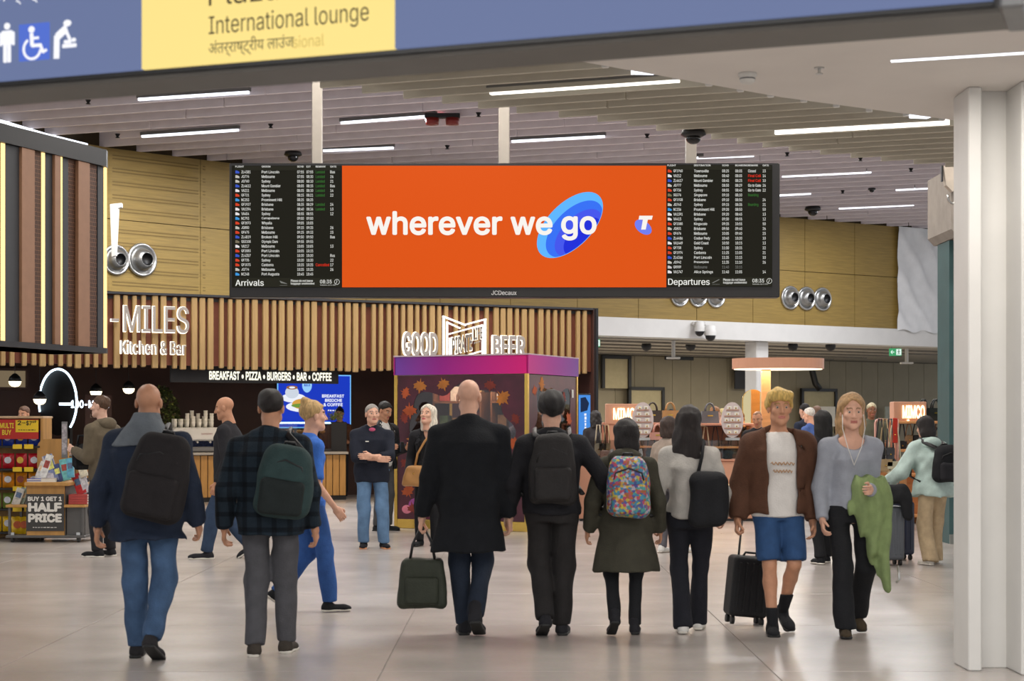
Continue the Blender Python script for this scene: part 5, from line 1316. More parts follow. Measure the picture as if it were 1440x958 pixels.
# black screens and framed hoardings on the far wall
def far_panel(px0, py0, px1, py1, off, name, label, fill, frame=True):
    h0 = hit(px0, py1, wall_pt(834) - wn * off, wn); h1 = hit(px1, py0, wall_pt(834) - wn * off, wn)
    w_ = (Vector((h1.x, h1.y, 0)) - Vector((h0.x, h0.y, 0))).length; hh = h1.z - h0.z
    zb = h0.z; o = thing(name, label, 'panel', h0, math.atan2(wd.y, wd.x))
    MB().box((w_ / 2, 0, hh / 2), (w_, .04, hh)).build('panel_board', fill, o)
    if frame:
        for c_, d_ in (((w_ / 2, -.03, hh), (w_ + .1, .1, .1)), ((0, -.03, hh / 2), (.1, .1, hh)), ((w_, -.03, hh / 2), (.1, .1, hh))): MB().box(c_, d_).build('panel_frame', M_black, o)
    return o
M_board = mat('pale hoarding', (176, 166, 134), .7, var=.05)
far_panel(847, 503, 884, 546, 8.7, 'framed_hoarding', 'black framed beige board highest beside the slat canopy', M_board)
far_panel(884, 547, 931, 600, 8.7, 'framed_hoarding', 'black framed beige board above the left lit shop sign', M_board)
far_panel(1033, 504, 1062, 547, 8.7, 'black_window', 'black window panel beneath the left edge of the round lit canopy', M_dark, False)
far_panel(1127, 549, 1174, 610, 8.7, 'framed_hoarding', 'black framed board with notices behind the blond man and woman', M_board)
far_panel(935, 502, 975, 506, 8.7, 'slot_vent', 'long dark slot vent near the back-room ceiling', M_black, False)
far_panel(1153, 572, 1174, 600, 8.4, 'notice', 'white notice with black print beside the framed board', M_cup, False)
far_panel(1244, 572, 1262, 592, 8.4, 'notice', 'grey notice sheet left of the right lit shop sign', mat('grey sheet', (170, 172, 160), .7), False)
h = hit(1140, 548, wall_pt(834) - wn * 8.2, wn)
o = tag(MB().tube([(0, 0, ZB0 - h.z), (0, 0, 1.0), (.05, 0, .6), (.15, 0, .2), (.3, 0, 0)], .1, 8).build('cable_duct', M_black), 'curved black cable duct dropping from the back-room ceiling', 'duct'); o.location = h
# ------------------------------------------------------------------ snack gondola at the left
dG = 22.6
gx = lambda x, d=dG: (x - CX) / F * d
gz = lambda y, d=dG: EYE + (HY - y) / F * d
x1 = gx(59); x0 = x1 - 1.25; w_ = x1 - x0; zt_ = gz(587)
o = thing('snack_stand', 'timber snack stand with red and yellow multi buy header and packet shelves', 'shelf', ((x0 + x1) / 2, dG, 0))
for s_ in (-1, 1): MB().cbox((s_ * w_ / 2, .2, zt_ / 2), (.04, .44, zt_), .01).build('side_panel', M_oak, o)
MB().box((0, .4, zt_ / 2), (w_, .03, zt_)).build('back_panel', M_oak, o)
MB().cbox((0, .2, zt_), (w_ + .06, .46, .03), .008).build('top_board', mat('pale edge board', (214, 180, 140), .5), o)
ZSH = [gz(y) for y in (654.5, 687.5, 721, 757)] + [gz(627)]
lev = [gz(627), gz(659), gz(686), gz(715), .10]
for z_ in lev: MB().cbox((0, .16, z_ - .015), (w_ - .04, .46, .025), .004).build('shelf_board', M_dark, o)
hz = gz(617.5)
MB().box((0, -.02, (hz + gz(590)) / 2), (w_ - .08, .02, gz(590) - hz)).build('red_header', mat('red header card', (196, 40, 26), .5, var=.05), o)
hx = gx(23) - (x0 + x1) / 2; hx2 = gx(55) - (x0 + x1) / 2
M_yel = mat('yellow card', (246, 206, 36), .5, var=.04); M_ink = mat('black print', (30, 26, 20), .6, var=0)
MB().box(((hx + hx2) / 2, -.034, (gz(591) + gz(608)) / 2), (hx2 - hx, .008, gz(591) - gz(608))).build('price_card', M_yel, o)
def gt(s, px0, py0, px1, py1, m, y=-.04, bold=.02):
    mb = MB(); text_on(mb, s, (gx(px0) - (x0 + x1) / 2, y, gz(py0)), AX, AZ, gx(px1) - gx(px0), gz(py1) - gz(py0), 0, bold); mb.build('lettering', m, o)
gt('2', 26, 598, 31, 591.5, M_ink); gt('FOR', 32, 596, 37, 594, M_ink, bold=.01); gt('$7', 38, 599, 46, 591.5, M_ink); gt('49', 46.5, 595, 52, 591.5, M_ink); mb = MB(); dashes(mb, (gx(27) - (x0 + x1) / 2, -.04, gz(605.5)), AX, AZ, gx(51) - gx(27), .012, 7); mb.build('small_print', M_ink, o)
M_yl = mat('yellow print', (250, 216, 60), .5, var=0)
gt('MULTI', 1, 602.5, 20.5, 595, M_yl, -.034, .03); gt('BUY', 4, 612, 17, 604.5, M_yl, -.034, .03)
# packets, one by one
def packet(x, y, z, w, h, c1, c2, label, group, rz):
    ob = thing('snack_packet', label, 'snack packet', (x, y, z), rz, group)
    n = 6; vs = []; m_ = 8
    for s in (-1, 1):
        for k in range(m_ + 1):
            for i in range(n + 1):
                u, v = i / n, k / m_; b = .035 * (math.sin(math.pi * u) * math.sin(math.pi * v)) ** .6
                vs.append(((u - .5) * w, s * b, v * h))
    N = (n + 1) * (m_ + 1); fs = [(k * (n + 1) + i, k * (n + 1) + i + 1, (k + 1) * (n + 1) + i + 1, (k + 1) * (n + 1) + i) for k in range(m_) for i in range(n)]
    MB().add(vs, fs + [tuple(N + i for i in reversed(f)) for f in fs], 0, True).build('bag', mat('foil %d %d %d' % c1, c1, .25, var=.25, scale=14), ob)
    MB().prism(ellipse(0, h * .55, w * .3, h * .22, 14), (0, -.042, 0), AX, AZ, (0, 1, 0), .004).build('bag_emblem', mat('foil mark %d %d %d' % c2, c2, .4, var=.2, scale=20), ob, fixn=True)
rows_ = [(lev[0], (36, 62, 160), (236, 186, 60), 'blue snack packet on the top shelf'), (lev[1], (196, 30, 44), (240, 190, 60), 'red snack packet on the second shelf'),
         (lev[2], (226, 140, 26), (150, 60, 30), 'orange snack packet on the third shelf'), (lev[3], (120, 140, 60), (220, 200, 80), 'green snack packet on the fourth shelf'), (lev[4], (232, 186, 30), (200, 90, 30), 'yellow snack packet on the bottom shelf')]
for z_, c1, c2, lb in rows_:
    for i, wh in enumerate(('nearest the timber side', 'second from the timber side', 'third from the timber side', 'cut by the frame edge')):
        packet(x1 - .12 - i * .172, dG + .07, z_, .155, .2, c1, c2 if i % 2 else (220, 220, 226), lb + ', ' + wh, lb.split(' on ')[1] + ' packets', rs.uniform(-.15, .15))
tk = MB().box((0, 0, 0), (.12, .006, .06)).mesh('price_ticket')
for z_ in lev[:4]:
    for xx in (x0 + .55, x0 + .95, x1 - .15):
        t_ = obj('price_ticket', tk, M_yel, o); t_.location = (xx - (x0 + x1) / 2, -.09, z_ - .01)

# ------------------------------------------------------------------ book trolley
dB = 3648 / (763 - HY)
bx_ = lambda x, d=dB: (x - CX) / F * d
bz_ = lambda y, d=dB: EYE + (HY - y) / F * d
xc0, xc1 = bx_(8), bx_(120); BC = (xc0 + xc1) / 2; BW = xc1 - xc0
o = thing('book_trolley', 'timber and steel book trolley on castors with half price poster', 'trolley', (BC, dB, 0))
M_steel = mat('grey steel sheet', (96, 94, 92), .45, metal=.3, var=.06)
rb = lambda x: bx_(x) - BC
MB().cbox((0, .3, bz_(755)), (BW, .62, .035), .006).build('base_board', M_steel, o)
for x_ in (-BW / 2 + .04, BW / 2 - .04):
    for y_ in (.04, .56): MB().box((x_, y_, (bz_(712) + bz_(755)) / 2), (.03, .03, bz_(712) - bz_(755))).build('upright', M_steel, o)
MB().cbox(((rb(8) + rb(38)) / 2, .3, bz_(712)), (rb(38) - rb(8), .62, .035), .005).build('low_shelf', M_oak, o)
MB().cbox(((rb(90) + rb(120)) / 2, .3, bz_(712)), (rb(120) - rb(90), .62, .035), .005).build('low_shelf', M_oak, o)
MB().box(((rb(90) + rb(120)) / 2, .32, (bz_(714) + bz_(754)) / 2), (rb(118) - rb(92), .5, bz_(714) - bz_(754))).build('steel_bin', M_steel, o)
MB().box(((rb(35) + rb(91)) / 2, .33, (bz_(755) + bz_(684)) / 2), (rb(91) - rb(35), .54, bz_(684) - bz_(755))).build('centre_box', M_steel, o)
MB().cbox(((rb(35) + rb(97)) / 2, .3, bz_(681)), (rb(97) - rb(35), .68, .05), .008).build('book_shelf', M_oak, o)
# arched timber end panel
ex0, ex1, ez0, ez1 = rb(34), rb(79), bz_(680), bz_(618); r_ = .12
MB().prism([(ex0, ez0), (ex1, ez0), (ex1, ez1)] + [(ex0 + r_ - r_ * math.cos(t), ez1 - r_ + r_ * math.sin(t)) for t in [math.pi / 2 * (1 - q / 8) for q in range(9)]], (0, .60, 0), AX, AZ, (0, 1, 0), .05).build('arched_back', M_oak, o, fixn=True)
px0, px1, pz0, pz1 = rb(37), rb(90), bz_(754), bz_(684)
MB().box(((px0 + px1) / 2, .03, (pz0 + pz1) / 2), (px1 - px0, .03, pz1 - pz0)).build('poster_board', M_oak, o)
MB().box(((px0 + px1) / 2, .010, (bz_(695) + bz_(747)) / 2), (px1 - px0, .012, bz_(695) - bz_(747))).build('poster', mat('charcoal poster', (62, 60, 58), .6, var=.04), o)
M_pt = mat('poster white', (226, 222, 214), .6, var=0)
for s_, a_, b_, c_, d_, bo_ in (('BUY 1 GET 1', 39, 705, 87, 698.5, .04), ('HALF', 39.5, 720, 87, 707, .05), ('PRICE', 39.5, 735, 87, 722.5, .05)):
    mb = MB(); text_on(mb, s_, (rb(a_), .0, bz_(b_)), AX, AZ, rb(c_) - rb(a_), bz_(d_) - bz_(b_), 0, bo_); mb.build('lettering', M_pt, o)
mb = MB(); dashes(mb, (rb(46), .0, bz_(742.5)), AX, AZ, rb(80) - rb(46), .010, 9); mb.build('small_print', M_pt, o)
for x_, y_ in ((rb(16), .06), (rb(45), .5), (rb(109), .06), (rb(118), .5)):
    k_ = thing('castor', '', ''); 
    bpy.data.objects.remove(k_)
    c_ = MB().box((x_, y_, .10), (.05, .05, .05)).build('castor', M_chrome, o); MB().cyl((x_ - .016, y_, .045), (x_ + .016, y_, .045), .045, n=16).build('wheel', mat('castor wheel', (60, 58, 56), .5), c_)
# tall price stand
xx = rb(81)
MB().cbox((xx, .34, (bz_(645) + bz_(593)) / 2), (.075, .02, bz_(593) - bz_(645)), .004).build('card_stand', M_grey, o); MB().box((xx, .325, (bz_(640) + bz_(596)) / 2), (.06, .006, bz_(596) - bz_(640))).build('card_face', mat('card print', (166, 160, 164), .5, var=.4, scale=30), o)
# books one by one: (pixel x, pixel y of base, width, height, tilt, yaw, colour)
def book(px, pyb, wpx, hpx, tilt, lean, c_, label, group, dy=.2, thick=.025):
    w_, h_ = wpx / F * dB, hpx / F * dB
    ob = thing('book', label, 'book', (bx_(px), dB + dy, bz_(pyb)), 0, group)
    M3 = Matrix.Rotation(math.radians(lean), 3, 'Y') @ Matrix.Rotation(math.radians(tilt), 3, 'X')
    ob.rotation_euler = M3.to_euler()
    MB().box((0, thick / 2, h_ / 2), (w_ * .97, thick * .8, h_ * .97)).build('pages', M_cup, ob)
    m = mat('book cover %d %d %d' % c_, c_, .4, var=.35, scale=16)
    for yy in (0, thick): MB().box((0, yy, h_ / 2), (w_, .004, h_)).build('cover', m, ob)
    MB().box((-w_ / 2, thick / 2, h_ / 2), (.004, thick, h_)).build('spine', m, ob)
    MB().box((0, -.0035, h_ * .6), (w_ * .7, .003, h_ * .3)).build('cover_print', mat('cover print %d' % (sum(c_) % 5), ((220, 190, 150), (210, 210, 214), (90, 110, 140), (230, 220, 120), (160, 70, 60))[sum(c_) % 5], .5, var=.4, scale=30), ob)
bs = bz_(679)
for q in ((48, 674, 9, 26, -14, 18, (214, 208, 198), 'pale book leaning leftmost on the trolley top'), (54, 674, 10, 36, -12, 16, (226, 222, 216), 'tall white book leaning on the trolley top'), (67, 677, 11, 38, -14, -16, (196, 190, 196), 'white-edged book propped before the arched panel'), (73, 677, 12, 40, -12, -20, (120, 130, 168), 'grey blue book leaning on the trolley top'), (80, 678, 10, 26, -10, -18, (64, 74, 120), 'navy book leaning low on the trolley top'),
          (89, 676, 12, 31, -12, -12, (112, 186, 186), 'turquoise book on the trolley top'), (95, 672, 10, 28, -12, -6, (96, 170, 196), 'sky blue book on the trolley top')):
    book(*q, 'leaning books on the trolley', .16)
for q in ((112, 671, 11, 40, -16, -20, (222, 214, 190), 'tall cream book rising above the others on the trolley'), (109, 696, 14, 32, -16, -22, (190, 44, 48), 'red book leaning above the red stack'), (116, 694, 10, 28, -14, -20, (200, 200, 206), 'white book beside the leaning red one'), (121, 696, 9, 24, -14, -18, (60, 64, 76), 'dark book at the trolley end')):
    book(*q, 'leaning books on the trolley', .24)
for k in range(4):
    w2, d2, h2 = 26 / F * dB, .26, .030
    ob = thing('stacked_book', ('bottom', 'second', 'third', 'topmost')[k] + ' red book of the stack on the trolley low shelf', 'book', (bx_(107), dB + .2, bz_(711) + .012 + k * .032), rs.uniform(-.06, .06), 'stack of red books')
    MB().box((0, 0, h2 / 2), (w2 * .97, d2 * .97, h2 * .8)).build('pages', M_cup, ob)
    for zz in (.002, h2 - .002): MB().box((0, 0, zz), (w2, d2, .004)).build('cover', mat('red cover', (176, 66, 60), .4, var=.1), ob)
    MB().box((0, -d2 / 2, h2 / 2), (w2, .006, h2)).build('spine', MATS['red cover'], ob)
for k, (c_, nm) in enumerate((((66, 78, 170), 'blue'), ((80, 90, 186), 'violet blue'))):
    ob = thing('stacked_book', nm + ' book lying flat on the trolley top', 'book', (bx_(48), dB + .1, bs + .0 + k * .026), 0, 'flat books on the trolley'); w2 = 22 / F * dB
    MB().box((0, 0, .012), (w2 * .97, .16, .018)).build('pages', M_cup, ob)
    for zz in (.002, .022): MB().box((0, 0, zz), (w2, .165, .004)).build('cover', mat('flat cover ' + nm, c_, .4, var=.1), ob)
ob = thing('stacked_book', 'pale books lying flat in the middle of the trolley top', 'book', (bx_(66), dB + .12, bs), .1, 'flat books on the trolley'); MB().box((0, 0, .03), (.18, .2, .05)).build('pages', M_cup, ob); MB().box((0, 0, .056), (.19, .21, .005)).build('cover', mat('flat cover pale', (190, 180, 176), .5, var=.2), ob)
for k in range(5):
    c_ = ((200, 196, 186), (150, 160, 140), (210, 206, 200), (120, 140, 110), (214, 210, 206))[k]
    book(18 + k * 4.4, 711, 11, 25, -8, 18, c_, ('leftmost', 'second', 'third', 'fourth', 'rightmost')[k] + ' of five pale books leaning on the low trolley shelf', 'leaning books on the low shelf', .1 + .05 * k)
# yellow snack packets below the low shelf
for k in range(3): packet(bx_(16 + k * 9), dB + .3, bz_(753), .17, .22, (232, 186, 30), (200, 90, 30), ('leftmost', 'middle', 'rightmost')[k] + ' yellow snack packet under the trolley low shelf', 'packets under the trolley shelf', .1 * k)
# ------------------------------------------------------------------ figures: smooth distance fields meshed with surface nets
f32 = np.float32
def surfnet(f, lo, hi, h):
    lo = np.array(lo, float); n = np.ceil((np.array(hi, float) - lo) / h).astype(int) + 2
    ax = [(lo[i] + h * np.arange(n[i])).astype(f32) for i in range(3)]
    Gx, Gy, Gz = np.meshgrid(*ax, indexing='ij')
    D = f((Gx, Gy, Gz)).astype(f32)
    D[0] = D[-1] = 1; D[:, 0] = D[:, -1] = 1; D[:, :, 0] = D[:, :, -1] = 1
    S = D < 0
    c = np.zeros(tuple(n - 1), np.int8)
    for a in (0, 1):
        for b in (0, 1):
            for d in (0, 1): c += S[a:n[0] - 1 + a, b:n[1] - 1 + b, d:n[2] - 1 + d]
    m = (c > 0) & (c < 8)
    I = np.full(m.shape, -1, np.int64); ii, jj, kk = np.nonzero(m); nv = len(ii); I[m] = np.arange(nv)
    if nv == 0: return np.zeros((0, 3)), []
    acc = np.zeros((nv, 3)); cnt = np.zeros(nv)
    cs = [(a, b, d) for a in (0, 1) for b in (0, 1) for d in (0, 1)]
    for p in cs:
        for ax_ in range(3):
            if p[ax_]: continue
            q = list(p); q[ax_] = 1
            da = D[ii + p[0], jj + p[1], kk + p[2]]; db = D[ii + q[0], jj + q[1], kk + q[2]]
            x = (da < 0) != (db < 0)
            t = np.where(x, da / np.where(x, da - db, 1), 0)
            pos = np.tile(np.array(p, float), (nv, 1)); pos[:, ax_] += t
            acc[x] += pos[x]; cnt[x] += 1
    V = lo + h * (np.stack([ii, jj, kk], 1) + acc / cnt[:, None])
    quads = []
    for ax_ in range(3):
        sl0 = [slice(None)] * 3; sl1 = [slice(None)] * 3; sl0[ax_] = slice(0, -1); sl1[ax_] = slice(1, None)
        s0, s1 = S[tuple(sl0)], S[tuple(sl1)]
        e = np.nonzero(s0 != s1); fl = s0[e]
        b, d = [(1, 2), (2, 0), (0, 1)][ax_]
        def cell(db, dd):
            q = [np.array(v) for v in e]; q[b] = q[b] - db; q[d] = q[d] - dd; return I[q[0], q[1], q[2]]
        Q = np.stack([cell(1, 1), cell(0, 1), cell(0, 0), cell(1, 0)], 1)
        Q[~fl] = Q[~fl][:, ::-1]
        quads.append(Q)
    Q = np.concatenate(quads); Q = Q[(Q >= 0).all(1)]
    return V, Q
def smin(a, b, k):
    h = np.clip(.5 + .5 * (b - a) / k, 0, 1); return b + (a - b) * h - k * h * (1 - h)
def smax(a, b, k): return -smin(-a, -b, k)
def cap(g, a, b, r1, r2=None):
    r2 = r1 if r2 is None else r2
    a = np.array(a, f32); b = np.array(b, f32); ba = b - a; L2 = float(ba @ ba) + 1e-12
    x, y, z = g[0] - a[0], g[1] - a[1], g[2] - a[2]
    t = np.clip((x * ba[0] + y * ba[1] + z * ba[2]) / L2, 0, 1)
    return np.sqrt((x - t * ba[0]) ** 2 + (y - t * ba[1]) ** 2 + (z - t * ba[2]) ** 2) - (r1 + (r2 - r1) * t)
def ell(g, c, r):
    return (np.sqrt(((g[0] - c[0]) / r[0]) ** 2 + ((g[1] - c[1]) / r[1]) ** 2 + ((g[2] - c[2]) / r[2]) ** 2) - 1) * min(r)
def rbox(g, c, hf, r):
    q = [np.abs(g[i] - c[i]) - (hf[i] - r) for i in range(3)]
    return np.sqrt(sum(np.maximum(v, 0) ** 2 for v in q)) + np.minimum(np.maximum(np.maximum(q[0], q[1]), q[2]), 0) - r
def prof(g, lv, e=2.0):
    """stack of elliptic sections (z, cx, cy, rx, ry)"""
    lv = sorted(lv); zs = [l[0] for l in lv]; it = lambda k: np.interp(g[2], zs, [l[k] for l in lv]).astype(f32)
    rx, ry = it(3), it(4)
    d = ((np.abs((g[0] - it(1)) / rx) ** e + np.abs((g[1] - it(2)) / ry) ** e) ** (1 / e) - 1) * np.minimum(rx, ry)
    return np.maximum(d, np.maximum(g[2] - zs[-1], zs[0] - g[2]))
def folds(g, amp, seed, fr=26.0):
    r = np.random.RandomState(seed); o = 0
    for k in range(4):
        v = r.normal(size=3) * np.array([1, 1, .55]); v = v / np.linalg.norm(v) * fr * r.uniform(.6, 1.7)
        o = o + np.sin(g[0] * f32(v[0]) + g[1] * f32(v[1]) + g[2] * f32(v[2]) + f32(r.uniform(0, 6)))
    return (o * f32(amp / 2.2)).astype(f32)
def mesh_np(name, V, Q, smooth=True):
    me = bpy.data.meshes.new(name)
    if isinstance(Q, np.ndarray) and len(Q):
        me.vertices.add(len(V)); me.vertices.foreach_set('co', np.asarray(V, f32).ravel())
        me.loops.add(len(Q) * 4); me.loops.foreach_set('vertex_index', Q.astype(np.int32).ravel())
        me.polygons.add(len(Q)); me.polygons.foreach_set('loop_start', np.arange(0, len(Q) * 4, 4, dtype=np.int32)); me.polygons.foreach_set('use_smooth', np.ones(len(Q), bool))
        me.update(calc_edges=True); me.validate()
    return me
def ik(a, t, l1, l2, pole):
    a, t, pole = Vector(a), Vector(t), Vector(pole); d = t - a; L = d.length; mx = (l1 + l2) * .999
    if L > mx: d = d * (mx / L); L = mx; t = a + d
    u = d.normalized(); p = (pole - u * pole.dot(u))
    p = p.normalized() if p.length > 1e-6 else u.orthogonal().normalized()
    c = max(-1, min(1, (l1 * l1 + L * L - l2 * l2) / (2 * l1 * L)))
    return a + u * (l1 * c) + p * (l1 * math.sqrt(1 - c * c)), t

SKIN = {'fair': (212, 164, 140), 'tan': (192, 140, 110), 'pale': (220, 176, 154), 'brown': (140, 92, 66)}
def cloth(name, c, rough=.85, var=.12, scale=14, bump=.25):
    return mat('cloth ' + name, c, rough, var=var, scale=scale, bump=bump, bscale=90, spec=.25)

class Fig:
    """a person facing local +y, standing on z = 0"""
    def __init__(s, name_label, x, y, rz, H=1.75, sex='m', res=.016, group=None, feet=None, hands=None, lean=.03, head=(0, 0), skin='fair', build=1.0, far=False):
        s.o = thing('person', name_label, 'person', (x, y, 0), rz, group)
        s.H = H; s.k = k = H / 1.75; s.sex = sex; s.res = res; s.b = build; s.lean = lean; s.seed = abs(hash_(name_label)) % 9999
        s.skin = mat('skin ' + skin, SKIN[skin], .5, var=.08, scale=20, spec=.35)
        s.far = far
        feet = feet or {'L': (.10, .0, 0, 0), 'R': (.10, .0, 0, 0)}    # side offset, forward, toe-down pitch, extra lift
        hands = hands or {'L': (.07, .04, -.53), 'R': (.07, .04, -.53)}
        ah = .075 * k; s.ah = ah; hz = .53 * H; L1 = L2 = .2445 * H
        s.ank = {}; s.pitch = {}
        for sd_, (fx, fy, pt, up) in feet.items():
            sg = -1 if sd_ == 'L' else 1; a = math.radians(pt)
            zz = -min(-ah * math.cos(a) - q * math.sin(a) for q in (-.07 * k, .17 * k)) + up * k
            s.ank[sd_] = Vector((sg * fx * k, fy * k, zz)); s.pitch[sd_] = a
        for sd_, p in s.ank.items():
            sg = -1 if sd_ == 'L' else 1
            hd2 = (p.x - sg * .052 * H) ** 2 + p.y ** 2; hz = min(hz, p.z + math.sqrt(max(.01, ((L1 + L2) * .996) ** 2 - hd2)))
        s.hz = hz; dz = hz - .53 * H
        s.Z = lambda f: f * H + dz                                           # body height fraction -> z
        s.cy = lambda z: lean * max(0, z - hz) * (1 + .0 * z)
        s.hip, s.knee = {}, {}
        for sd_ in 'LR':
            sg = -1 if sd_ == 'L' else 1; s.hip[sd_] = Vector((sg * .052 * H, 0, hz))
            s.knee[sd_], s.ank[sd_] = ik(s.hip[sd_], s.ank[sd_], L1, L2, (sg * .12, 1, 0))
        zs = s.Z(.786); s.sh, s.el, s.wr = {}, {}, {}
        sw = (.108 if sex == 'm' else .098) * H * (1 + (build - 1) * .5); s.sw = sw
        for sd_ in 'LR':
            sg = -1 if sd_ == 'L' else 1; s.sh[sd_] = Vector((sg * sw, s.cy(zs), zs)); hx, hy, hzz = hands[sd_][:3]
            pole = hands[sd_][3] if len(hands[sd_]) > 3 else (sg * .22, -1, -.2)
            s.el[sd_], s.wr[sd_] = ik(s.sh[sd_], s.sh[sd_] + Vector((sg * hx * k, hy * k, hzz * k)), .172 * H, .150 * H, pole)
        s.neck = Vector((0, s.cy(s.Z(.83)) - .012, s.Z(.83)))
        s.hc = Vector((0, s.cy(s.Z(.9)) + .03 * k, s.Z(.933)))            # head centre
        yaw, pit = math.radians(head[0]), math.radians(head[1])
        s.HM = Matrix.Rotation(yaw, 3, 'Z') @ Matrix.Rotation(pit, 3, 'X'); s.hs = .5 + .5 * k
        s.hands = hands
    # ---- section stacks
    def torso(s, add=0.0, top=.832, z0=.47):
        H, b, Z = s.H, s.b, s.Z
        T = ((.47, .150, .108), (.53, .165, .118), (.60, .148, .108), (.70, .162, .116), (.755, .166, .114), (.795, .138, .096), (.832, .078, .068)) if s.sex == 'm' else \
            ((.47, .150, .108), (.53, .166, .120), (.61, .122, .096), (.70, .138, .112), (.735, .146, .124), (.79, .116, .088), (.832, .068, .060))
        return [(Z(f), 0, s.cy(Z(f)) - (.012 if f > .6 else 0), rx * s.k * b + add * q_, ry * s.k * b + add * q_) for f, rx, ry in T if f >= z0 for q_ in ((.12 if f > .83 else .55 if f > .78 else 1.0) if add > 0 else 1.0,)]
    def part(s, name, f, lo, hi, m, res=None, parent=None, amp=0.0, fr=26.0):
        g = (lambda q: f(q) + folds(q, amp, s.seed + len(name), fr)) if amp else f
        V, Q = surfnet(g, lo, hi, res or s.res)
        return obj(name, mesh_np(name, V, Q), m, parent or s.o)
    # ---- skin: trunk, limbs, head and hands as one mesh
    def body(s, brow=(96, 70, 52), face=True, lips=(176, 104, 92), grip=None, bare=False):
        k, H = s.k, s.H; th = 1.0 if bare else .72
        def f(g):
            d = prof(g, s.torso(-.030, top=.832))
            for q in 'LR':
                d = smin(d, cap(g, s.neck - Vector((0, 0, .03)), s.sh[q], .045 * k), .04)
                d = smin(d, cap(g, s.sh[q], s.el[q], .040 * k, .034 * k), .03); d = smin(d, cap(g, s.el[q], s.wr[q], .037 * k, .026 * k), .02)
                d = smin(d, cap(g, s.hip[q], s.knee[q], .075 * k * th, .052 * k * th), .03); kn, an = s.knee[q], s.ank[q]
                calf = kn.lerp(an, .3) + Vector((0, -.018 if bare else 0, 0))
                d = smin(d, cap(g, kn, calf, .05 * k * th, .052 * k * th), .02); d = smin(d, cap(g, calf, an, .052 * k * th, .034 * k), .02)
            return smin(d, cap(g, s.neck - Vector((0, 0, .03)), s.hc - Vector((0, .01, .05)), .058 * k, .054 * k), .03)
        pts = [s.wr[q] for q in 'LR'] + [s.ank[q] for q in 'LR'] + [s.el[q] for q in 'LR'] + [s.knee[q] for q in 'LR']
        lo = [min([p[i] for p in pts] + [-.2]) - .08 for i in range(3)]; hi = [max([p[i] for p in pts] + [.2]) + .08 for i in range(3)]
        lo[2] = .0; hi[2] = s.hc.z + .02
        V, Q = surfnet(f, lo, hi, .022)
        # head
        hs = s.hs
        def hf(g):
            g = [v / f32(hs) for v in g]
            d = ell(g, (0, -.014, .034), (.075, .096, .084))
            d = smin(d, ell(g, (0, .028, -.040), (.058, .064, .078)), .035)
            d = smin(d, cap(g, (-.045, .01, -.07), (-.012, .072, -.098), .022, .018), .03); d = smin(d, cap(g, (.045, .01, -.07), (.012, .072, -.098), .022, .018), .03)
            d = smin(d, cap(g, (-.034, .076, .030), (.034, .076, .030), .011), .012)
            for sg in (-1, 1):
                d = np.maximum(d, -(ell(g, (sg * .032, .102, .008), (.017, .018, .011))))
                d = smin(d, ell(g, (sg * .045, .062, -.022), (.02, .02, .018)), .02)
                d = smin(d, ell(g, (sg * .079, -.008, -.008), (.011, .021, .033)), .006)
            d = smin(d, cap(g, (0, .088, .022), (0, .112, -.026), .007, .0125), .012); d = smin(d, cap(g, (-.013, .094, -.030), (.013, .094, -.030), .008), .008)
            d = smin(d, ell(g, (0, .086, -.063), (.024, .014, .012)), .006)
            d = np.maximum(d, -ell(g, (0, .105, -.0635), (.026, .014, .0022)))
            return smin(d, cap(g, (0, -.016, -.06), (0, -.032, -.19), .054, .058), .03) * f32(hs)
        HV, HQ = surfnet(hf, (-.10, -.125, -.2), (.10, .135, .13), .0065 if not s.far else .011)
        mi = np.zeros(len(HQ), np.int32)
        if face and len(HQ):
            c = HV[HQ].mean(1) / hs
            mi[(np.abs(c[:, 0]) < .024) & (np.abs(c[:, 2] + .063) < .011) & (c[:, 1] > .083)] = 1
            mi[(np.abs(np.abs(c[:, 0]) - .034) < .021) & (np.abs(c[:, 2] - .031 - .004 * np.cos((np.abs(c[:, 0]) - .03) * 80)) < .0055) & (c[:, 1] > .06)] = 2
        HMn = np.array(s.HM); HV = HV @ HMn.T + np.array(s.hc)
        Vs, Qs, Ms = [V, HV], [Q, HQ + len(V)], [np.zeros(len(Q), np.int32), mi]
        off = len(V) + len(HV)
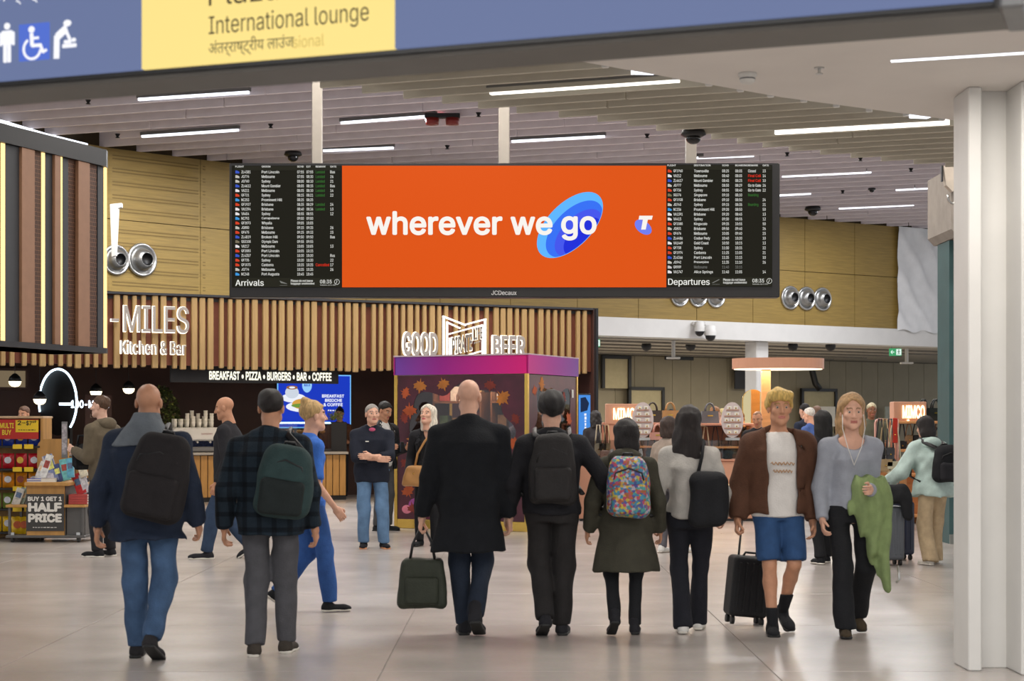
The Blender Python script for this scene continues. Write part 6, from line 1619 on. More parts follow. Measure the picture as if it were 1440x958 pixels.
        # hands
        for q in 'LR':
            sg = -1 if q == 'L' else 1
            d_ = (s.wr[q] - s.el[q]).normalized(); extra = s.hands[q]
            nrm = Vector(extra[4]) if len(extra) > 4 else Vector((-sg, .1, 0))
            nrm = (nrm - d_ * nrm.dot(d_)).normalized(); side = d_.cross(nrm) * (1)     # side: towards one edge of the palm
            fwd = Vector((0, 1, .3))
            if side.dot(fwd) < 0: side = -side
            curl = (grip or {}).get(q, .55); hk = k * (1.0 if s.sex == 'm' else .9)
            def hd(g, curl=curl):
                g = [v / f32(hk) for v in g]
                d = rbox(g, (.0, .0, .052), (.040, .014, .046), .013)                     # x: thumb side, y: palm normal, z: along the hand
                d = smin(d, cap(g, (0, 0, -.02), (0, 0, .02), .027, .026), .02)
                for i, (xx, L) in enumerate(((.029, .072), (.0095, .080), (-.0105, .074), (-.029, .058))):
                    p0 = np.array((xx, 0, .094)); a = curl * .75; p1 = p0 + L * .42 * np.array((xx * .9, math.sin(a), math.cos(a)))
                    a2 = curl * 1.9; p2 = p1 + L * .32 * np.array((0, math.sin(a2), math.cos(a2))); a3 = curl * 2.8; p3 = p2 + L * .26 * np.array((0, math.sin(a3), math.cos(a3)))
                    d = np.minimum(d, smin(smin(cap(g, p0, p1, .0095, .009), cap(g, p1, p2, .009, .0082), .004), cap(g, p2, p3, .0082, .007), .004)) if i else smin(d, smin(smin(cap(g, p0, p1, .0095, .009), cap(g, p1, p2, .009, .0082), .004), cap(g, p2, p3, .0082, .007), .004), .004)
                d = smin(d, smin(cap(g, (.030, .006, .028), (.056, .018, .062), .014, .0105), cap(g, (.056, .018, .062), (.054, .03 + .012 * curl, .09), .0105, .0085), .006), .008)
                return d * f32(hk)
            WV, WQ = surfnet(hd, (-.06, -.04, -.05), (.085, .10, .20), .0055 if not s.far else .011)
            R = np.array([side, nrm, d_]).T
            if np.linalg.det(R) < 0: WQ = WQ[:, ::-1]
            WV = WV @ R.T + np.array(s.wr[q])
            Vs.append(WV); Qs.append(WQ + off); Ms.append(np.zeros(len(WQ), np.int32)); off += len(WV)
        V = np.concatenate(Vs); Q = np.concatenate(Qs); M = np.concatenate(Ms)
        me = mesh_np('body', V, Q); o = obj('body', me, [s.skin, mat('lips %d %d %d' % lips, lips, .45, var=.05), mat('brow %d %d %d' % brow, brow, .8, var=.1)], s.o)
        if len(me.polygons) == len(M): me.polygons.foreach_set('material_index', M)
        if face:
            mb = MB()
            for sg in (-1, 1):
                c = s.HM @ (Vector((sg * .032, .0785, .007)) * hs) + s.hc; mb.ball(c, .0105 * hs, 10, 0)
                c = s.HM @ (Vector((sg * .032, .0845, .007)) * hs) + s.hc; mb.ball(c, .0062 * hs, 8, 1)
            mb.build('eyes', [mat('eye white', (176, 164, 154), .3, var=0), mat('iris', (50, 44, 40), .2, var=0)], o)
        s.bodyo = o; return s
    # ---- garments
    def legs(s, m, name='trousers', end=1.0, r=(.088, .070, .062), waist=.545, amp=.006, cuff=None, hemdrop=.0):
        k = s.k
        def f(g):
            t = [l for l in s.torso(.007) if l[0] <= s.Z(waist) + .001]; t = t + [(s.Z(waist) + .001,) + tuple(t[-1][1:])]
            d = prof(g, t)
            for q in 'LR':
                h, kn, an = s.hip[q], s.knee[q], s.ank[q]
                if end <= .5:
                    e = h.lerp(kn, end * 2); a = cap(g, h, e, r[0] * k, r[1] * k); dv = (e - h).normalized()
                    cut = (g[0] - e.x) * dv.x + (g[1] - e.y) * dv.y + (g[2] - e.z) * dv.z; a = np.maximum(a, cut)
                else:
                    e = kn.lerp(an + (an - kn).normalized() * hemdrop, (end - .5) * 2); dv = (e - kn).normalized()
                    b_ = cap(g, kn, e, r[1] * k, r[2] * k); cut = (g[0] - e.x) * dv.x + (g[1] - e.y) * dv.y + (g[2] - e.z) * dv.z
                    b_ = np.maximum(b_, cut); a = smin(cap(g, h, kn, r[0] * k, r[1] * k), b_, .03)
                d = smin(d, a, .025)
            return np.maximum(d, g[2] - s.Z(waist) - .001)
        pts = [s.hip[q] for q in 'LR'] + [s.knee[q] for q in 'LR'] + [s.ank[q] for q in 'LR']; R = .15 * max(1, s.b)
        lo = [min(p[i] for p in pts) - R for i in range(3)]; hi = [max(p[i] for p in pts) + R for i in range(3)]
        lo[2] = max(.005, min(s.ank[q].z for q in 'LR') - .075); hi[2] = s.Z(waist) + .03
        return s.part(name, f, lo, hi, m, amp=amp)
    def top(s, m, name='jacket', hem=.47, bulk=.022, sleeve=1.0, flare=0.0, arm=(.053, .050, .040), amp=.006, neckr=.075, inner=None, cutfront=None, scoop=None, e=2.0, collar=0.0, fr=26.0, arms=True):
        k, Z = s.k, s.Z
        def f(g):
            t = s.torso(bulk); zh = Z(hem)
            if hem < .47:
                b0 = t[0]; t = [(zh, 0, b0[2] - .005, b0[3] + flare, b0[4] + flare * .8)] + t
            else: t = [l for l in t if l[0] > zh] ; t = [(zh, 0, 0, .158 * k * s.b + bulk + flare, .114 * k * s.b + bulk + flare * .8)] + t
            d = prof(g, t, e)
            for q in ('LR' if arms else ''):
                d = smin(d, cap(g, s.neck + Vector((0, 0, .010)), s.sh[q], .042 * k + bulk * .25, .046 * k + bulk * .5), .05)
                el, wr = s.el[q], s.wr[q]
                if sleeve <= .5:
                    e_ = s.sh[q].lerp(el, sleeve * 2); a = cap(g, s.sh[q], e_, arm[0] * k + bulk * .5, arm[1] * k + bulk * .5); dv = (e_ - s.sh[q]).normalized()
                    a = np.maximum(a, (g[0] - e_.x) * dv.x + (g[1] - e_.y) * dv.y + (g[2] - e_.z) * dv.z)
                else:
                    e_ = el.lerp(wr, (sleeve - .5) * 2); dv = (e_ - el).normalized(); fo = cap(g, el, e_, arm[1] * k + bulk * .5, arm[2] * k + bulk * .4)
                    fo = np.maximum(fo, (g[0] - e_.x) * dv.x + (g[1] - e_.y) * dv.y + (g[2] - e_.z) * dv.z)
                    a = smin(cap(g, s.sh[q], el, arm[0] * k + bulk * .5, arm[1] * k + bulk * .5), fo, .02)
                d = smin(d, a, .035)
            if collar: d = smin(d, np.maximum(cap(g, s.neck - Vector((0, 0, .03)), s.neck + Vector((0, .02, collar)), .082 * k, .074 * k), g[2] - s.neck.z - collar), .02)
            if inner is not None: d = np.maximum(d, -(prof(g, [(l[0] - (.5 if i == 0 else 0),) + tuple(l[1:]) for i, l in enumerate(s.torso(inner, z0=.47))])))
            if cutfront is not None: d = np.maximum(d, -np.maximum(np.abs(g[0]) - cutfront * (1 + 0 * g[2]), .0 - (g[1] - .02)))
            if scoop is not None: d = np.maximum(d, -ell(g, (0, s.cy(s.Z(.82)) + .10, s.Z(.83)), scoop))
            return d
        pts = [s.sh[q] for q in 'LR'] + [s.el[q] for q in 'LR'] + ([s.wr[q] for q in 'LR'] if sleeve > .5 else []); R = .09 + bulk
        w = .2 * s.b * k + bulk + flare
        lo = [min([p[i] for p in pts] + [(-w, -w * .8 - .04, 9)[i]]) - R * .8 for i in range(3)]; hi = [max([p[i] for p in pts] + [(w, w * .8 + .05, 0)[i]]) + R * .8 for i in range(3)]
        lo[2] = min(lo[2] if sleeve > .5 else 9, Z(hem)) - .02; hi[2] = Z(.832) + .07 + collar
        return s.part(name, f, lo, hi, m, amp=amp, fr=fr)
    def hood_down(s, m, sc=1.0):
        n = s.neck
        def f(g):
            d = ell(g, (0, n.y - .085 * sc, n.z - .01), (.135 * sc, .075 * sc, .085 * sc))
            d = smin(d, cap(g, (-.10 * sc, n.y, n.z + .0), (-.06, n.y + .07, n.z - .05), .04 * sc), .04); d = smin(d, cap(g, (.10 * sc, n.y, n.z + .0), (.06, n.y + .07, n.z - .05), .04 * sc), .04)
            return np.maximum(d, -ell(g, (0, n.y + .01, n.z + .06), (.08, .085, .09)))
        return s.part('hood', f, (n.x - .22, n.y - .22, n.z - .14), (.22, n.y + .16, n.z + .14), m, .011, amp=.004)
    def hood_cone(s, m):
        n, h = s.neck, s.hc
        def f(g): return np.maximum(prof(g, [(n.z - .10, 0, n.y - .03, .235, .15), (n.z - .02, 0, n.y - .03, .165, .125), (n.z + .06, 0, n.y - .02, .105, .105), (n.z + .12, 0, n.y - .01, .082, .09)]), -ell(g, (0, n.y + .08, n.z + .12), (.07, .12, .1)))
        return s.part('hood', f, (-.28, n.y - .25, n.z - .13), (.28, n.y + .2, n.z + .15), m, .012, amp=.005)
    def shoes(s, m, msole, tall=.0, L=1.0, heel=0.0):
        k = s.k * (1.0 if s.sex == 'm' else .92) * L
        for q in 'LR':
            sg = -1 if q == 'L' else 1; a = s.pitch[q]; ah = s.ah
            def up(g):
                d = cap(g, (0, -.035, -.045), (sg * .008, .12, -.052), .040, .036); d = smin(d, ell(g, (sg * .008, .145, -.05), (.042, .055, .028)), .03)
                d = smin(d, cap(g, (0, -.02, -.03), (0, -.015, -.0 + tall), .044, .042 + tall * .1), .03)
                return np.maximum(d, -.064 - g[2])
            V, Q = surfnet(up, (-.07, -.10, -.09), (.07, .22, .06 + tall), .009)
            def so(g):
                x = g[0] - sg * .006; w = .040 + .006 * np.clip(g[1] / .15, 0, 1)
                d = np.maximum(np.sqrt(np.maximum(np.abs(x) - w + .03, 0) ** 2 + np.maximum(np.abs(g[1] - .055) - .105, 0) ** 2) - .03, np.abs(g[2] + .066) - .010)
                return d
            V2, Q2 = surfnet(so, (-.07, -.11, -.09), (.07, .22, -.05), .007)
            R = Matrix.Translation(s.ank[q]) @ Matrix.Rotation(-a, 4, 'X') @ Matrix.Rotation(-sg * .10, 4, 'Z')
            Rn = np.array(R)
            tr = lambda v: (v * k * (ah / (.076 * k) if False else 1)) @ Rn[:3, :3].T + Rn[:3, 3]
            o = obj('shoe', mesh_np('shoe', tr(V), Q), m, s.o); obj('sole', mesh_np('sole', tr(V2), Q2), msole, o)
        return s
    def hair(s, style, c, amp=.004):
        hs = s.hs; m = mat('hair %d %d %d' % c, c, .55, var=.35, scale=26, stretch=(3, 3, .6), bump=.5, bscale=120, spec=.4)
        sc = np.array(s.HM)
        big = {'short': 0, 'crop': -.001, 'fluffy': .016, 'bob': .008, 'long': .008, 'up': .004, 'wavy': .012, 'buzz': -.0075}[style]
        def f(g0):
            g = [v / f32(hs) for v in g0]
            d = ell(g, (0, -.018, .040), (.084 + big, .103 + big, .088 + big * 1.2))
            lim = {'short': .0, 'crop': .0, 'fluffy': -.012, 'up': -.004, 'buzz': .0}.get(style)
            slope = .80
            fc = .006 if style not in ('fluffy',) else -.002
            plane = (slope * g[1] + fc - g[2]) * f32(.78)
            ear = ell(g, (0, .062, -.02), (.095, .055, .075))
            d = smax(smax(d, plane, .022), -ear, .02)
            if style == 'fluffy': d = smin(d, cap(g, (-.05, .055, .095), (.05, .06, .10), .035), .03)
            if style == 'up': d = smin(d, ell(g, (0, -.07, .12), (.04, .04, .035)), .02)
            if style in ('bob', 'long', 'wavy'):
                dn = {'bob': -.13, 'wavy': -.20, 'long': -.42}[style]
                wv = {'bob': .10, 'wavy': .115, 'long': .12}[style]
                if style == 'long':
                    b = prof(g, [(dn, 0, -.10, .05, .025), (-.25, 0, -.105, .115, .045), (-.12, 0, -.08, .112, .065), (.02, 0, -.04, .092, .085), (.06, 0, -.03, .08, .08)])
                else:
                    b = prof(g, [(dn, 0, -.055, wv * .85, .06), (-.08, 0, -.05, wv, .075), (.02, 0, -.035, .095, .085), (.06, 0, -.03, .085, .085)])
                fcut = ell(g, (0, .105, -.025), (.068, .105, .122))
                d = smax(smin(d, b, .03), -fcut, .012)
            return d * f32(hs) + folds(g0, amp, s.seed, 70)
        zb = {'long': -.50, 'wavy': -.24, 'bob': -.17}.get(style, -.12)
        V, Q = surfnet(f, (-.16, -.19, zb), (.16, .15, .19), .0085 if not s.far else .013)
        o = obj('hair', mesh_np('hair', V @ sc.T + np.array(s.hc), Q), m, s.o)
        return s
    def pt(s, v): return s.o.matrix_basis @ Vector(v)
def hash_(t):
    h = 7
    for c in t: h = (h * 131 + ord(c)) % 1000003
    return h
def follow(o, fig):
    """a thing carried by a figure: same frame, own top-level root"""
    o.location = fig.o.location; o.rotation_euler = fig.o.rotation_euler; return o

def backpack(fig, label, m, mp, w=.30, h=.46, dp=.17, zc=.70, x=0.0, straps=(-1, 1), roll=0.0, pocket=True, gap=.03, mdetail=None, amp=.008):
    o = follow(thing('backpack', label, 'backpack'), fig)
    yb = fig.cy(fig.Z(zc)) - .115 * fig.k * fig.b - gap - dp / 2; zc_ = fig.Z(zc); cr, sr = math.cos(roll), math.sin(roll)
    def loc_(g): gx_, gz_ = g[0] - f32(x), g[2] - f32(zc_); return (gx_ * f32(cr) + gz_ * f32(sr), g[1] - f32(yb), -gx_ * f32(sr) + gz_ * f32(cr))
    def f(g0):
        g = loc_(g0); tp = 1 + np.clip((g[2] - h * .05) / h, 0, 1) * .65
        return rbox((g[0] * tp, g[1] * (1 + .25 * np.clip(g[2] / h, 0, 1)), g[2]), (0, 0, 0), (w / 2, dp / 2, h / 2), min(.085, dp * .46)) + folds(g0, amp, fig.seed, 22)
    R = max(w, h) / 2 + .05
    V, Q = surfnet(f, (x - R, yb - dp, zc_ - R), (x + R, yb + dp, zc_ + R), .013); obj('pack_body', mesh_np('pack_body', V, Q), m, o)
    if pocket:
        def f2(g0): g = loc_(g0); return rbox(g, (0, -dp / 2 + .005, -h * .2), (w * .40, .045, h * .24), .035) + folds(g0, .003, fig.seed + 3, 30)
        V, Q = surfnet(f2, (x - R, yb - dp, zc_ - R), (x + R, yb + dp, zc_ + R), .012); obj('pocket', mesh_np('pocket', V, Q), mp, o)
    T = lambda a, b, c: Vector((x + a * cr - c * sr, yb + b, zc_ + a * sr + c * cr))
    md = mdetail or M_black
    MB().tube([T(-w * .34, -dp * .42, h * .10), T(-w * .3, -dp * .46, h * .22), T(0, -dp * .47, h * .30), T(w * .3, -dp * .46, h * .22), T(w * .34, -dp * .42, h * .10)], .006, 6).build('zip', md, o)
    MB().tube([T(-.04, dp * .3, h * .47), T(-.03, dp * .2, h * .53), T(.03, dp * .2, h * .53), T(.04, dp * .3, h * .47)], .010, 6).build('grab_handle', md, o)
    zs = fig.Z(.805)
    for sg in straps:
        sx = sg * fig.sw * .62; rr = fig.H * .05
        MB().tube([T(sg * w * .25, dp * .3, h * .42), (sx, fig.cy(zs) - .09, zs + .045), (sx, fig.cy(zs), zs + .085), (sx, fig.cy(zs) + .10, zs + .01), (sx * 1.05, fig.cy(zs) + .155, zs - .16), (sx * 1.5, fig.cy(zs) + .10, zs - .33), (sx * 1.75, -.05, zs - .38)], .022, 8, flat=.5).build('shoulder_strap', md, o)
    return o
# ------------------------------------------------------------------ the people
blk = cloth('black', (30, 31, 34)); blk2 = cloth('soft black', (38, 38, 42)); navy = cloth('navy', (34, 44, 62)); denim = cloth('blue denim', (66, 90, 122), var=.22, scale=9); M_wsole = mat('white rubber', (206, 200, 190), .6, var=.06); M_bsole = mat('black rubber', (26, 26, 26), .6)
def place(px, py): g_ = G(px, py); return g_.x, g_.y
AWAY, TOWARD = 0.0, math.pi
stepL = {'L': (.075, .20, 0, 0), 'R': (.075, -.20, 32, 0)}; stepR = {'R': (.075, .20, 0, 0), 'L': (.075, -.20, 32, 0)}
# 1 hooded man, blue jeans
x, y = place(207, 927)
p = Fig('balding man in navy coat and blue jeans walking away, grey hood and black backpack', x, y, AWAY, 1.79, 'm', .015, build=1.18, feet={'L': (.085, .10, 0, 0), 'R': (.06, -.16, 26, 0)}, hands={'L': (.11, .0, -.53), 'R': (.10, .05, -.50)}, head=(0, 0), skin='tan')
p.body(brow=(80, 60, 50)); p.legs(denim, r=(.098, .080, .064), amp=.008); p.top(cloth('navy coat', (34, 43, 60)), 'coat', .44, .045, flare=.03, amp=.010); p.hood_cone(cloth('grey marl', (104, 110, 116)))
p.shoes(cloth('dark suede', (44, 42, 44)), M_bsole)
backpack(p, 'large soft black backpack slung on the hooded man in jeans', cloth('pack black', (34, 31, 32)), cloth('pack black', (34, 31, 32)), .40, .56, .20, .665, .12, (1,), -.22)
# 2 man in dark plaid
x, y = place(380, 922)
p = Fig('man in dark checked jacket and grey trousers walking away', x, y, AWAY, 1.76, 'm', .015, build=1.16, feet={'L': (.10, -.02, 0, 0), 'R': (.085, .14, 0, 0)}, hands={'L': (.10, .02, -.52), 'R': (.08, .05, -.53)}, head=(-6, 0), skin='tan')
p.body(); p.hair('short', (34, 28, 26)); p.legs(cloth('charcoal twill', (78, 78, 82)), r=(.094, .078, .064), amp=.008)
def plaid():
    m = cloth('dark check', (30, 42, 52)); nt = m.node_tree; b = nt.nodes['Principled BSDF']; tc = nt.nodes.new('ShaderNodeTexCoord')
    src = b.inputs['Base Color'].links[0].from_socket; prev = src
    for axis in ('X', 'Z'):
        w = nt.nodes.new('ShaderNodeTexWave'); w.bands_direction = axis; w.inputs['Scale'].default_value = 3.2; w.inputs['Distortion'].default_value = .3
        nt.links.new(tc.outputs['Object'], w.inputs['Vector']); cr = nt.nodes.new('ShaderNodeValToRGB'); cr.color_ramp.elements[0].position = .72; cr.color_ramp.elements[1].position = .8
        cr.color_ramp.elements[0].color = (1, 1, 1, 1); cr.color_ramp.elements[1].color = (.38, .42, .46, 1)
        nt.links.new(w.outputs['Fac'], cr.inputs[0]); mx = nt.nodes.new('ShaderNodeMixRGB'); mx.blend_type = 'MULTIPLY'; mx.inputs[0].default_value = 1
        nt.links.new(prev, mx.inputs[1]); nt.links.new(cr.outputs[0], mx.inputs[2]); prev = mx.outputs[0]
    nt.links.new(prev, b.inputs['Base Color']); return m
p.top(plaid(), 'jacket', .46, .04, flare=.012, amp=.008); p.shoes(cloth('brown shoe', (62, 56, 50)), M_wsole)
backpack(p, 'dark green and black backpack hanging off one shoulder of the checked jacket', cloth('pack green', (44, 62, 62)), cloth('pack green dark', (30, 36, 36)), .36, .48, .19, .66, .13, (1,), -.12)
# 3 person in blue scrubs
x, y = place(433, 861)
p = Fig('blond person in bright blue top and trousers behind the checked jacket man', x, y, -1.1, 1.72, 'f', .018, feet={'R': (.08, .16, 0, 0), 'L': (.08, -.24, 34, 0)}, hands={'L': (.06, -.10, -.52), 'R': (.06, .14, -.50)}, skin='fair')
p.body(); p.hair('up', (190, 156, 104)); bl = cloth('scrub blue', (58, 106, 190), var=.15); p.legs(cloth('scrub trousers', (52, 88, 150)), r=(.096, .076, .066)); p.top(bl, 'tunic', .46, .022, sleeve=.45, flare=.02); p.shoes(blk, M_wsole)
# 4 dark coated man walking left behind
x, y = place(322, 786)
p = Fig('dark coated man partly hidden behind the checked jacket man', x, y, 1.5, 1.86, 'm', .02, feet={'L': (.08, .22, 0, 0), 'R': (.08, -.2, 32, 0)}, head=(0, -12), skin='tan', build=1.1)
p.body(); p.legs(cloth('dark jean', (52, 68, 92)), r=(.094, .078, .066)); p.top(blk2, 'coat', .42, .035, flare=.03); p.shoes(blk2, M_wsole)
# 5 young man in profile with hoodie
d5 = 19.6; p = Fig('young man in olive hoodie seen in profile near the book trolley', (146 - CX) / F * d5, d5, math.radians(62), 1.85, 'm', .017, hands={'L': (-.02, .26, -.22), 'R': (-.02, .24, -.20)}, head=(14, 0), skin='pale')
p.body(); p.hair('crop', (86, 62, 44)); p.legs(blk2); ol = cloth('olive hoodie', (98, 88, 72)); p.top(ol, 'hoodie', .47, .03); p.hood_down(ol, .9); p.shoes(blk, M_wsole)
o = follow(thing('holdall', 'black bag with white mark held against the profile man chest', 'bag'), p)
MB().cbox((0, .29, p.Z(.62)), (.34, .16, .30), .05).build('bag_body', blk, o); MB().prism([(-.08, 0), (.0, .05), (.1, .07), (.0, .025)], (0, .205, p.Z(.64)), AX, AZ, (0, 1, 0), .004).build('bag_mark', M_pt, o, fixn=True); MB().tube([(-.12, .29, p.Z(.62) + .13), (-.1, .29, p.Z(.62) + .24), (.1, .29, p.Z(.62) + .24), (.12, .29, p.Z(.62) + .13)], .014, 6).build('bag_handle', blk, o)
# 6 bald man in long black coat
x, y = place(659, 895)
p = Fig('tall bald man in long black coat walking away down the middle', x, y, AWAY, 1.855, 'm', .015, build=1.16, feet={'L': (.03, .12, 0, 0), 'R': (.05, -.10, 24, .01)}, hands={'L': (.11, .02, -.55), 'R': (.07, .04, -.55)}, skin='fair', head=(0, -4))
p.body(grip={'L': 1.1}); p.legs(cloth('ink jeans', (36, 44, 58)), r=(.090, .068, .060)); p.top(cloth('wool black', (24, 26, 30), .95), 'coat', .335, .04, flare=.045, collar=.05, amp=.006); p.shoes(blk2, M_bsole, .06)
ph = p
w_ = p.wr['L'] + Vector((0, .0, -.10))
o = thing('carry_bag', 'dark olive soft carry bag in the left hand of the bald man', 'bag', p.o.matrix_basis @ Vector((w_.x, w_.y, 0)), 0.0)
ob_ = cloth('olive nylon', (52, 56, 46), .6); zb = .20; hb = .36
def fb(g): return rbox((g[0] * (1 + .25 * np.clip((g[2] - zb - hb / 2) / hb, -.2, 1)), g[1], g[2]), (0, 0, zb + hb / 2), (.165, .085, hb / 2), .04) + folds(g, .005, 3, 24)
V, Q = surfnet(fb, (-.25, -.15, zb - .05), (.25, .15, zb + hb + .06), .012); obj('bag_body', mesh_np('bag_body', V, Q), ob_, o)
def fb2(g): return rbox(g, (0, -.085, zb + .13), (.12, .03, .10), .025)
V, Q = surfnet(fb2, (-.2, -.15, zb), (.2, 0, zb + .3), .012); obj('pocket', mesh_np('pocket', V, Q), ob_, o)
for yy in (-.04, .04): MB().tube([(-.09, yy, zb + hb - .02), (-.07, yy * .6, zb + hb + .1), (-.02, 0, w_.z + .0), (.02, 0, w_.z + .0), (.07, yy * .6, zb + hb + .1), (.09, yy, zb + hb - .02)], .009, 6).build('bag_handle', M_black, o)
# 7 man with black backpack
x, y = place(776, 894)
p = Fig('dark haired man in black with black jeans walking away beside the bald man', x, y, AWAY, 1.745, 'm', .015, build=1.12, feet={'R': (.075, .06, 0, 0), 'L': (.05, -.12, 22, 0)}, hands={'L': (.12, .05, -.50), 'R': (.13, .10, -.44, (.8, -.8, -.1))}, skin='fair')
p.body(); p.hair('fluffy', (28, 24, 24), .006); p.legs(cloth('black jeans', (40, 38, 38)), r=(.096, .080, .068)); hd_ = cloth('black hoodie', (32, 32, 36)); p.top(hd_, 'hoodie', .50, .03); p.hood_down(hd_, .85); p.shoes(blk2, M_bsole)
backpack(p, 'slim plain black backpack worn by the man in black', cloth('pack plain black', (40, 38, 38), .7), cloth('pack plain black', (40, 38, 38), .7), .33, .50, .14, .69)
# 8 short woman, olive coat, colourful backpack
x, y = place(880, 893)
p = Fig('short dark haired woman in knee length olive coat walking away', x, y, AWAY, 1.545, 'f', .014, build=1.18, feet={'R': (.075, .04, 0, 0), 'L': (.10, -.16, 30, 0)}, hands={'L': (.12, .03, -.52), 'R': (.10, .05, -.52)}, skin='tan', head=(10, 0))
p.body(); p.hair('bob', (30, 26, 26)); p.legs(blk, 'leggings', r=(.085, .058, .050), amp=.004); oc = cloth('olive coat', (62, 60, 50)); p.top(oc, 'coat', .30, .035, flare=.055, amp=.007); p.hood_down(oc, .95); p.shoes(blk2, M_bsole, .05)
def floral():
    m = mat('bright floral print', (120, 120, 150), .7, var=0); nt = m.node_tree; b = nt.nodes['Principled BSDF']; tc = nt.nodes.new('ShaderNodeTexCoord')
    v = nt.nodes.new('ShaderNodeTexVoronoi'); v.inputs['Scale'].default_value = 52; hs_ = nt.nodes.new('ShaderNodeHueSaturation'); cr = nt.nodes.new('ShaderNodeValToRGB')
    cr.color_ramp.interpolation = 'CONSTANT'; cols_ = [(74, 150, 190), (206, 84, 120), (222, 196, 80), (200, 196, 206), (96, 96, 170), (190, 110, 70), (90, 170, 170)]
    while len(cr.color_ramp.elements) < len(cols_): cr.color_ramp.elements.new(.5)
    for i, (e, c_) in enumerate(zip(cr.color_ramp.elements, cols_)): e.position = i / len(cols_); e.color = (*lin(c_), 1)
    sp = nt.nodes.new('ShaderNodeSeparateColor'); nt.links.new(tc.outputs['Object'], v.inputs['Vector']); nt.links.new(v.outputs['Color'], sp.inputs[0]); nt.links.new(sp.outputs[0], cr.inputs[0])
    n_ = nt.nodes.new('ShaderNodeTexNoise'); n_.inputs['Scale'].default_value = 45; nt.links.new(tc.outputs['Object'], n_.inputs['Vector'])
    mx = nt.nodes.new('ShaderNodeMixRGB'); mx.blend_type = 'MULTIPLY'; mx.inputs[0].default_value = .7; nt.links.new(cr.outputs[0], mx.inputs[1]); nt.links.new(n_.outputs['Color'], mx.inputs[2]); nt.links.new(mx.outputs[0], b.inputs['Base Color']); return m
fm = floral(); backpack(p, 'colourful floral print backpack on the woman in the olive coat', fm, fm, .31, .44, .16, .70, .0, (-1, 1), 0, True, .05)
# 9 long haired woman
x, y = place(970, 890)
p = Fig('slim woman with very long dark hair and grey sweatshirt walking away', x, y, -.12, 1.665, 'f', .014, feet={'L': (.05, -.05, 0, 0), 'R': (.06, .20, 0, 0)}, hands={'L': (.10, .04, -.50), 'R': (.08, .10, -.46)}, skin='fair', head=(-14, 0))
p.body(); p.hair('long', (34, 27, 26)); p.legs(cloth('black slacks', (30, 31, 38)), r=(.088, .066, .074), amp=.006, hemdrop=.03); p.top(cloth('pale grey sweatshirt', (176, 172, 166)), 'sweatshirt', .52, .028, amp=.009); p.shoes(M_white, M_wsole)
o = follow(thing('shoulder_bag', 'soft black shoulder bag behind the right hip of the long haired woman', 'bag'), p)
def fs(g): return rbox(g, (.13, -.17, p.Z(.60)), (.14, .085, .20), .08) + folds(g, .012, 8, 20)
V, Q = surfnet(fs, (-.05, -.3, p.Z(.60) - .26), (.32, -.03, p.Z(.60) + .26), .013); obj('bag_body', mesh_np('bag_body', V, Q), blk, o)
MB().tube([(.06, -.17, p.Z(.60) + .18), (.09, -.12, p.Z(.79)), (.10, -.02, p.Z(.815) + .07), (.11, .09, p.Z(.80)), (.16, .10, p.Z(.70)), (.2, -.1, p.Z(.60) + .17)], .016, 8, flat=.5).build('bag_strap', blk, o)
# 10 blond man towards the camera
x, y = place(1100, 890)
p = Fig('blond man in white T-shirt, brown jacket and blue shorts walking towards us', x - .03, y, TOWARD + .05, 1.765, 'm', .014, build=1.08, feet={'R': (.06, .10, 0, 0), 'L': (.07, -.16, 26, .01)}, hands={'R': (.10, .0, -.54), 'L': (.04, .05, -.55)}, skin='tan', head=(0, -3))
p.body(brow=(150, 116, 70), grip={'R': 1.2}, bare=True); p.hair('fluffy', (204, 170, 96), .006); p.legs(cloth('blue shorts', (48, 78, 120)), 'shorts', .47, r=(.094, .088, .08), amp=.005, waist=.51)
p.top(cloth('white tee', (214, 210, 206), var=.05), 'shirt', .485, .014, sleeve=.15, flare=.015, amp=.005, arms=False)
p.top(cloth('brown corduroy', (84, 56, 42)), 'jacket', .50, .056, amp=.006, inner=.022, cutfront=.105); p.shoes(blk, M_bsole)
for q in 'LR':
    V, Q = surfnet(lambda g: np.maximum(cap(g, p.knee[q], p.ank[q], .066, .040), (g[2] - p.ank[q].z - .12)), [p.ank[q][i] - .1 for i in range(3)], [p.ank[q][i] + .16 for i in range(3)], .012); obj('sock', mesh_np('sock', V, Q), blk, p.o)
mb = MB()
for q in 'LR': pass
zc_ = p.Z(.705); yc_ = p.cy(zc_) + .1505
for t_, a_, w2, dz in ((0, .085, .17, 0), (1, .07, .14, .055)):
    mb = MB(); mb.tube([(a_ - w2 * q / 20, yc_, zc_ - dz + .012 * math.sin(q * 1.9)) for q in range(21)], .0045, 5); mb.build('shirt_print', mat('tan print', (170, 130, 90), .8, var=.1), p.o)
pb = p; wr = p.o.matrix_basis @ p.wr['R']
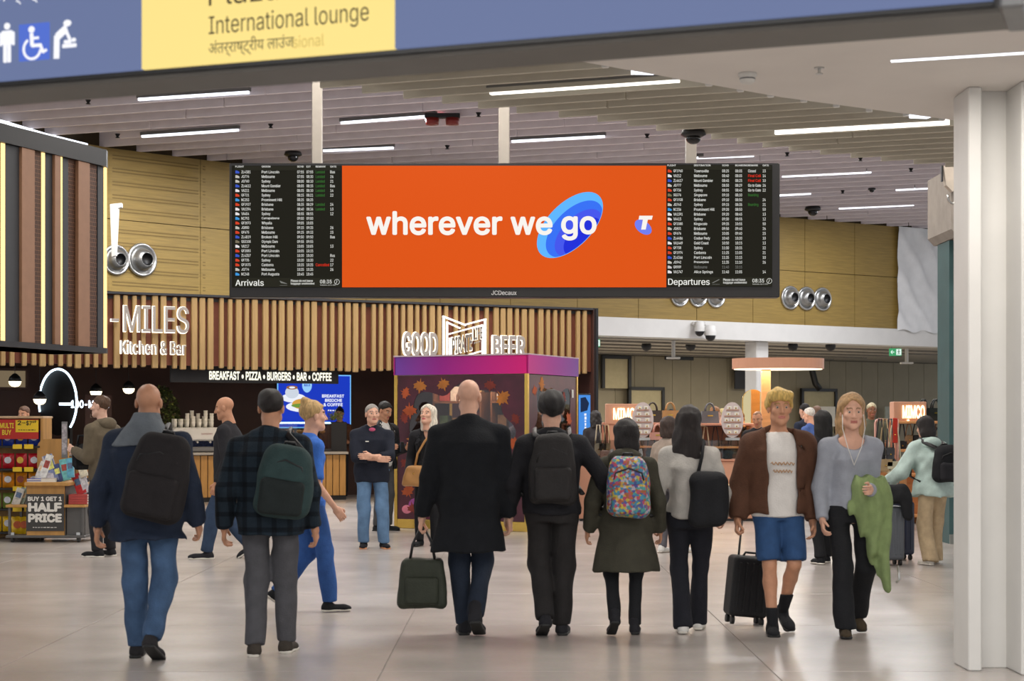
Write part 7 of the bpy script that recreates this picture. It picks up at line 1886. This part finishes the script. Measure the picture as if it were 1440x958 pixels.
def suitcase(loc_, rz, w, h, d, m, label, handle, tilt=0.0, ribs=True, roll=0.0):
    o = thing('suitcase', label, 'suitcase', loc_, 0, None); o.rotation_euler = (tilt, roll, rz)
    V, Q = surfnet(lambda g: rbox(g, (0, 0, .06 + h / 2), (w / 2, d / 2, h / 2), .035), (-w, -d, .0), (w, d, h + .12), .014); obj('shell', mesh_np('shell', V, Q), m, o)
    if ribs:
        for k_ in range(5): MB().cbox((-w * .34 + k_ * w * .17, -d / 2 - .002, .06 + h / 2), (w * .06, .012, h * .8), .004).build('rib', m, o)
    for sx in (-1, 1):
        for sy in (-1, 1): MB().cyl((sx * w * .38 - .012, sy * d * .3, .032), (sx * w * .38 + .012, sy * d * .3, .032), .032, n=14).build('wheel', M_bsole, o)
    MB().tube([(-.07, d * .35, h + .04), (-.07, d * .35, h + .06 + handle), (.07, d * .35, h + .06 + handle), (.07, d * .35, h + .04)], .009, 6).build('pull_handle', M_grey, o)
    MB().tube([(-.06, 0, h + .05), (-.04, 0, h + .085), (.04, 0, h + .085), (.06, 0, h + .05)], .009, 6).build('top_handle', M_bsole, o)
    return o
g_ = G(1046, 878); suitcase((g_.x, g_.y, 0), .15, .30, .46, .22, cloth('suitcase black', (28, 28, 30), .6), 'black cabin suitcase pulled by the blond man', .35, 0, True, .10)
# 11 woman towards the camera with green jacket
x, y = place(1196, 893)
p = Fig('fair haired woman in grey top and black trousers walking towards us', x, y, TOWARD, 1.735, 'f', .014, feet={'R': (.06, .12, 0, 0), 'L': (.09, -.24, 30, 0)}, hands={'R': (.05, .08, -.52), 'L': (-.08, .24, -.30)}, skin='fair', head=(0, -6))
p.body(brow=(130, 100, 72)); p.hair('wavy', (176, 140, 98)); p.legs(blk, r=(.088, .070, .080), amp=.006, hemdrop=.02); gt_ = cloth('grey blue knit', (150, 154, 164), var=.08); p.top(gt_, 'top', .53, .016, scoop=(.11, .16, .10), amp=.006); p.shoes(cloth('brown boot', (70, 60, 46)), M_bsole)
o = follow(thing('jacket_over_arm', 'pale green jacket draped over the arm of the fair haired woman', 'jacket'), p)
wL = p.wr['L'].lerp(p.el['L'], .45)
def fj(g):
    d = prof(g, [(.42, wL.x - .06, wL.y + .02, .035, .03), (.62, wL.x - .04, wL.y + .02, .075, .05), (.80, wL.x - .02, wL.y + .02, .12, .07), (1.0, wL.x + .0, wL.y + .01, .145, .085), (wL.z + .02, wL.x, wL.y, .14, .09), (wL.z + .085, wL.x, wL.y, .09, .07)])
    d = smin(d, cap(g, (wL.x + .05, wL.y + .03, wL.z), (wL.x - .02, wL.y + .06, .62), .06, .045), .03); d = smin(d, cap(g, (wL.x - .04, wL.y + .05, 1.0), (wL.x - .10, wL.y + .06, .36), .05, .04), .03)
    return d + f32(.012) * np.sin(g[0] * 62 + np.sin(g[2] * 9) * 1.6) + folds(g, .010, 5, 18)
V, Q = surfnet(fj, (wL.x - .35, wL.y - .2, .3), (wL.x + .3, wL.y + .25, wL.z + .16), .013); obj('jacket_body', mesh_np('jacket_body', V, Q), cloth('sage green', (128, 146, 98)), o)
MB().tube([(wL.x - .17, wL.y + .10, .52), (wL.x - .18, wL.y + .11, .42), (wL.x - .16, wL.y + .10, .40)], .008, 6).build('zip_pull', M_chrome, o)
for sg in (-1, 1): 
    c = p.hc; MB().tube([(sg * .075, c.y + .04, c.z - .02), (sg * .08, c.y + .07, c.z - .12), (sg * .05, c.y + .10, c.z - .25), (0.01, c.y + .13, c.z - .38)], .003, 5).build('earphone_cord', M_white, p.o)
# 12 mint puffer
x, y = place(1312, 794)
p = Fig('dark haired person in mint puffer jacket and beige trousers near the teal wall', x, y, .35, 1.60, 'f', .018, build=1.2, feet={'L': (.12, -.10, 0, 0), 'R': (.10, .12, 0, 0)}, hands={'L': (.18, .25, -.38), 'R': (.08, .1, -.5)}, skin='fair', lean=.22, head=(0, -12))
p.body(); p.hair('bob', (34, 28, 28)); p.legs(cloth('beige wide', (186, 164, 132)), r=(.10, .092, .095), amp=.009, hemdrop=.03); p.top(cloth('mint puffer', (178, 198, 192), .6), 'puffer', .47, .05, flare=.02, arm=(.07, .062, .05), amp=.012, fr=34); p.hood_down(MATS['cloth mint puffer'], .9); p.shoes(M_wsole, M_wsole)
backpack(p, 'round topped black backpack on the mint puffer jacket', blk, blk2, .32, .40, .18, .69, .02, (-1, 1), 0, True, .06)
g_ = G(1246, 795); suitcase((g_.x, g_.y, 0), .2, .34, .58, .24, mat('grey shell', (86, 90, 96), .4, var=.05), 'grey hard suitcase in front of the mint puffer person', .25)
g_ = G(1268, 790); suitcase((g_.x, g_.y + .25, 0), .25, .34, .60, .24, mat('navy shell', (34, 42, 66), .4, var=.05), 'navy hard suitcase beside the grey one', .25)
o = thing('draped_jacket', 'black jacket draped over the pull handles of the suitcases', 'jacket', (G(1255, 795).x + .03, G(1255, 795).y - .1, .60)); V, Q = surfnet(lambda g: smin(rbox(g, (0, 0, .17), (.13, .08, .10), .06), cap(g, (.06, -.05, .15), (.10, -.06, -.05), .07, .05), .05) + folds(g, .012, 2, 30), (-.25, -.2, -.15), (.3, .2, .35), .014); obj('jacket_body', mesh_np('jacket_body', V, Q), blk, o)
# 13 man with folded arms
x, y = place(523, 771)
p = Fig('grey haired man with folded arms in navy jacket and faded jeans', x, y, TOWARD + .18, 1.765, 'm', .015, build=1.16, feet={'R': (.10, .0, 0, 0), 'L': (.14, .04, 0, 0)}, hands={'R': (-.24, .24, -.28, (.9, .1, -.8), (0, -1, 0)), 'L': (-.24, .28, -.25, (-.9, .1, -.8), (0, -1, 0))}, skin='fair', head=(10, 2))
p.body(brow=(130, 110, 100), grip={'L': .3, 'R': .3}); p.hair('crop', (150, 144, 138), .002); p.legs(cloth('faded denim', (96, 126, 160), var=.25, scale=7), r=(.094, .078, .068), amp=.009); nv = cloth('dark navy jacket', (30, 34, 46)); p.top(nv, 'jacket', .46, .032, sleeve=.78, collar=.05, amp=.008); p.shoes(cloth('trainer black', (28, 28, 32)), mat('tan rubber', (206, 140, 96), .6))
MB().box((.075, .150 + p.cy(p.Z(.74)), p.Z(.745)), (.04, .01, .012)).build('jacket_mark', M_pt, p.o)
V, Q = surfnet(lambda g: np.maximum(ell(g, (0, p.neck.y + .055, p.neck.z - .01), (.05, .055, .035)), -ell(g, (0, p.neck.y, p.neck.z + .06), (.062, .07, .09))), (-.1, -.05, p.neck.z - .1), (.1, .2, p.neck.z + .1), .012); obj('shirt_collar', mesh_np('shirt_collar', V, Q), cloth('pink shirt', (190, 86, 120)), p.o)
# 14 man behind him
d = 24.4; p = Fig('dark haired man in black puffer looking down behind the man with folded arms', (538 - CX) / F * d, d, TOWARD + .9, 1.84, 'm', .02, hands={'L': (.0, .25, -.25), 'R': (.0, .25, -.25)}, head=(0, -24), skin='tan', build=1.05)
p.body(); p.hair('short', (28, 24, 22)); p.legs(cloth('grey chino', (74, 74, 76))); p.top(cloth('white shirt', (206, 204, 200)), 'shirt', .5, .012); p.top(cloth('black puffer', (26, 28, 32), .6), 'puffer', .48, .045, amp=.009, fr=34, inner=.02, cutfront=.05); p.shoes(blk, M_bsole)
o = follow(thing('phone', 'phone held by the man behind the folded arms', 'phone'), p); MB().cbox((0, p.wr['L'].y + .1, p.wr['L'].z + .02), (.07, .012, .14), .004).build('phone_case', M_black, o); MB().box((0, p.wr['L'].y + .093, p.wr['L'].z + .02), (.062, .002, .13)).build('phone_screen', glow('phone screen', (120, 140, 160), .5), o)
# 15 woman with white blond hair
x, y = place(603, 768)
p = Fig('woman with white blond hair in black looking up beside the kiosk', x, y, TOWARD - .25, 1.755, 'f', .015, build=1.1, feet={'R': (.10, .06, 0, 0), 'L': (.06, -.06, 0, 0)}, hands={'R': (.07, .06, -.50), 'L': (.07, .06, -.50)}, skin='fair', head=(-12, 12))
p.body(brow=(120, 96, 80), lips=(186, 96, 96)); p.hair('wavy', (222, 212, 196)); p.legs(blk, r=(.088, .066, .054), amp=.004); p.top(blk2, 'blazer', .45, .026, flare=.01, inner=.014, cutfront=.03); p.top(blk, 'blouse', .55, .012, sleeve=.3, scoop=(.05, .15, .11)); p.shoes(blk, M_bsole, .10)
o = follow(thing('crossbody_bag', 'tan leather crossbody bag on the white blond woman', 'bag'), p); tan = mat('tan leather', (176, 128, 74), .5, var=.12)
V, Q = surfnet(lambda g: rbox((g[0] * (1 + .3 * np.clip((g[2] - p.Z(.50)) / .3, -.5, 1)), g[1], g[2]), (.13, .17, p.Z(.50)), (.14, .055, .13), .05) + folds(g, .007, 4, 26), (-.1, .05, p.Z(.5) - .2), (.35, .3, p.Z(.5) + .2), .011); obj('bag_body', mesh_np('bag_body', V, Q), tan, o)
MB().ball((.13, .222, p.Z(.52)), .01, 8).build('bag_stud', M_gold, o)
MB().tube([(.13, .17, p.Z(.56)), (.09, .18, p.Z(.66)), (0, .185, p.Z(.745)), (-.08, .12, p.Z(.81)), (-.10, .02, p.Z(.835)), (-.09, -.1, p.Z(.8))], .016, 8, flat=.45).build('bag_strap', tan, o)
# 16 person in black behind the fair haired woman
x, y = place(1158, 793); p = Fig('black haired person in black behind the fair haired woman', x, y, .2, 1.66, 'f', .02, feet={'L': (.08, -.1, 0, 0), 'R': (.08, .12, 0, 0)}, skin='tan'); p.body(); p.hair('wavy', (24, 22, 22)); p.legs(blk, r=(.09, .07, .07)); p.top(blk2, 'jacket', .46, .03); p.shoes(blk, M_wsole)
# 17 person with white trainers behind the long haired woman
x, y = place(938, 778); p = Fig('person in grey leggings and white trainers behind the long haired woman', x, y, -.8, 1.62, 'f', .02, feet={'L': (.08, .0, 0, 0), 'R': (.08, .2, 0, 0)}, skin='fair'); p.body(); p.hair('bob', (60, 46, 40)); p.legs(cloth('grey legging', (92, 90, 96)), r=(.085, .06, .05)); p.top(cloth('taupe top', (150, 136, 124)), 'jumper', .48, .024); p.shoes(M_white, M_wsole)
# far shoppers and staff
def shopper(px, pytop, d, H, rz, label, hairs, hc_, topc, name='jumper', sex='m', skin='fair', head=(0, -10), hands=None):
    """far figure: stands on the floor at depth d"""
    p = Fig(label, (px - CX) / F * d, d, rz, H, sex, .026, hands=hands or {'L': (.02, .22, -.30), 'R': (.02, .22, -.30)}, skin=skin, head=head, far=True, group='shoppers and staff in the distance')
    p.body(face=True); 
    if hairs: p.hair(hairs, hc_)
    p.legs(blk2, amp=0); p.top(cloth(name + ' %d %d %d' % topc, topc), name, .46, .026, amp=.004); p.shoes(blk, M_bsole); return p
def HT(py, d): return EYE + (HY - py) / F * d
shopper(1066, 580, 27.6, HT(579, 27.6), TOWARD - .4, 'bald man in black looking down beside the arched mirror', 'buzz', (120, 84, 64), (30, 30, 34), 'jacket', skin='tan', head=(0, -25))
shopper(1141, 575, 29.5, HT(574, 29.5), .9, 'white haired shopper with blue collar behind the blond man', 'short', (206, 204, 200), (70, 96, 160), 'shirt')
shopper(1134, 568, 31.5, HT(568, 31.5), .6, 'dark haired shopper in navy in front of the framed board', 'short', (26, 24, 24), (36, 42, 58), 'coat')
shopper(1150, 572, 33.0, HT(571, 33.0), .3, 'brown haired shopper beside the white notice', 'crop', (120, 92, 76), (120, 110, 104), 'coat')
shopper(1225, 568, 30.5, HT(567, 30.5), TOWARD, 'grey haired man in olive looking down left of the pink rail', 'crop', (196, 184, 150), (92, 92, 76), 'coat', skin='brown')
shopper(1003, 573, 33.0, HT(572, 33.0), -1.2, 'sandy haired shopper in black right of the long haired woman', 'short', (150, 104, 66), (28, 28, 32), 'coat')
shopper(1015, 577, 35.0, HT(575, 35.0), -.6, 'blond shopper far behind the oval earring board', 'short', (196, 176, 120), (40, 40, 46), 'coat', 'f')
shopper(838, 580, 31.5, HT(579, 31.5), .2, 'long dark haired shopper beside the blue totem', 'wavy', (34, 28, 26), (44, 40, 42), 'coat', 'f')
shopper(946, 577, 34.0, HT(576, 34.0), .5, 'dark haired shopper behind the tan handbag', 'short', (30, 26, 26), (50, 50, 56), 'coat')
shopper(859, 583, 28.9, HT(592, 28.9), .8, 'brown haired shop assistant under the left lit shop sign', 'bob', (110, 76, 48), (60, 54, 52), 'jumper', 'f')
shopper(478, 575, 36.2, HT(574, 36.2), TOWARD, 'bar worker in brown behind the till cabinet', 'up', (36, 28, 24), (96, 66, 52), 'shirt', 'f', 'tan')
shopper(247, 577, 35.2, HT(577, 35.2), TOWARD + .2, 'bar worker in dark apron beside the ficus', 'short', (40, 30, 26), (40, 36, 36), 'apron', 'm', 'tan')
shopper(36, 573, 27.0, HT(572, 27.0), TOWARD - .3, 'person in dark clothes behind the snack stand', 'short', (96, 66, 48), (40, 38, 40), 'coat', 'm', 'tan')
